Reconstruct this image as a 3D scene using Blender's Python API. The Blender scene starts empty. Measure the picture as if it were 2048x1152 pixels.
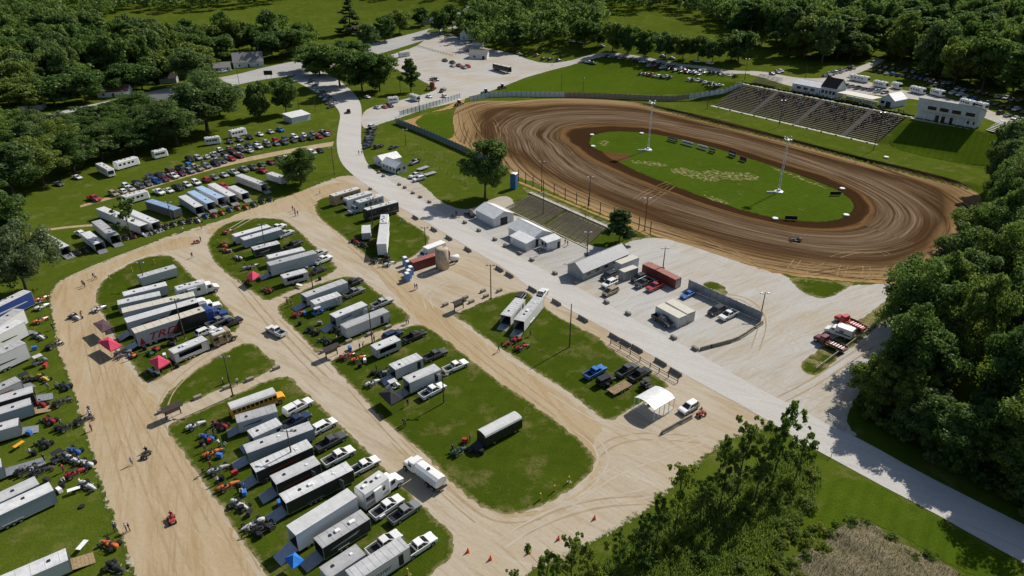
import bpy, bmesh, math, random
import numpy as np
from mathutils import Vector, Matrix, noise, geometry
R = math.radians
SC = bpy.context.scene
COL = SC.collection
rnd = random.Random(7)

# ------------------------------------------------------------------ camera, world, sun, exposure
FPX, PITCH, CAMH = 1366.0, R(28), 80.0
cam = bpy.data.cameras.new('camera'); cam.sensor_width = 36; cam.lens = 36*FPX/2048
cam.clip_end = 9000; cam.clip_start = 0.5
camo = bpy.data.objects.new('camera', cam); COL.objects.link(camo)
camo.location = (0, 0, CAMH); camo.rotation_euler = (R(90)-PITCH, 0, 0)
SC.camera = camo
SUN_EL, SUN_AZ = R(41), R(44)            # azimuth measured from +X towards +Y
W = bpy.data.worlds.new('World'); SC.world = W; W.use_nodes = True
_n = W.node_tree.nodes; _bg = _n['Background']
_sky = _n.new('ShaderNodeTexSky'); _sky.sky_type = 'NISHITA'; _sky.sun_disc = False
_sky.sun_elevation = SUN_EL; _sky.sun_rotation = R(90)-SUN_AZ
_sky.air_density = 1.0; _sky.dust_density = 1.2; _sky.ozone_density = 1.0
W.node_tree.links.new(_sky.outputs[0], _bg.inputs[0]); _bg.inputs[1].default_value = 0.07
sl = bpy.data.lights.new('sun', 'SUN'); sl.energy = 4.3; sl.angle = R(0.6); sl.color = (1, 0.95, 0.86)
so = bpy.data.objects.new('sun', sl); COL.objects.link(so)
SUND = Vector((math.cos(SUN_AZ)*math.cos(SUN_EL), math.sin(SUN_AZ)*math.cos(SUN_EL), math.sin(SUN_EL)))
so.rotation_euler = SUND.to_track_quat('Z', 'Y').to_euler(); so.location = (60, 120, 150)
SC.view_settings.view_transform = 'Standard'; SC.view_settings.look = 'None'
SC.view_settings.exposure = 0.36; SC.view_settings.gamma = 1.0
SC.render.resolution_x = 1024; SC.render.resolution_y = 576

# ------------------------------------------------------------------ terrain shape
def sm(a, b, x):
    t = min(1.0, max(0.0, (x-a)/(b-a))); return t*t*(3-2*t)
SA, SD, SN = (99.38, 337.89), (0.59308, -0.80514), (0.80514, 0.59308)   # foot of the grandstand: corner, along, outward
def ST(x, y):
    dx, dy = x-SA[0], y-SA[1]
    return dx*SN[0]+dy*SN[1], dx*SD[0]+dy*SD[1]          # s outward, t along
def SXY(s, t):
    return SA[0]+s*SN[0]+t*SD[0], SA[1]+s*SN[1]+t*SD[1]
def H(x, y):
    s, t = ST(x, y)
    w = sm(-48, -6, t)*(1-sm(128, 165, t))
    hb = 1.3*sm(-22.6, -20.6, s)+0.35*sm(-16, 0, s)+8.0*min(1.0, max(0.0, s/20.5))
    hf = 9.0*sm(0, 110, s)
    z = w*hb+(1-w)*hf
    if y > 430: z += 0.055*(y-430) if y < 1100 else 0.055*670
    z += -0.9*sm(45, 70, x)*(1-sm(70, 105, y))*sm(-40, 20, y) if False else 0.0
    return z
_cp, _sp = math.cos(PITCH), math.sin(PITCH)
def G(px, py, dz=0.0):
    """the point of the terrain (raised by dz) seen at a place in the photograph"""
    x = (px-1024)/FPX; y = -(py-576)/FPX
    d = Vector((x, _cp+y*_sp, -_sp+y*_cp))
    t = (CAMH-dz)/-d.z if d.z < -1e-4 else 3000.0
    P = d*t
    if H(P.x, P.y) < 1e-4:                      # flat ground: exact, unless a rise lies before it
        if P.y < 230: return Vector((P.x, P.y, 0.0))
    lo, step = 0.0, max(2.0, t/160)
    tt = 40.0
    while tt < t+step:
        P = d*tt
        if CAMH+P.z-dz <= H(P.x, P.y): break
        lo = tt; tt += step
    hi = tt
    for _ in range(22):
        m = (lo+hi)/2; P = d*m
        if CAMH+P.z-dz <= H(P.x, P.y): hi = m
        else: lo = m
    P = d*hi
    return Vector((P.x, P.y, H(P.x, P.y)))

# ------------------------------------------------------------------ object helpers
def tag(o, label=None, cat=None, group=None, kind=None):
    if label: o['label'] = label
    if cat: o['category'] = cat
    if group: o['group'] = group
    if kind: o['kind'] = kind
    return o
def link(name, me, parent=None, loc=None, rz=None, color=None):
    o = bpy.data.objects.new(name, me); COL.objects.link(o)
    if parent is not None: o.parent = parent
    if loc is not None: o.location = loc
    if rz is not None: o.rotation_euler = (0, 0, rz)
    if color is not None: o.color = (*color[:3], 1)
    return o
def thing(name, label, cat, loc=(0,0,0), rz=0.0, group=None):
    o = bpy.data.objects.new(name, None); COL.objects.link(o); o.empty_display_size = .5
    o.location = loc; o.rotation_euler = (0, 0, rz)
    return tag(o, label, cat, group)

class MB:
    """collects vertices and faces of one mesh; every face has a material slot"""
    def __init__(s): s.v = []; s.f = []; s.m = []; s.mats = []; s.cur = 0
    def mat(s, m):
        if m not in s.mats: s.mats.append(m)
        s.cur = s.mats.index(m); return s
    def add(s, vs, fs):
        b = len(s.v); s.v += [tuple(v) for v in vs]
        for f in fs: s.f.append([b+i for i in f]); s.m.append(s.cur)
        return s
    def box(s, x0, x1, y0, y1, z0, z1):
        return s.add([(x0,y0,z0),(x1,y0,z0),(x1,y1,z0),(x0,y1,z0),(x0,y0,z1),(x1,y0,z1),(x1,y1,z1),(x0,y1,z1)],
            [(3,2,1,0),(4,5,6,7),(0,1,5,4),(1,2,6,5),(2,3,7,6),(3,0,4,7)])
    def cbox(s, x0, x1, y0, y1, z0, z1, c=.08):
        """box with chamfered upright and top edges"""
        def ring(i, z): return [(x0+i+c,y0+i,z),(x1-i-c,y0+i,z),(x1-i,y0+i+c,z),(x1-i,y1-i-c,z),(x1-i-c,y1-i,z),(x0+i+c,y1-i,z),(x0+i,y1-i-c,z),(x0+i,y0+i+c,z)]
        return s.loft([ring(0,z0), ring(0,z1-c), ring(c*.7,z1)], True, True)
    def loft(s, rings, cap0=True, cap1=True):
        n = len(rings[0]); vs = [p for r in rings for p in r]; fs = []
        for k in range(len(rings)-1):
            for i in range(n):
                j = (i+1) % n; fs.append((k*n+i, k*n+j, (k+1)*n+j, (k+1)*n+i))
        if cap0: fs.append(tuple(reversed(range(n))))
        if cap1: fs.append(tuple(range((len(rings)-1)*n, len(rings)*n)))
        return s.add(vs, fs)
    def prism(s, prof, y0, y1):
        """side profile (x,z) extruded across y"""
        a = sum(prof[i][0]*prof[(i+1)%len(prof)][1]-prof[(i+1)%len(prof)][0]*prof[i][1] for i in range(len(prof)))
        if a < 0: prof = prof[::-1]
        return s.loft([[(x,y1,z) for x,z in prof],[(x,y0,z) for x,z in prof]], True, True)
    def tube(s, p, q, r0, r1=None, n=6, caps=True):
        p, q = Vector(p), Vector(q); r1 = r0 if r1 is None else r1
        d = (q-p).normalized(); a = d.orthogonal().normalized(); b = d.cross(a)
        cs = [(math.cos(2*math.pi*i/n), math.sin(2*math.pi*i/n)) for i in range(n)]
        return s.loft([[p+(a*c+b*e)*r0 for c,e in cs],[q+(a*c+b*e)*r1 for c,e in cs]], caps, caps)
    def cyl(s, c, axis, r, h, n=12, r1=None):
        c = Vector(c); ax = Vector(axis).normalized()
        return s.tube(c-ax*h/2, c+ax*h/2, r, r1, n)
    def lathe(s, prof, c=(0,0,0), n=14, ax='z'):
        rings = []
        for r, h in prof:
            ring = []
            for i in range(n):
                t = 2*math.pi*i/n; u, v = r*math.cos(t), r*math.sin(t)
                ring.append((c[0]+u, c[1]+v, c[2]+h) if ax == 'z' else (c[0]+u, c[1]-h, c[2]+v) if ax == 'y' else (c[0]+h, c[1]+u, c[2]+v))
            rings.append(ring)
        return s.loft(rings, True, True)
    def quad(s, a, b, c, d): return s.add([a,b,c,d], [(0,1,2,3)])
    def mesh(s, name='m', smooth=False):
        me = bpy.data.meshes.new(name)
        me.from_pydata(s.v, [], s.f)
        for m in s.mats: me.materials.append(m)
        if len(s.mats) > 1: me.polygons.foreach_set('material_index', s.m)
        if smooth: me.polygons.foreach_set('use_smooth', [True]*len(s.f))
        me.update(); return me
    def build(s, name, parent=None, loc=None, rz=None, color=None, smooth=False):
        return link(name, s.mesh(name, smooth), parent, loc, rz, color)

def fast_mesh(name, v, quads, mats, mi=None, attrs=None):
    """numpy arrays of vertices and of n-sided faces"""
    me = bpy.data.meshes.new(name); k = quads.shape[1]; nf = len(quads)
    me.vertices.add(len(v)); me.vertices.foreach_set('co', np.asarray(v, np.float32).ravel())
    me.loops.add(nf*k); me.loops.foreach_set('vertex_index', np.asarray(quads, np.int32).ravel())
    me.polygons.add(nf); me.polygons.foreach_set('loop_start', np.arange(0, nf*k, k, dtype=np.int32))
    for m in mats: me.materials.append(m)
    if mi is not None: me.polygons.foreach_set('material_index', np.asarray(mi, np.int32))
    me.update(calc_edges=True); me.validate()
    for n_, a in (attrs or {}).items():
        at = me.attributes.new(n_, 'FLOAT', 'POINT'); at.data.foreach_set('value', np.asarray(a, np.float32))
    return me

# ------------------------------------------------------------------ materials
class NT:
    def __init__(s, name):
        s.m = bpy.data.materials.new(name); s.m.use_nodes = True; s.t = s.m.node_tree; s.n = s.t.nodes
        s.b = s.n['Principled BSDF']; s.out = s.n['Material Output']
    def node(s, t, **kw):
        n = s.n.new(t)
        for k, v in kw.items():
            if k.startswith('i_'):
                key = k[2:]; key = int(key) if key.isdigit() else key
                if isinstance(v, bpy.types.NodeSocket): s.t.links.new(v, n.inputs[key])
                else: n.inputs[key].default_value = v
            else: setattr(n, k, v)
        return n
    def l(s, a, b): s.t.links.new(a, b)
    def pos(s): return s.node('ShaderNodeNewGeometry').outputs['Position']
    def gen(s): return s.node('ShaderNodeTexCoord').outputs['Object']
    def mapv(s, v, scale=(1,1,1), rot=(0,0,0), loc=(0,0,0)):
        if any(rot): v = s.node('ShaderNodeMapping', i_Vector=v, i_Rotation=rot).outputs[0]; rot = (0,0,0)
        n = s.node('ShaderNodeMapping', i_Vector=v); n.inputs['Scale'].default_value = scale; n.inputs['Rotation'].default_value = rot; n.inputs['Location'].default_value = loc
        return n.outputs[0]
    def noise(s, v, scale, detail=4, rough=.55, dist=0.0):
        return s.node('ShaderNodeTexNoise', i_Vector=v, i_Scale=scale, i_Detail=detail, i_Roughness=rough, i_Distortion=dist).outputs['Fac']
    def ramp(s, f, stops, interp='LINEAR'):
        n = s.node('ShaderNodeValToRGB', i_Fac=f); r = n.color_ramp; r.interpolation = interp
        while len(r.elements) < len(stops): r.elements.new(.5)
        for e, (p, c) in zip(r.elements, stops):
            e.position = p; e.color = (*c, 1) if hasattr(c, '__len__') else (c, c, c, 1)
        return n.outputs[0]
    def mix(s, f, a, b, mode='MIX'):
        n = s.node('ShaderNodeMix', data_type='RGBA', blend_type=mode)
        for k, v in ((0, f), (6, a), (7, b)):
            if isinstance(v, bpy.types.NodeSocket): s.l(v, n.inputs[k])
            elif k == 0: n.inputs[0].default_value = v
            else: n.inputs[k].default_value = (*v, 1) if len(v) == 3 else v
        return n.outputs[2]
    def math(s, op, a, b=0.0, clamp=False):
        n = s.node('ShaderNodeMath', operation=op, use_clamp=clamp)
        for k, v in ((0, a), (1, b)):
            if isinstance(v, bpy.types.NodeSocket): s.l(v, n.inputs[k])
            else: n.inputs[k].default_value = v
        return n.outputs[0]
    def attr(s, name): return s.node('ShaderNodeAttribute', attribute_name=name).outputs['Fac']
    def fin(s, col, rough=.9, spec=.2, bump=None, bstr=.3, bdist=.1, metal=0.0):
        if isinstance(col, bpy.types.NodeSocket): s.l(col, s.b.inputs['Base Color'])
        else: s.b.inputs['Base Color'].default_value = (*col, 1)
        if isinstance(rough, bpy.types.NodeSocket): s.l(rough, s.b.inputs['Roughness'])
        else: s.b.inputs['Roughness'].default_value = rough
        s.b.inputs['Specular IOR Level'].default_value = spec; s.b.inputs['Metallic'].default_value = metal
        if bump is not None:
            n = s.node('ShaderNodeBump', i_Height=bump, i_Strength=bstr, i_Distance=bdist); s.l(n.outputs[0], s.b.inputs['Normal'])
        return s.m

def plain(name, c, rough=.6, spec=.3, metal=0.0, var=.18, scale=1.5, grime=None):
    """one colour with uneven tone and fine wear"""
    t = NT(name); p = t.gen()
    f = t.noise(p, scale, 5, .6)
    lo = tuple(x*(1-var) for x in c); hi = tuple(min(1, x*(1+var*.7)) for x in c)
    col = t.ramp(f, [(.3, lo), (.7, hi)])
    if grime:
        g = t.noise(t.mapv(p, (1.3, 1.3, .35)), 2.2, 6, .7); col = t.mix(t.ramp(g, [(.52, 0.0), (.72, .75)]), col, grime)
    return t.fin(col, rough, spec, metal=metal)

def m_grass(name, a, b, c, dry=(.20,.17,.06), dryamt=.5, stripe=None, fringe=False, thr=.60, dsc=.16):
    t = NT(name); p = t.pos()
    n1 = t.noise(p, .035, 5, .6); n2 = t.noise(p, .35, 5, .65); n3 = t.noise(p, 3.2, 4, .7)
    col = t.mix(t.ramp(n1, [(.35, 0.0), (.65, 1.0)]), a, b)
    col = t.mix(t.ramp(n2, [(.35, 0.0), (.72, .75)]), col, c)
    if stripe is not None:
        w = t.node('ShaderNodeTexWave', i_Vector=t.mapv(p, (1,1,1), (0,0,stripe)), i_Scale=.14, i_Distortion=1.2, i_Detail=2.0)
        col = t.mix(t.math('MULTIPLY', w.outputs['Fac'], .12), col, tuple(x*1.7 for x in b))
    dn = t.noise(p, dsc, 6, .7)
    col = t.mix(t.math('MULTIPLY', t.ramp(dn, [(thr, 0.0), (thr+.14, 1.0)]), dryamt), col, dry)
    col = t.mix(t.ramp(n3, [(.25, .55), (.6, 0.0)]), col, (.012, .022, .004))
    e = t.attr('edge')
    ed = t.math('SUBTRACT', t.ramp(t.noise(p, .9, 5, .7), [(.3, 0.0), (.7, 1.3)]), e)
    if fringe: col = t.mix(t.math('MULTIPLY', t.math('ADD', ed, 0.0, True), .72), col, (.30, .235, .13))
    return t.fin(col, 1.0, 0.0, n3, .6, .15)

def m_gravel(name, base, pale, dirt, rot=0.0, mud=(.20,.125,.06), mudamt=.35, fr=0.0):
    t = NT(name); p = t.pos()
    s1 = t.noise(t.mapv(p, (.05, .42, 1), (0,0,rot)), 1.0, 7, .7, 1.2)        # tyre lanes along the drive
    s2 = t.noise(p, .045, 5, .6, .4); s3 = t.noise(p, 1.6, 5, .7); s4 = t.noise(p, 7.0, 2, .6)
    col = t.mix(t.ramp(s2, [(.38, 0.0), (.62, 1.0)]), base, dirt)
    col = t.mix(t.ramp(s1, [(.40, 0.0), (.72, .75)]), col, pale)
    col = t.mix(t.math('MULTIPLY', t.ramp(s1, [(.22, 1.0), (.46, 0.0)]), mudamt), col, mud)
    col = t.mix(t.ramp(s3, [(.3, .25), (.55, 0.0)]), col, tuple(x*.55 for x in base))
    col = t.mix(t.ramp(s4, [(.62, 0.0), (.8, .35)]), col, tuple(min(1, x*1.35) for x in pale))
    s5 = t.noise(t.mapv(p, (.07, 2.6, 1), (0,0,rot+.12)), 1.0, 4, .6, .5); s6 = t.noise(t.mapv(p, (.06, 2.2, 1), (0,0,rot-.35)), 1.0, 4, .6, .8)
    col = t.mix(t.ramp(s5, [(.30, .5), (.44, 0.0)]), col, tuple(x*.72 for x in dirt))
    col = t.mix(t.ramp(s6, [(.58, 0.0), (.72, .4)]), col, tuple(min(1, x*1.12) for x in pale))
    e = t.attr('edge'); ed = t.math('SUBTRACT', t.ramp(t.noise(p, .8, 6, .75), [(.35, 0.0), (.75, fr)]), e) if fr else None
    if fr: col = t.mix(t.math('ADD', t.math('MULTIPLY', ed, 2.0), 0.0, True), col, (.05,.072,.008))
    return t.fin(col, 1.0, 0.0, s3, .45, .06)

GR = m_grass('grass_field', (.070,.098,.010), (.096,.126,.014), (.054,.078,.008), dry=(.19,.165,.06), dryamt=.55, thr=.54)
GRI = m_grass('grass_island', (.048,.072,.006), (.068,.096,.008), (.036,.057,.005), dry=(.17,.145,.055), dryamt=.7, fringe=True, thr=.53)
GRM = m_grass('grass_mown', (.056,.090,.006), (.074,.110,.009), (.043,.072,.005), dryamt=.35, stripe=R(35))
GRF = m_grass('grass_infield', (.050,.084,.006), (.068,.104,.009), (.040,.068,.006), dry=(.28,.22,.10), dryamt=.45, stripe=R(-40))
GV = m_gravel('pit_gravel', (.385,.325,.245), (.45,.405,.335), (.355,.275,.175), R(40), mudamt=.4, fr=2.2)
GVL = m_gravel('lane_dirt', (.365,.28,.172), (.42,.35,.25), (.33,.235,.125), R(62), mudamt=.4)
GVG = m_gravel('paddock_gravel', (.39,.375,.355), (.455,.45,.44), (.37,.315,.235), R(-35), mudamt=.3)
GVT = m_gravel('tan_clay', (.33,.205,.09), (.42,.29,.145), (.25,.135,.05), R(20), (.12,.055,.02), .8)
RDM = m_gravel('chip_seal', (.445,.425,.40), (.49,.475,.455), (.42,.395,.36), R(35), (.36,.31,.24), .35)
HWY = m_gravel('highway_asphalt', (.36,.355,.345), (.42,.415,.40), (.31,.30,.29), R(12), (.24,.23,.22), .5)
CONC = m_gravel('old_concrete', (.36,.345,.32), (.43,.42,.40), (.30,.28,.25), R(-30), (.22,.2,.17), .4)

# ------------------------------------------------------------------ ground and sheets
def smooth_poly(P, it=2, closed=True):
    for _ in range(it):
        Q = []; n = len(P)
        for i in range(n if closed else n-1):
            a, b = P[i], P[(i+1) % n]
            Q += [a*.75+b*.25, a*.25+b*.75]
        if not closed: Q = [P[0]]+Q+[P[-1]]
        P = Q
    return P
def resample(P, step, closed=True):
    P = list(P)+([P[0]] if closed else []); out = []; acc = 0.0
    for a, b in zip(P[:-1], P[1:]):
        L = (b-a).length; k = max(1, int(round(L/step)))
        out += [a+(b-a)*(i/k) for i in range(k)]
    if not closed: out.append(P[-1])
    return out
def sheet(name, pts, mat, off, step=1.0, grid=4.0, jit=.25, it=2, px=True, kind='structure', parent=None):
    P = [G(*p).to_2d() for p in pts] if px else [Vector(p) for p in pts]
    if it: P = smooth_poly(P, it)
    P = resample(P, step)
    if jit:
        P = [p+Vector((noise.noise((p.x*.7, p.y*.7, 3.1)), noise.noise((p.x*.7, p.y*.7, 9.7))))*jit*1.6
             + Vector((noise.noise((p.x*2.3, p.y*2.3, 1.1)), noise.noise((p.x*2.3, p.y*2.3, 5.7))))*jit*.8 for p in P]
    xs = [p.x for p in P]; ys = [p.y for p in P]; n = len(P)
    V = list(P); A = np.array([(p.x, p.y) for p in P])
    gx = np.arange(min(xs)+grid*.5, max(xs), grid); gy = np.arange(min(ys)+grid*.5, max(ys), grid)
    D = [0.0]*n
    for x in gx:
        for y in gy:
            # inside test and distance
            d2 = np.min((A[:,0]-x)**2+(A[:,1]-y)**2)
            if d2 < (grid*.3)**2: continue
            B = np.roll(A, -1, 0); c = ((A[:,1] > y) != (B[:,1] > y))
            xi = A[c,0]+(y-A[c,1])/(B[c,1]-A[c,1])*(B[c,0]-A[c,0])
            if np.count_nonzero(xi > x) % 2: V.append(Vector((x, y)))
    r = geometry.delaunay_2d_cdt(V, [], [list(range(n))], 1, 1e-5)
    vs, fs = r[0], r[2]
    co = np.array([(v.x, v.y, H(v.x, v.y)+off) for v in vs])
    dist = np.array([math.sqrt(np.min((A[:,0]-v.x)**2+(A[:,1]-v.y)**2)) for v in vs])
    F = np.array([f for f in fs if len(f) == 3])
    # faces upwards
    a, b, c = co[F[:,0]], co[F[:,1]], co[F[:,2]]
    cr = (b[:,0]-a[:,0])*(c[:,1]-a[:,1])-(b[:,1]-a[:,1])*(c[:,0]-a[:,0])
    F[cr < 0] = F[cr < 0][:, ::-1]
    me = fast_mesh(name, co, F, [mat], attrs={'edge': dist})
    return tag(link(name, me, parent), kind=kind if parent is None else None)
def ribbon(name, left, right, mat, off, step=4.0, it=2):
    """a strip between two edges, rows of 5 across so that it follows the ground"""
    def prep(E, n):
        E = smooth_poly([G(*p).to_2d() for p in E], it, False)
        L = [0.0]
        for a, b in zip(E[:-1], E[1:]): L.append(L[-1]+(b-a).length)
        out = []; k = 0
        for i in range(n):
            s = L[-1]*i/(n-1)
            while k < len(E)-2 and L[k+1] < s: k += 1
            f = (s-L[k])/max(1e-6, L[k+1]-L[k]); out.append(E[k]+(E[k+1]-E[k])*f)
        return out, L[-1]
    _, ln = prep(left, 2); n = max(8, int(ln/step))
    A, _ = prep(left, n); B, _ = prep(right, n); M = 5
    v = []; ed = []
    for a, b in zip(A, B):
        w = (b-a).length
        for j in range(M):
            q = a+(b-a)*(j/(M-1)); v.append((q.x, q.y, H(q.x, q.y)+off)); ed.append(w*min(j, M-1-j)/(M-1))
    f = [(i*M+j, i*M+j+1, (i+1)*M+j+1, (i+1)*M+j) for i in range(n-1) for j in range(M-1)]
    v = np.array(v); f = np.array(f)
    a, b, c = v[f[:,0]], v[f[:,1]], v[f[:,2]]
    if np.mean((b[:,0]-a[:,0])*(c[:,1]-a[:,1])-(b[:,1]-a[:,1])*(c[:,0]-a[:,0])) < 0: f = f[:, ::-1]
    return tag(link(name, fast_mesh(name, v, f, [mat], attrs={'edge': ed})), kind='structure')

def ground():
    def ax(lo, hi, f0, f1, far):
        a = list(np.arange(f0, f1, 1.6)); x = f0
        st = 3.0
        while x > lo: x -= st; st = min(far, st*1.1); a.insert(0, x)
        x = a[-1]; st = 4.0
        while x < hi: x += st; st = min(far, st*1.12); a.append(x)
        return a
    X = ax(-5000, 5000, 40, 250, 400); Y = ax(-1500, 6000, 190, 440, 400)
    # denser middle for the left half
    v = np.array([(x, y, H(x, y)) for y in Y for x in X]); n = len(X)
    f = np.array([(j*n+i, j*n+i+1, (j+1)*n+i+1, (j+1)*n+i) for j in range(len(Y)-1) for i in range(n-1)])
    return tag(link('ground', fast_mesh('ground', v, f, [GR], attrs={'edge': np.full(len(v), 99.0)})), kind='structure')
ground()

sheet('pit_lane_ground', [(700,345),(640,365),(600,383),(560,397),(500,420),(440,440),(380,458),(330,473),(270,498),(205,522),(150,545),(108,565),(92,600),
  (105,650),(112,700),(132,750),(150,800),(168,870),(190,950),(215,1020),(240,1085),(262,1160),(300,1290),(700,1300),(960,1260),(1040,1165),(1130,1118),(1215,1075),(1275,1035),(1320,1000),
  (1385,945),(1430,900),(1480,868),(1560,870),(1545,822),(1390,743),(1318,700),(1268,672),(1203,634),(1155,608),(1075,565),(990,504),(905,458),(855,427),(815,405),(750,365)], GV, .012, jit=.35)
sheet('dirt_lane', [(398,470),(330,478),(270,502),(205,527),(150,550),(112,572),(100,605),(112,650),(118,700),(140,755),(156,805),(176,875),(198,950),(224,1020),(250,1085),(275,1160),(310,1290),(560,1290),(508,1135),
  (460,1060),(420,995),(385,935),(345,880),(325,850),(312,822),(316,795),(290,772),(262,740),(235,700),(210,655),(196,620),(186,596),(192,572),(215,545),(250,528),(290,508),(345,500),(400,492)], GVL, .018, jit=.5)
sheet('road_dirt_patch', [(565,395),(640,372),(690,362),(715,375),(700,388),(650,394),(630,405),(626,420),(640,440),(690,485),(735,530),(790,590),(835,640),(905,700),(1000,775),(1090,835),(1160,900),(1190,965),(1120,1010),(1050,1030),(1000,1028),
  (1010,1040),(1110,1020),(1190,975),(1205,920),(1180,880),(1215,850),(1100,775),(1020,722),(905,635),(850,600),(790,535),(740,530),(690,480),(640,435),(600,420),(560,425),(470,445),(420,470),(405,465),(460,432)], GVL, .016, jit=.4)

I1 = [(628,413),(636,400),(655,393),(690,385),(740,395),(775,415),(807,438),(828,450),(848,462),(862,478),(845,500),(815,520),(782,529),(745,522),(709,495),(687,473),(652,448),(634,430)]
I2 = [(415,493),(418,478),(430,462),(450,448),(478,440),(520,436),(560,437),(585,450),(605,468),(632,495),(655,517),(676,533),(668,544),(640,557),(600,573),(565,590),(535,603),(515,592),(495,577),(450,545),(425,520)]
I3 = [(553,621),(560,607),(590,588),(630,570),(675,556),(705,553),(725,560),(745,577),(765,591),(790,608),(825,634),(815,643),(780,655),(737,671),(692,688),(636,709),(625,697),(605,673),(577,648)]
I4 = [(660,722),(662,731),(687,756),(712,781),(737,806),(762,838),(787,858),(824,886),(862,919),(887,946),(912,971),(937,996),(974,1021),(1010,1027),(1044,1025),(1074,1016),(1111,999),(1149,976),(1184,943),(1192,921),(1184,902),(1164,881),(1134,862),(1099,833),(1061,806),(1024,781),(987,755),(937,716),(897,683),(857,656),(838,647),(802,658),(762,676),(737,687)]
I5 = [(905,632),(920,624),(960,606),(1000,592),(1030,582),(1055,583),(1084,609),(1111,633),(1141,646),(1171,661),(1199,676),(1214,693),(1249,716),(1274,731),(1306,748),(1340,772),(1326,779),(1289,806),(1264,816),(1231,838),(1214,842),(1197,831),(1149,793),(1119,771),(1074,746),(1024,711),(962,671),(930,645)]
I6 = [(190,600),(195,577),(217,550),(250,533),(280,517),(312,510),(345,511),(362,528),(392,560),(430,583),(448,610),(472,635),(479,652),(465,673),(425,696),(375,726),(335,748),(307,764),(288,764),(272,745),(262,725),(245,705),(225,665),(207,631)]
I7 = [(316,821),(326,796),(350,770),(400,735),(450,703),(485,688),(505,684),(525,706),(562,731),(512,756),(450,776),(400,796),(360,812)]
I8 = [(333,853),(362,838),(440,804),(512,770),(577,747),(597,771),(637,806),(687,858),(737,901),(762,931),(799,969),(837,1004),(874,1039),(902,1064),(910,1089),(904,1114),(884,1134),(850,1158),(800,1200),(700,1280),(600,1280),(540,1160),(512,1114),(475,1064),(450,1026),(420,981),(390,941),(367,909),(345,876)]
for isl in (I1, I2, I3, I4, I5, I6, I7, I8):
    sheet('grass_island', isl, GRI, .03, step=.6, jit=.32, grid=2.5)

# the main road through the grounds, the highway, the car-park tracks
RL = [(2200,1210),(2048,1126),(2011,1106),(1911,1051),(1851,1016),(1786,984),(1686,929),(1611,889),(1524,833),(1371,751),(1299,708),(1249,681),(1184,643),(1136,618),(1056,576),(1024,545),(962,510),(887,465),(837,435),(799,415),(737,373),(705,350),(680,325),(672,290),(676,255),(682,230),(672,212),(648,196),(612,172),(578,158)]
RR = [(2200,1130),(2048,1049),(1986,1019),(1911,981),(1823,936),(1761,901),(1726,879),(1676,861),(1611,823),(1536,788),(1449,738),(1386,701),(1349,681),(1274,643),(1214,608),(1159,576),(1074,533),(1024,507),(949,463),(887,428),(837,395),(774,358),(740,336),(728,315),(722,288),(722,262),(724,232),(722,205),(705,182),(675,158),(650,140),(632,122)]
ribbon('main_road', RL, RR, RDM, .04)
HL = [(-300,330),(-100,280),(0,256),(100,252),(175,238),(235,222),(350,197),(467,172),(512,161),(594,150),(660,134),(760,108),(850,80),(895,66),(940,40),(1000,8)]
HR = [(-300,310),(-100,262),(0,246),(70,234),(145,217),(240,197),(350,172),(457,152),(512,139),(560,128),(637,114),(740,88),(845,62),(884,46),(920,22),(980,-8)]
ribbon('highway', HL, HR, HWY, .06)
ribbon('parking_track', [(665,292),(600,302),(520,318),(450,332),(380,352),(300,376),(230,396),(160,415)], [(668,283),(600,294),(520,309),(450,324),(380,343),(300,367),(230,390),(160,411)], GVL, .02)
ribbon('parking_track', [(330,452),(200,450),(90,461),(60,470)], [(330,449),(200,446),(90,457),(60,466)], GVL, .012)
# upper gravel yard and its exits
sheet('upper_gravel_yard', [(772,115),(800,103),(825,96),(840,88),(855,76),(892,60),(930,82),(975,97),(1024,107),(1055,119),(1090,128),(1140,122),(1175,111),(1215,104),(1275,111),(1350,126),(1425,134),(1500,142),(1560,152),
  (1558,157),(1500,148),(1425,140),(1350,132),(1275,117),(1215,111),(1180,119),(1106,139),(1060,152),(1024,166),(990,180),(940,194),(900,208),(850,218),(800,236),(760,248),(722,262),(724,220),(770,208),(820,196),(860,186),(878,176),(850,166),(825,150),(790,140),(768,126)], GVG, .09, jit=.3)
ribbon('terrace_track', [(1500,150),(1600,180),(1700,185),(1800,195),(1880,206),(1960,232),(2048,268),(2200,330)], [(1500,142),(1600,160),(1690,152),(1800,180),(1880,193),(1965,215),(2048,248),(2200,305)], GVG, .07)
ribbon('terrace_track', [(1680,160),(1740,138),(1770,120)], [(1660,152),(1730,130),(1755,116)], GVG, .06)
# paddock on the track side of the road
sheet('paddock_gravel', [(752,342),(800,352),(846,368),(880,405),(935,424),(975,400),(1020,388),(1035,420),(1105,470),(1180,492),(1262,482),(1310,473),(1380,487),(1440,503),(1500,525),(1560,546),(1585,560),(1620,566),(1720,572),(1780,566),(1836,572),
  (1822,600),(1790,660),(1765,720),(1730,775),(1700,812),(1690,850),(1720,876),(1676,864),(1596,834),(1521,799),(1434,749),(1371,712),(1334,692),(1259,654),(1199,619),(1144,587),(1059,544),(1009,518),(934,474),(872,439),(822,406),(759,369)], GVG, .012, jit=.3)
sheet('building_apron', [(950,455),(985,440),(1035,440),(1110,478),(1180,500),(1230,492),(1260,520),(1230,560),(1190,575),(1150,560),(1075,524),(1010,490)], CONC, .02, jit=.2)
sheet('grass_island', [(1574,552),(1590,572),(1610,588),(1640,598),(1668,592),(1690,578),(1715,564),(1650,562)], GRI, .03, step=.6)
sheet('grass_island', [(1600,741),(1603,722),(1640,698),(1700,655),(1740,625),(1775,600),(1815,580),(1808,600),(1770,640),(1720,682),(1680,712),(1650,742),(1625,752)], GRI, .03, step=.6)
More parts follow.
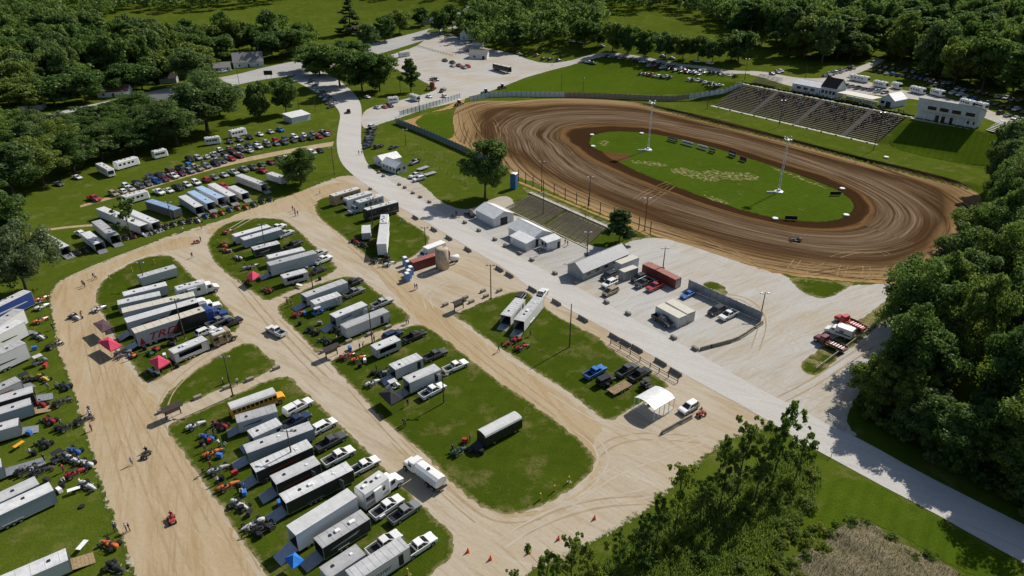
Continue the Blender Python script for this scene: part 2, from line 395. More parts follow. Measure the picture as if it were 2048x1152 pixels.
sheet('grass_island', [(1400,566),(1430,562),(1452,575),(1456,592),(1430,596)], GRI, .03, step=.6)
sheet('clay_spill', [(1062,362),(1120,392),(1180,418),(1250,446),(1300,470),(1380,490),(1450,512),(1520,540),(1590,552),(1650,558),(1740,566),(1836,570),(1870,545),(1700,530),(1550,500),(1400,455),(1300,420),(1180,380)], GVT, .022, jit=.5)
sheet('clay_haul_path', [(922,192),(900,212),(870,222),(820,238),(795,246),(830,262),(900,288),(960,312),(1020,345),(1060,366),(1080,350),(1010,320),(950,295),(915,283),(906,262),(902,240),(880,230),(850,234),(835,240),(850,226),(905,218),(935,200)], GVT, .03, jit=.5)
sheet('grass_island', [(826,244),(850,232),(880,227),(900,232),(908,250),(909,270),(898,280),(870,272),(845,258)], GRM, .06, jit=.3)
sheet('mown_field', [(1024,168),(1106,141),(1180,121),(1215,113),(1300,122),(1425,142),(1490,152),(1470,172),(1400,182),(1300,186),(1180,186),(1024,183),(990,183)], GRM, .06, grid=5)
sheet('bank_lawn', [(1768,292),(1800,250),(1830,246),(1960,262),(2010,278),(2040,310),(2020,335),(1980,332),(1880,320)], GRM, .10, grid=3)
sheet('roadside_lawn', [(1640,965),(1700,955),(1755,970),(1800,998),(1860,1030),(1920,1065),(2000,1110),(2060,1145),(2060,1200),(1960,1160),(1850,1100),(1780,1060),(1720,1040),(1650,1075),(1590,1065)], GRM, .03, jit=.3)
sheet('grass_island', [(1000,428),(1030,410),(1062,386),(1090,396),(1150,424),(1215,452),(1262,470),(1300,474),(1262,482),(1235,494),(1195,497),(1150,478),(1090,452),(1040,432)], GRI, .03, step=.8)
sheet('grass_island', [(1040,372),(1062,380),(1130,408),(1200,438),(1255,460),(1310,474),(1290,478),(1240,474),(1180,446),(1110,412),(1060,392)], GRI, .034, step=.8)
# ------------------------------------------------------------------ the clay oval
INN = [(1179,290),(1180,278),(1186,270),(1224,262),(1286,265),(1336,273),(1400,288),(1470,308),(1536,329),(1611,354),(1676,380),(1704,401),(1709,415),(1698,430),(1676,440),(1636,445),(1573,440),(1536,434),(1449,410),(1349,373),(1274,343),(1239,325),(1209,305),(1190,297)]
OUT = [(908,265),(905,240),(910,216),(930,205),(970,201),(1024,203),(1099,197),(1174,197),(1274,203),(1310,213),(1374,226),(1449,242),(1536,267),(1618,288),(1711,313),(1811,336),(1886,354),(1950,375),(1962,390),(1966,420),(1950,460),(1912,505),(1870,540),(1836,560),(1736,561),(1650,553),(1586,548),(1536,538),(1449,515),(1374,488),(1311,468),(1249,440),(1174,409),(1099,379),(1024,343),(985,320),(945,298),(918,283)]
def m_track():
    t = NT('clay_track'); u = t.attr('u'); v = t.attr('v'); w = t.attr('w')
    cv = t.node('ShaderNodeCombineXYZ', i_X=t.math('MULTIPLY', u, .02), i_Y=t.math('MULTIPLY', w, .9)).outputs[0]
    s1 = t.noise(cv, 1.0, 7, .62, .25)
    cv2 = t.node('ShaderNodeCombineXYZ', i_X=t.math('MULTIPLY', u, .045), i_Y=t.math('MULTIPLY', w, 3.6), i_Z=4.0).outputs[0]
    s2 = t.noise(cv2, 1.0, 5, .6, .15)
    big = t.noise(t.pos(), .03, 4, .5); fine = t.noise(t.pos(), 1.4, 5, .7)
    vv = t.math('ADD', v, t.math('MULTIPLY', t.math('SUBTRACT', big, .5), .16))
    base = t.ramp(vv, [(0.0,(.034,.018,.009)),(.13,(.036,.019,.009)),(.165,(.16,.089,.036)),(.22,(.086,.054,.028)),(.40,(.132,.092,.058)),(.55,(.105,.069,.039)),(.63,(.072,.043,.021)),(.74,(.056,.032,.015)),(.80,(.135,.080,.036)),(.88,(.235,.152,.072)),(1.0,(.31,.21,.105))])
    c = t.mix(t.ramp(s1, [(.38,.95),(.49,0.0)]), base, (.045,.022,.010))
    band = t.ramp(vv, [(.17,0.0),(.25,1.0),(.62,1.0),(.74,.15),(.95,.7)])
    c = t.mix(t.math('MULTIPLY', t.ramp(s1, [(.53,0.0),(.66,.95)]), band), c, (.21,.150,.098))
    c = t.mix(t.math('MULTIPLY', t.ramp(s2, [(.56,0.0),(.7,.7)]), band), c, (.24,.178,.125))
    c = t.mix(t.ramp(s2, [(.3,.6),(.42,0.0)]), c, (.04,.02,.009))
    c = t.mix(t.ramp(fine, [(.3,.3),(.5,0.0)]), c, (.05,.026,.012))
    c = t.mix(t.attr('bank_shade'), c, (.035,.019,.009))  # dark colour paints the shade of the steep outer bank into the clay
    return t.fin(c, 1.0, 0.0, t.math('ADD', t.math('MULTIPLY', s2, .7), t.math('MULTIPLY', fine, .3)), .8, .3)
TRK = m_track()
TRK2 = m_gravel('bare_clay', (.10,.05,.02), (.17,.09,.04), (.07,.034,.014), 0.3, (.05,.025,.01), .5)
def oval():
    A = [G(*p).to_2d() for p in INN]; B = [G(*p).to_2d() for p in OUT]
    A = resample(smooth_poly(A, 2), .8); B = resample(smooth_poly(B, 2), .8)
    c = sum(A, Vector((0,0)))/len(A)
    X = np.array([(p-c)[:] for p in A]); ev, U = np.linalg.eigh(X.T@X); sc = np.sqrt(ev/len(A))
    def ang(p):
        q = U.T@np.array((p-c)[:]); return math.atan2(q[0]/sc[0], q[1]/sc[1]) if np.linalg.det(U) > 0 else math.atan2(-q[0]/sc[0], q[1]/sc[1])
    def table(P):
        a = np.array([ang(p) for p in P]); o = np.argsort(a); return a[o], np.array([P[i][:] for i in o])
    ta, pa = table(A); tb, pb = table(B); N, M = 420, 47
    th = np.linspace(-math.pi, math.pi, N+1)
    ip = lambda t, T, P: np.stack([np.interp(t, T, P[:,k], period=2*math.pi) for k in (0,1)], 1)
    a = ip(th, ta, pa); b = ip(th, tb, pb)
    for _ in range(6): b[1:-1] = (b[:-2]+2*b[1:-1]+b[2:])/4
    u = np.concatenate([[0], np.cumsum(np.linalg.norm(np.diff((a*.6+b*.4), axis=0), axis=1))])
    v = []; uu = []; vv = []; ww = []; bk = []
    for i in range(N+1):
        wd = np.linalg.norm(b[i]-a[i])
        for j in range(M):
            f = j/(M-1); q = a[i]*(1-f)+b[i]*f
            z = H(q[0], q[1])+.05
            z += .25*math.exp(-((f-.17)/.03)**2)+.35*math.exp(-((f-.74)/.05)**2)-.0
            if H(q[0], q[1]) > .01: z = H(q[0], q[1])+.2
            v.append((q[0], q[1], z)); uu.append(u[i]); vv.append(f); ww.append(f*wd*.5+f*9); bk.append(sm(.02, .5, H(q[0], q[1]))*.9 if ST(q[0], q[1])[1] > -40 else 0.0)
    f = np.array([(i*M+j, i*M+j+1, (i+1)*M+j+1, (i+1)*M+j) for i in range(N) for j in range(M-1)])
    v = np.array(v); p, q, r = v[f[:,0]], v[f[:,1]], v[f[:,2]]
    if np.mean((q[:,0]-p[:,0])*(r[:,1]-p[:,1])-(q[:,1]-p[:,1])*(r[:,0]-p[:,0])) < 0: f = f[:, ::-1]
    me = fast_mesh('race_track', v, f, [TRK], attrs={'u': uu, 'v': vv, 'w': ww, 'bank_shade': bk}); me.polygons.foreach_set('use_smooth', [True]*len(f))
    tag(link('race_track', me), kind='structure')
    sheet('infield_grass', [tuple(p) for p in A], GRF, .06, step=.8, jit=.35, it=0, px=False, grid=3)
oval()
STRAWG = m_grass('dry_turf', (.050,.084,.006), (.068,.104,.009), (.040,.068,.006), dry=(.40,.32,.17), dryamt=.75, thr=.47, dsc=.8)
for q in ([(1334,338),(1370,336),(1400,346),(1420,338),(1450,345),(1500,345),(1525,356),(1505,362),(1450,358),(1420,366),(1390,358),(1350,347)], [(1262,320),(1300,324),(1340,330),(1330,334),(1290,330),(1262,326)], [(1195,284),(1212,280),(1222,288),(1205,294)], [(1400,392),(1450,408),(1465,412),(1450,402),(1420,390)], [(1540,332),(1600,354),(1660,378),(1650,378),(1595,358),(1545,338)]):
    sheet('dry_grass_patch', q, STRAWG, .075, step=.5, jit=.9, grid=2)
sheet('bare_clay_patch', [(1204,302),(1222,306),(1255,308),(1264,314),(1250,322),(1230,322),(1212,312)], TRK2, .08, step=.6, jit=.4, grid=2)

# tyre marks: pairs of narrow wheel tracks pressed into clay and gravel
MKC = plain('pale_tyre_mark', (.32,.22,.11), 1.0, 0.0, var=.2, scale=.6); MKD = plain('dark_tyre_mark', (.11,.062,.026), 1.0, 0.0, var=.25, scale=.6)
MKG = plain('pale_gravel_mark', (.405,.355,.285), 1.0, 0.0, var=.12, scale=.6); MKT = plain('tan_gravel_mark', (.325,.245,.15), 1.0, 0.0, var=.15, scale=.6)
NMARK = [0]
def tyre_mark(pts, mat, w=.3, gauge=1.7, off=.05):
    NMARK[0] += 1; off += .0011*NMARK[0]
    P = resample(smooth_poly([G(*p).to_2d() for p in pts], 3, False), 1.2, False); v = []; f = []
    for g in (-gauge/2, gauge/2):
        b = len(v)
        for i, p in enumerate(P):
            d = (P[min(i+1, len(P)-1)]-P[max(i-1, 0)]).normalized(); n = Vector((-d.y, d.x)); ww = w*(.55+.45*noise.noise((p.x*.3, p.y*.3, g)))*min(1, i/4+.1, (len(P)-1-i)/4+.1)
            for s in (-.5, .5): q = p+n*(g+s*ww); v.append((q.x, q.y, H(q.x, q.y)+off))
        f += [(b+2*i, b+2*i+1, b+2*i+3, b+2*i+2) for i in range(len(P)-1)]
    tag(link('tyre_mark', fast_mesh('tyre_mark', np.array(v), np.array(f)[:, ::-1], [mat])), kind='structure')
for pts in ([(1600,545),(1640,525),(1700,505),(1760,500),(1790,520),(1770,548),(1720,560)], [(1680,556),(1688,530),(1705,518),(1730,525),(1735,548),(1715,562)], [(1580,540),(1595,520),(1600,515)], [(1780,562),(1800,540),(1840,525),(1880,515)], [(1450,512),(1520,532),(1600,545),(1690,552),(1800,552),(1850,542)], [(1480,516),(1560,530),(1650,535),(1760,528),(1850,505)],
            [(1310,452),(1370,474),(1440,498),(1500,516)], [(1290,440),(1360,462),(1420,484),(1480,510),(1530,535)], [(1250,370),(1300,385),(1340,390)], [(1270,400),(1300,380),(1340,365)], [(1290,410),(1322,388),(1345,372)], [(925,215),(930,250),(945,285),(985,310),(1020,330)], [(935,212),(945,245),(965,275),(1000,300),(1040,325)], [(950,210),(985,235),(1000,265),(990,290)], [(1000,210),(970,230),(950,260)]):
    tyre_mark(pts, MKC, off=.12)
for pts in ([(1500,520),(1580,536),(1680,545),(1790,545)], [(1330,462),(1400,485),(1470,508)], [(940,220),(955,260),(990,295),(1050,330)], [(920,225),(925,262),(950,300)], [(1620,550),(1700,535),(1800,530)]):
    tyre_mark(pts, MKD, off=.125)
for pts in ([(1530,620),(1560,660),(1600,700),(1590,740),(1560,770),(1500,770)], [(1820,585),(1740,610),(1650,650),(1570,680),(1480,720),(1440,725)], [(1800,580),(1720,595),(1640,620),(1580,660),(1545,700)], [(1330,490),(1400,510),(1470,540),(1530,580),(1560,620)], [(1700,790),(1640,800),(1560,770),(1500,735)], [(1760,680),(1690,740),(1620,790),(1560,800)],
            [(1080,1020),(1160,985),(1210,930),(1200,890),(1160,860)], [(1300,985),(1230,1000),(1150,1010),(1060,1050),(1000,1090)], [(1430,870),(1350,900),(1260,930),(1200,960),(1120,1020)], [(1420,850),(1340,880),(1250,860),(1180,830),(1100,780)], [(960,570),(900,560),(850,590),(860,620)], [(1010,575),(940,590),(880,600)], [(460,460),(520,425),(600,400),(690,370)], [(130,560),(220,520),(330,480),(440,450),(540,410)]):
    tyre_mark(pts, MKG, off=-.004, w=.5)
for pts in ([(1290,1000),(1200,1005),(1110,1030),(1030,1070)], [(1400,880),(1300,870),(1230,880),(1190,910)], [(900,970),(960,1020),(1010,1040),(1080,1030)], [(790,880),(850,940),(910,1000),(960,1040)], [(700,770),(770,850),(830,910)], [(550,640),(610,700),(660,750)], [(330,830),(400,950),(460,1060),(510,1150)], [(250,760),(300,850),(360,960),(410,1060)], [(210,700),(240,800),(280,920),(330,1050),(370,1150)], [(170,640),(190,740),(220,850),(260,980)], [(880,640),(960,710),(1040,770),(1120,830)], [(700,490),(760,540),(830,610)], [(470,560),(520,620),(580,690),(650,760)], [(1560,800),(1620,770),(1680,730),(1740,690)], [(1450,590),(1500,600),(1530,640),(1510,700)], [(440,700),(380,740),(330,790),(320,850)]):
    tyre_mark(pts, MKT, off=-.018, w=.55)
# ------------------------------------------------------------------ trees
def depth_of(P): return P.y*_cp-(P.z-CAMH)*_sp
def rise(P, topy):
    """height of an upright thing standing at P whose top shows at row topy"""
    k = (576-topy)/FPX
    return P.y*(k*_cp-_sp)/(_cp+k*_sp)+CAMH-P.z
def proj(P):
    d = depth_of(P); return 1024+FPX*P.x/d, 576-FPX*(P.y*_sp+(P.z-CAMH)*_cp)/d
def m_leaf(name, cols, trans=.32):
    t = NT(name); o = t.node('ShaderNodeObjectInfo'); r = t.attr('rnd')
    base = t.ramp(o.outputs['Random'], [(i/max(1, len(cols)-1), c) for i, c in enumerate(cols)])
    base = t.mix(1.0, base, o.outputs['Color'], 'MULTIPLY')
    col = t.mix(1.0, base, t.ramp(r, [(0.0, .55), (.5, 1.0), (1.0, 1.55)]), 'MULTIPLY')
    d = t.node('ShaderNodeBsdfDiffuse', i_Color=col); tr = t.node('ShaderNodeBsdfTranslucent', i_Color=t.mix(.45, col, (.17,.27,.045)))
    gl = t.node('ShaderNodeBsdfGlossy', i_Roughness=.45, i_Color=(.9,1,.8,1))
    a = t.node('ShaderNodeMixShader', i_Fac=trans, i_1=d.outputs[0], i_2=tr.outputs[0])
    b = t.node('ShaderNodeMixShader', i_Fac=.012, i_1=a.outputs[0], i_2=gl.outputs[0])
    t.l(b.outputs[0], t.out.inputs['Surface']); return t.m
LEAF = m_leaf('leaves', [(.088,.145,.038),(.100,.158,.040),(.115,.168,.042)], .52)
LEAFP = m_leaf('leaves_pale', [(.12,.155,.075),(.13,.165,.08)], .4)
LEAFD = m_leaf('leaves_dark', [(.06,.10,.032),(.07,.11,.035)])
LEAFY = m_leaf('leaves_young', [(.14,.20,.03),(.165,.22,.034),(.15,.20,.036)], .55)
BARK = plain('bark', (.085,.065,.05), .95, .1, var=.4, scale=3)
STRAW = m_leaf('dry_grass', [(.24,.20,.125),(.34,.29,.19)], .2)
WEED = m_leaf('weeds', [(.13,.18,.03),(.16,.20,.04)], .55)

def leaf_cloud(rg, C, Rb, n, size, flat=.75, up=.25):
    """n leaf faces over the surfaces of blobs (centres C, radii Rb), each blob broken into smaller sprays"""
    m = 8; d = rg.normal(size=(len(C), m, 3)); d[:,:,2] += .35; d /= np.linalg.norm(d, axis=2)[:,:,None]
    C = (C[:,None,:]+d*(Rb[:,None]*rg.uniform(.4, .85, (len(C), m)))[:,:,None]*np.array([1, 1, flat])).reshape(-1, 3)
    Rb = (Rb[:,None]*rg.uniform(.28, .58, (len(Rb), m))).ravel()
    k = rg.choice(len(C), n, p=(Rb**2)/np.sum(Rb**2))
    d = rg.normal(size=(n, 3)); d[:,2] += up; d /= np.linalg.norm(d, axis=1)[:,None]
    rr = Rb[k]*rg.uniform(.6, 1.1, n)
    p = C[k]+d*rr[:,None]*np.array([1, 1, flat])
    nn = d+rg.normal(size=(n, 3))*.38; nn /= np.linalg.norm(nn, axis=1)[:,None]
    a = np.cross(nn, rg.normal(size=(n, 3))); a /= np.linalg.norm(a, axis=1)[:,None]; b = np.cross(nn, a)
    s = size*rg.uniform(.55, 1.35, n)[:,None]
    v = np.stack([p-a*s, p-b*s*.62+nn*s*.15, p+a*s, p+b*s*.62+nn*s*.15], 1).reshape(-1, 3)
    f = np.arange(4*n).reshape(-1, 4)
    return v, f, np.repeat(np.clip(rg.normal(.5, .22, n)+.25*(rg.random(len(C))[k]-.5), 0, 1), 4)
def make_tree(seed, leaves, size, mat, form='round', nb=26, trunk=True):
    """unit tree: height 1, crown radius 1 in x, y; the object is scaled"""
    rg = np.random.default_rng(seed)
    if form == 'round':
        z0, z1 = .05, 1.0
        d = rg.normal(size=(nb, 3)); d /= np.linalg.norm(d, axis=1)[:,None]
        r = rg.uniform(.35, .8, nb); C = d*r[:,None]
        C[:,2] = (C[:,2]*.5+.5)*(z1-z0-.12)+z0+.02
        wid = np.clip(1.12-np.abs((C[:,2]-.42)/.66)**2.4, .3, 1.0); C[:,:2] *= wid[:,None]
        Rb = rg.uniform(.22, .46, nb)
    elif form == 'tall':
        C = np.stack([rg.normal(0, .33, nb), rg.normal(0, .33, nb), rg.uniform(.15, .93, nb)], 1)
        C[:,:2] *= np.clip(1.2-C[:,2], .3, 1)[:,None]; Rb = rg.uniform(.2, .36, nb)
    elif form == 'loose':
        C = np.stack([rg.normal(0, .42, nb), rg.normal(0, .42, nb), rg.uniform(.22, .97, nb)], 1)
        C[:,:2] *= np.clip(1.25-C[:,2]*.8, .3, 1)[:,None]; Rb = rg.uniform(.09, .24, nb)
    elif form == 'cone':
        z = rg.uniform(.08, .97, nb); t = rg.uniform(0, 6.283, nb); r = (1.02-z)*rg.uniform(.3, .9, nb)
        C = np.stack([r*np.cos(t), r*np.sin(t), z], 1); Rb = .09+.16*(1-z)
    else:                                     # bush
        C = np.stack([rg.normal(0, .45, nb), rg.normal(0, .45, nb), rg.uniform(.15, .75, nb)], 1); Rb = rg.uniform(.22, .42, nb)
    zs = .055/size if False else 1
    return C, Rb
def tree_meshes(seed, hgt, rad, leaves, size, mat, form='round', nb=26):
    rg = np.random.default_rng(seed+100)
    C, Rb = make_tree(seed, 0, 0, mat, form, nb)
    C = C*np.array([rad, rad, hgt]); Rb = Rb*rad
    flat = {'cone': .35, 'bush': .8}.get(form, .8)
    v, f, r = leaf_cloud(rg, C, Rb, leaves, size, flat)
    rr = np.hypot(v[:,0], v[:,1]); v[:,:2] *= rad/np.percentile(rr, 96); v[:,2] *= hgt/np.percentile(v[:,2], 99.7); C[:,:2] *= rad/np.percentile(rr, 96)
    v[:,2] = np.maximum(v[:,2], .05)
    crown = fast_mesh('crown', v, f, [mat], attrs={'rnd': r})
    m = MB().mat(BARK); tr = max(.10, hgt*.017); th = hgt*(.72 if form != 'cone' else .95)
    bend = [Vector((rg.normal(0, .02)*hgt*k/4, rg.normal(0, .02)*hgt*k/4, th*k/4-(.15 if k == 0 else 0))) for k in range(5)]
    for k in range(4): m.tube(bend[k], bend[k+1], tr*(1.25 if k == 0 else 1-.2*k), tr*(1-.2*(k+1)), 7, False)
    if form != 'bush':
        for i in np.argsort(-Rb)[:9]:
            z = max(.16*hgt, C[i][2]*.62); k = min(3, int(z/th*4)); p = bend[k].lerp(bend[k+1], min(1, z/th*4-k))
            q = Vector(C[i]); mid = p.lerp(q, .5)+Vector((0, 0, .04*hgt))
            m.tube(p, mid, tr*.42, tr*.28, 5, False); m.tube(mid, q, tr*.28, tr*.1, 5, False)
    return m.mesh('trunk'), crown, hgt, rad
def protos(n, s0, *a, **k): return [tree_meshes(s0+i, *a, **k) for i in range(n)]
PT = {'big': protos(4, 10, 18, 6.2, 22000, .235, LEAF, 'round', 38),
      'mid': protos(4, 20, 20, 8.0, 9500, .48, LEAF, 'round', 30),
      'tall': protos(2, 30, 22, 6.5, 8000, .45, LEAF, 'tall', 28),
      'pale': protos(1, 40, 16, 7, 20000, .25, LEAFP, 'round', 36),
      'dark': protos(2, 44, 14, 4.5, 5000, .42, LEAFD, 'tall', 24),
      'cone': protos(2, 50, 22, 6, 5500, .5, LEAFD, 'cone', 46),
      'loose': protos(3, 60, 9, 3.2, 2600, .17, LEAFY, 'loose', 26),
      'sparse': protos(1, 66, 9, 3.8, 1900, .24, LEAF, 'loose', 30),
      'bush': protos(4, 70, 2.6, 2.3, 2300, .15, LEAFY, 'bush', 20),
      'shrub': protos(2, 80, 3.5, 3.0, 1100, .4, LEAF, 'bush', 18)}
KINDN = {'big': 'tree', 'mid': 'tree', 'tall': 'tree', 'pale': 'tree', 'dark': 'tree', 'cone': 'pine_tree', 'loose': 'sapling', 'sparse': 'tree', 'bush': 'bush', 'shrub': 'bush'}
ntree = 0
TINTS = [('deep green', (.62,.74,.72)), ('mid-green', (.95,1,.9)), ('yellow-green', (1.4,1.2,.9)), ('grey-green', (1.08,1.0,1.3))]
def plant(P, kind, hgt, rad, label, group=None, rz=None, rng=rnd):
    global ntree
    tn, tc = ('', (1,1,1))
    if '%' in label: tn, tc = rng.choice(TINTS); label = label.replace('%', tn+(' ' if tn else ''))
    tm, cm, h0, r0 = rng.choice(PT[kind]); ntree += 1
    cat = 'bush' if kind in ('bush', 'shrub') else 'tree'
    o = thing(KINDN[kind], label, cat, P, rng.uniform(0, 6.28) if rz is None else rz, group)
    o.scale = (rad/r0, rad/r0, hgt/h0)
    link('trunk', tm, o); link('crown', cm, o).color = (*tc, 1)
    return o
def tpx(bx, by, topy, wpx, kind, label, group=None):
    P = G(bx, by); h = rise(P, topy); return plant(P, kind, max(2, h), wpx/2*depth_of(P)/FPX*1.05, label, group)
tpx(970,396,280,86,'big','big round tree beside the plank bleachers and blue toilet booth')
tpx(1238,489,420,54,'dark','dark upright tree behind the long grey-roofed shed')
tpx(602,370,297,70,'big','round tree at the bend of the dirt lane by a small white trailer')
tpx(264,478,395,62,'sparse','thin sparse tree growing between parked white trailers')
tpx(521,236,166,52,'mid','leaning tree on the lawn behind the small white shed, nearer the highway wood')
tpx(573,228,158,48,'mid','tree on the lawn directly behind the small white shed')
tpx(822,184,118,36,'tall','slim tree beside the red loader at the gravel yard')
tpx(702,68,-6,54,'cone','tall dark pine standing alone in the far meadow')
tpx(54,586,455,128,'pale','pale grey-green broad tree at the corner of the dirt lane')
tpx(14,500,388,105,'big','leafy tree behind the pale grey-green tree')
tpx(1476,122,62,64,'mid','round tree at the end of the hedge behind the far car park')
tpx(1700,122,65,60,'mid','greyish tree behind the concession trailers')
for b in [(640,152,100,80),(680,172,92,86),(725,186,100,84),(760,183,108,70),(620,140,90,50),(700,150,82,80)]:
    tpx(*b, 'mid', '%tree in the dense clump between the road junction and gravel yard', 'trees of the clump by the gravel yard')
for b in [(415,262,146,128),(356,292,200,95),(272,245,184,72),(217,236,206,36),(388,172,98,84),(440,232,160,70),(310,275,205,80)]:
    tpx(*b, 'big', '%large leafy tree between the highway and the parking field', 'large trees between highway and parking field')
for b in [(240,290,238,90),(190,285,235,70),(120,320,240,90),(60,330,245,90),(15,330,235,80),(150,345,262,90),(90,372,275,95),(30,395,290,110),(205,320,252,80),(270,308,240,80),(5,372,290,90),(320,296,225,70),(80,300,225,90),(180,262,212,80),(140,275,225,80),(40,275,222,90),(230,262,208,70),(0,285,215,80)]:
    tpx(*b, 'big', '%leafy tree along the shaded side of the parking field', 'trees along the parking field')
for b in [(948,72,20,36),(905,62,8,40),(800,68,22,44),(770,82,32,44),(740,95,48,44),(845,52,15,36),(880,70,20,34)]:
    tpx(*b, 'mid', '%tree beside the highway near the gravel yard', 'trees beside the highway')
for b in [(1195,95,50,40),(1225,102,45,48),(1255,106,52,40),(1290,112,62,44),(1330,118,66,44),(1365,120,70,44),(1395,122,72,44),(1425,124,82,36),(1170,92,40,44)]:
    tpx(*b, 'mid', '%round tree in the hedge row behind the far parked cars', 'hedge row behind the far car park')

def in_poly(x, y, A):
    B = np.roll(A, -1, 0); c = ((A[:,1] > y) != (B[:,1] > y))
    xi = A[c,0]+(y-A[c,1])/(B[c,1]-A[c,1])*(B[c,0]-A[c,0]); return np.count_nonzero(xi > x) % 2
def scatter(poly_px, gap, seed, jitter=True):
    A = np.array([G(*p)[:2] for p in poly_px]); rg = random.Random(seed); out = []
    x0, y0 = A.min(0); x1, y1 = A.max(0); cells = {}
    for _ in range(int((x1-x0)*(y1-y0)/gap/gap*7)):
        x, y = rg.uniform(x0, x1), rg.uniform(y0, y1)
        i, j = int(x//gap), int(y//gap)
        if any((x-a)**2+(y-b)**2 < gap*gap for di in (-1,0,1) for dj in (-1,0,1) for a, b in cells.get((i+di, j+dj), ())): continue
        if not in_poly(x, y, A): continue
        cells.setdefault((i, j), []).append((x, y)); out.append(Vector((x, y, H(x, y))))
    return out
WOODS = [  # outline of where trunks stand, spacing, height range, label, group
 ([(1850,600),(1815,655),(1800,712),(1778,775),(1765,805),(1805,835),(1880,878),(1970,922),(2090,985),(2330,1090),(2700,1000),(2600,560),(2250,350),(2090,300),(2040,320),(2000,372),(1990,410),(1978,450),(1945,500),(1905,550)], 9.0, (14,24), 'big', '%tall leafy tree in the dense wood beside the racetrack', 'trees of the wood beside the racetrack'),
 ([(1640,138),(1700,122),(1760,118),(1830,150),(1920,178),(2060,228),(2300,300),(2500,150),(2400,-60),(1600,-70),(1440,-40),(1440,40),(1510,95),(1560,108)], 12.5, (20,28), 'mid', '%tall tree in the wood behind the terrace car park', 'trees of the wood behind the terrace'),
 ([(925,92),(985,102),(1030,108),(1080,98),(1130,92),(1185,88),(1215,55),(1190,20),(1250,-40),(1000,-60),(930,-30),(960,30),(930,60)], 11.5, (18,26), 'mid', '%tall tree in the wood between gravel yard and far lawn', 'trees of the wood by the far lawn'),
 ([(1180,10),(1250,28),(1330,18),(1440,52),(1480,90),(1520,60),(1440,-60),(1180,-60)], 12.5, (18,26), 'mid', '%tree at the back edge of the far lawn', 'trees at the back of the far lawn'),
 ([(-100,180),(0,215),(80,205),(180,185),(300,165),(350,140),(440,118),(520,108),(600,118),(640,112),(640,92),(560,90),(480,100),(420,108),(330,112),(220,112),(170,90),(110,30),(40,-10),(-150,-30),(-300,120)], 12.5, (19,28), 'mid', '%leafy tree in the wood across the highway', 'trees of the wood across the highway'),
 ([(180,48),(260,20),(330,28),(420,24),(480,18),(600,-2),(700,-8),(900,-5),(900,-60),(150,-60),(120,-20)], 13, (16,23), 'mid', '%tree along the far edge of the meadow', 'trees along the far edge of the meadow'),
]
cand = []
for i, (poly, gap, hr, kd, lb, gr) in enumerate(WOODS):
    for P in scatter(poly, gap, 50+i):
        px, py = proj(P); h = rnd.uniform(*hr)
        _, ty = proj(P+Vector((0, 0, h)))
        if px < -120 or px > 2230 or ty > 1180 or py < -60: continue
        cand.append((depth_of(P), P, h, gap, kd, lb, gr))
cand.sort(key=lambda c: c[0])
NIND = 292-ntree
far = cand[NIND:]
for d, P, h, gap, kd, lb, gr in cand[:NIND]:
    k = kd if rnd.random() < .72 else ('tall' if kd == 'mid' else 'big')
    plant(P, k, h, gap*rnd.uniform(.62, .82), lb, gr)
def far_woods(items):
    rg = np.random.default_rng(5); V = []; F = []; A = []; n = 0
    protoC = [make_tree(200+i, 0, 0, None, 'round', 22) for i in range(6)]
    for d, P, h, gap, *_ in items:
        C, Rb = protoC[rg.integers(6)]; r = gap*rg.uniform(.62, .85)
        th = rg.uniform(0, 6.28); c, s = math.cos(th), math.sin(th)
        C2 = np.stack([(C[:,0]*c-C[:,1]*s)*r, (C[:,0]*s+C[:,1]*c)*r, C[:,2]*h], 1)+np.array(P)
        k = int(np.clip(520*(480/d)**1.2, 150, 700))
        v, f, a = leaf_cloud(rg, C2, Rb*r, k, 1.0*(d/480)**.6)
        V.append(v); F.append(f+n); A.append(np.clip(a*.7+rg.uniform(-.1, .4), 0, 1)); n += len(v)
    if V: tag(link('distant_woodland', fast_mesh('distant_woodland', np.concatenate(V), np.concatenate(F), [LEAF], attrs={'rnd': np.concatenate(A)})),
        'unbroken mass of distant treetops along the skyline', 'woodland', kind='stuff')
far_woods(far)
# understorey at the edge of the near wood
EDGE = [(1850,612),(1815,668),(1788,730),(1750,800),(1722,842),(1770,876),(1850,925),(1930,968),(2050,1032),(2150,1090)]
E_ = [G(*p) for p in EDGE]
for a, b in zip(E_[:-1], E_[1:]):
    for k in range(2):
        P = a.lerp(b, (k+rnd.random())/2)+Vector((rnd.uniform(3.5, 6), rnd.uniform(1, 4), 0)); plant(P, 'big', rnd.uniform(9, 13), rnd.uniform(3.8, 5.2), '%smaller tree leaning out at the edge of the wood by the road', 'smaller trees at the wood edge')
    for k in range(7):
        P = a.lerp(b, (k+rnd.random())/7)+Vector((rnd.uniform(.5, 6), rnd.uniform(-.5, 4), 0))
        plant(P, 'shrub', rnd.uniform(2.5, 5), rnd.uniform(2.0, 3.2), '%thicket bush at the shaded edge of the wood by the road', 'thicket at the wood edge')
print('TREES individual', ntree, 'cand', len(cand), 'far', len(far))

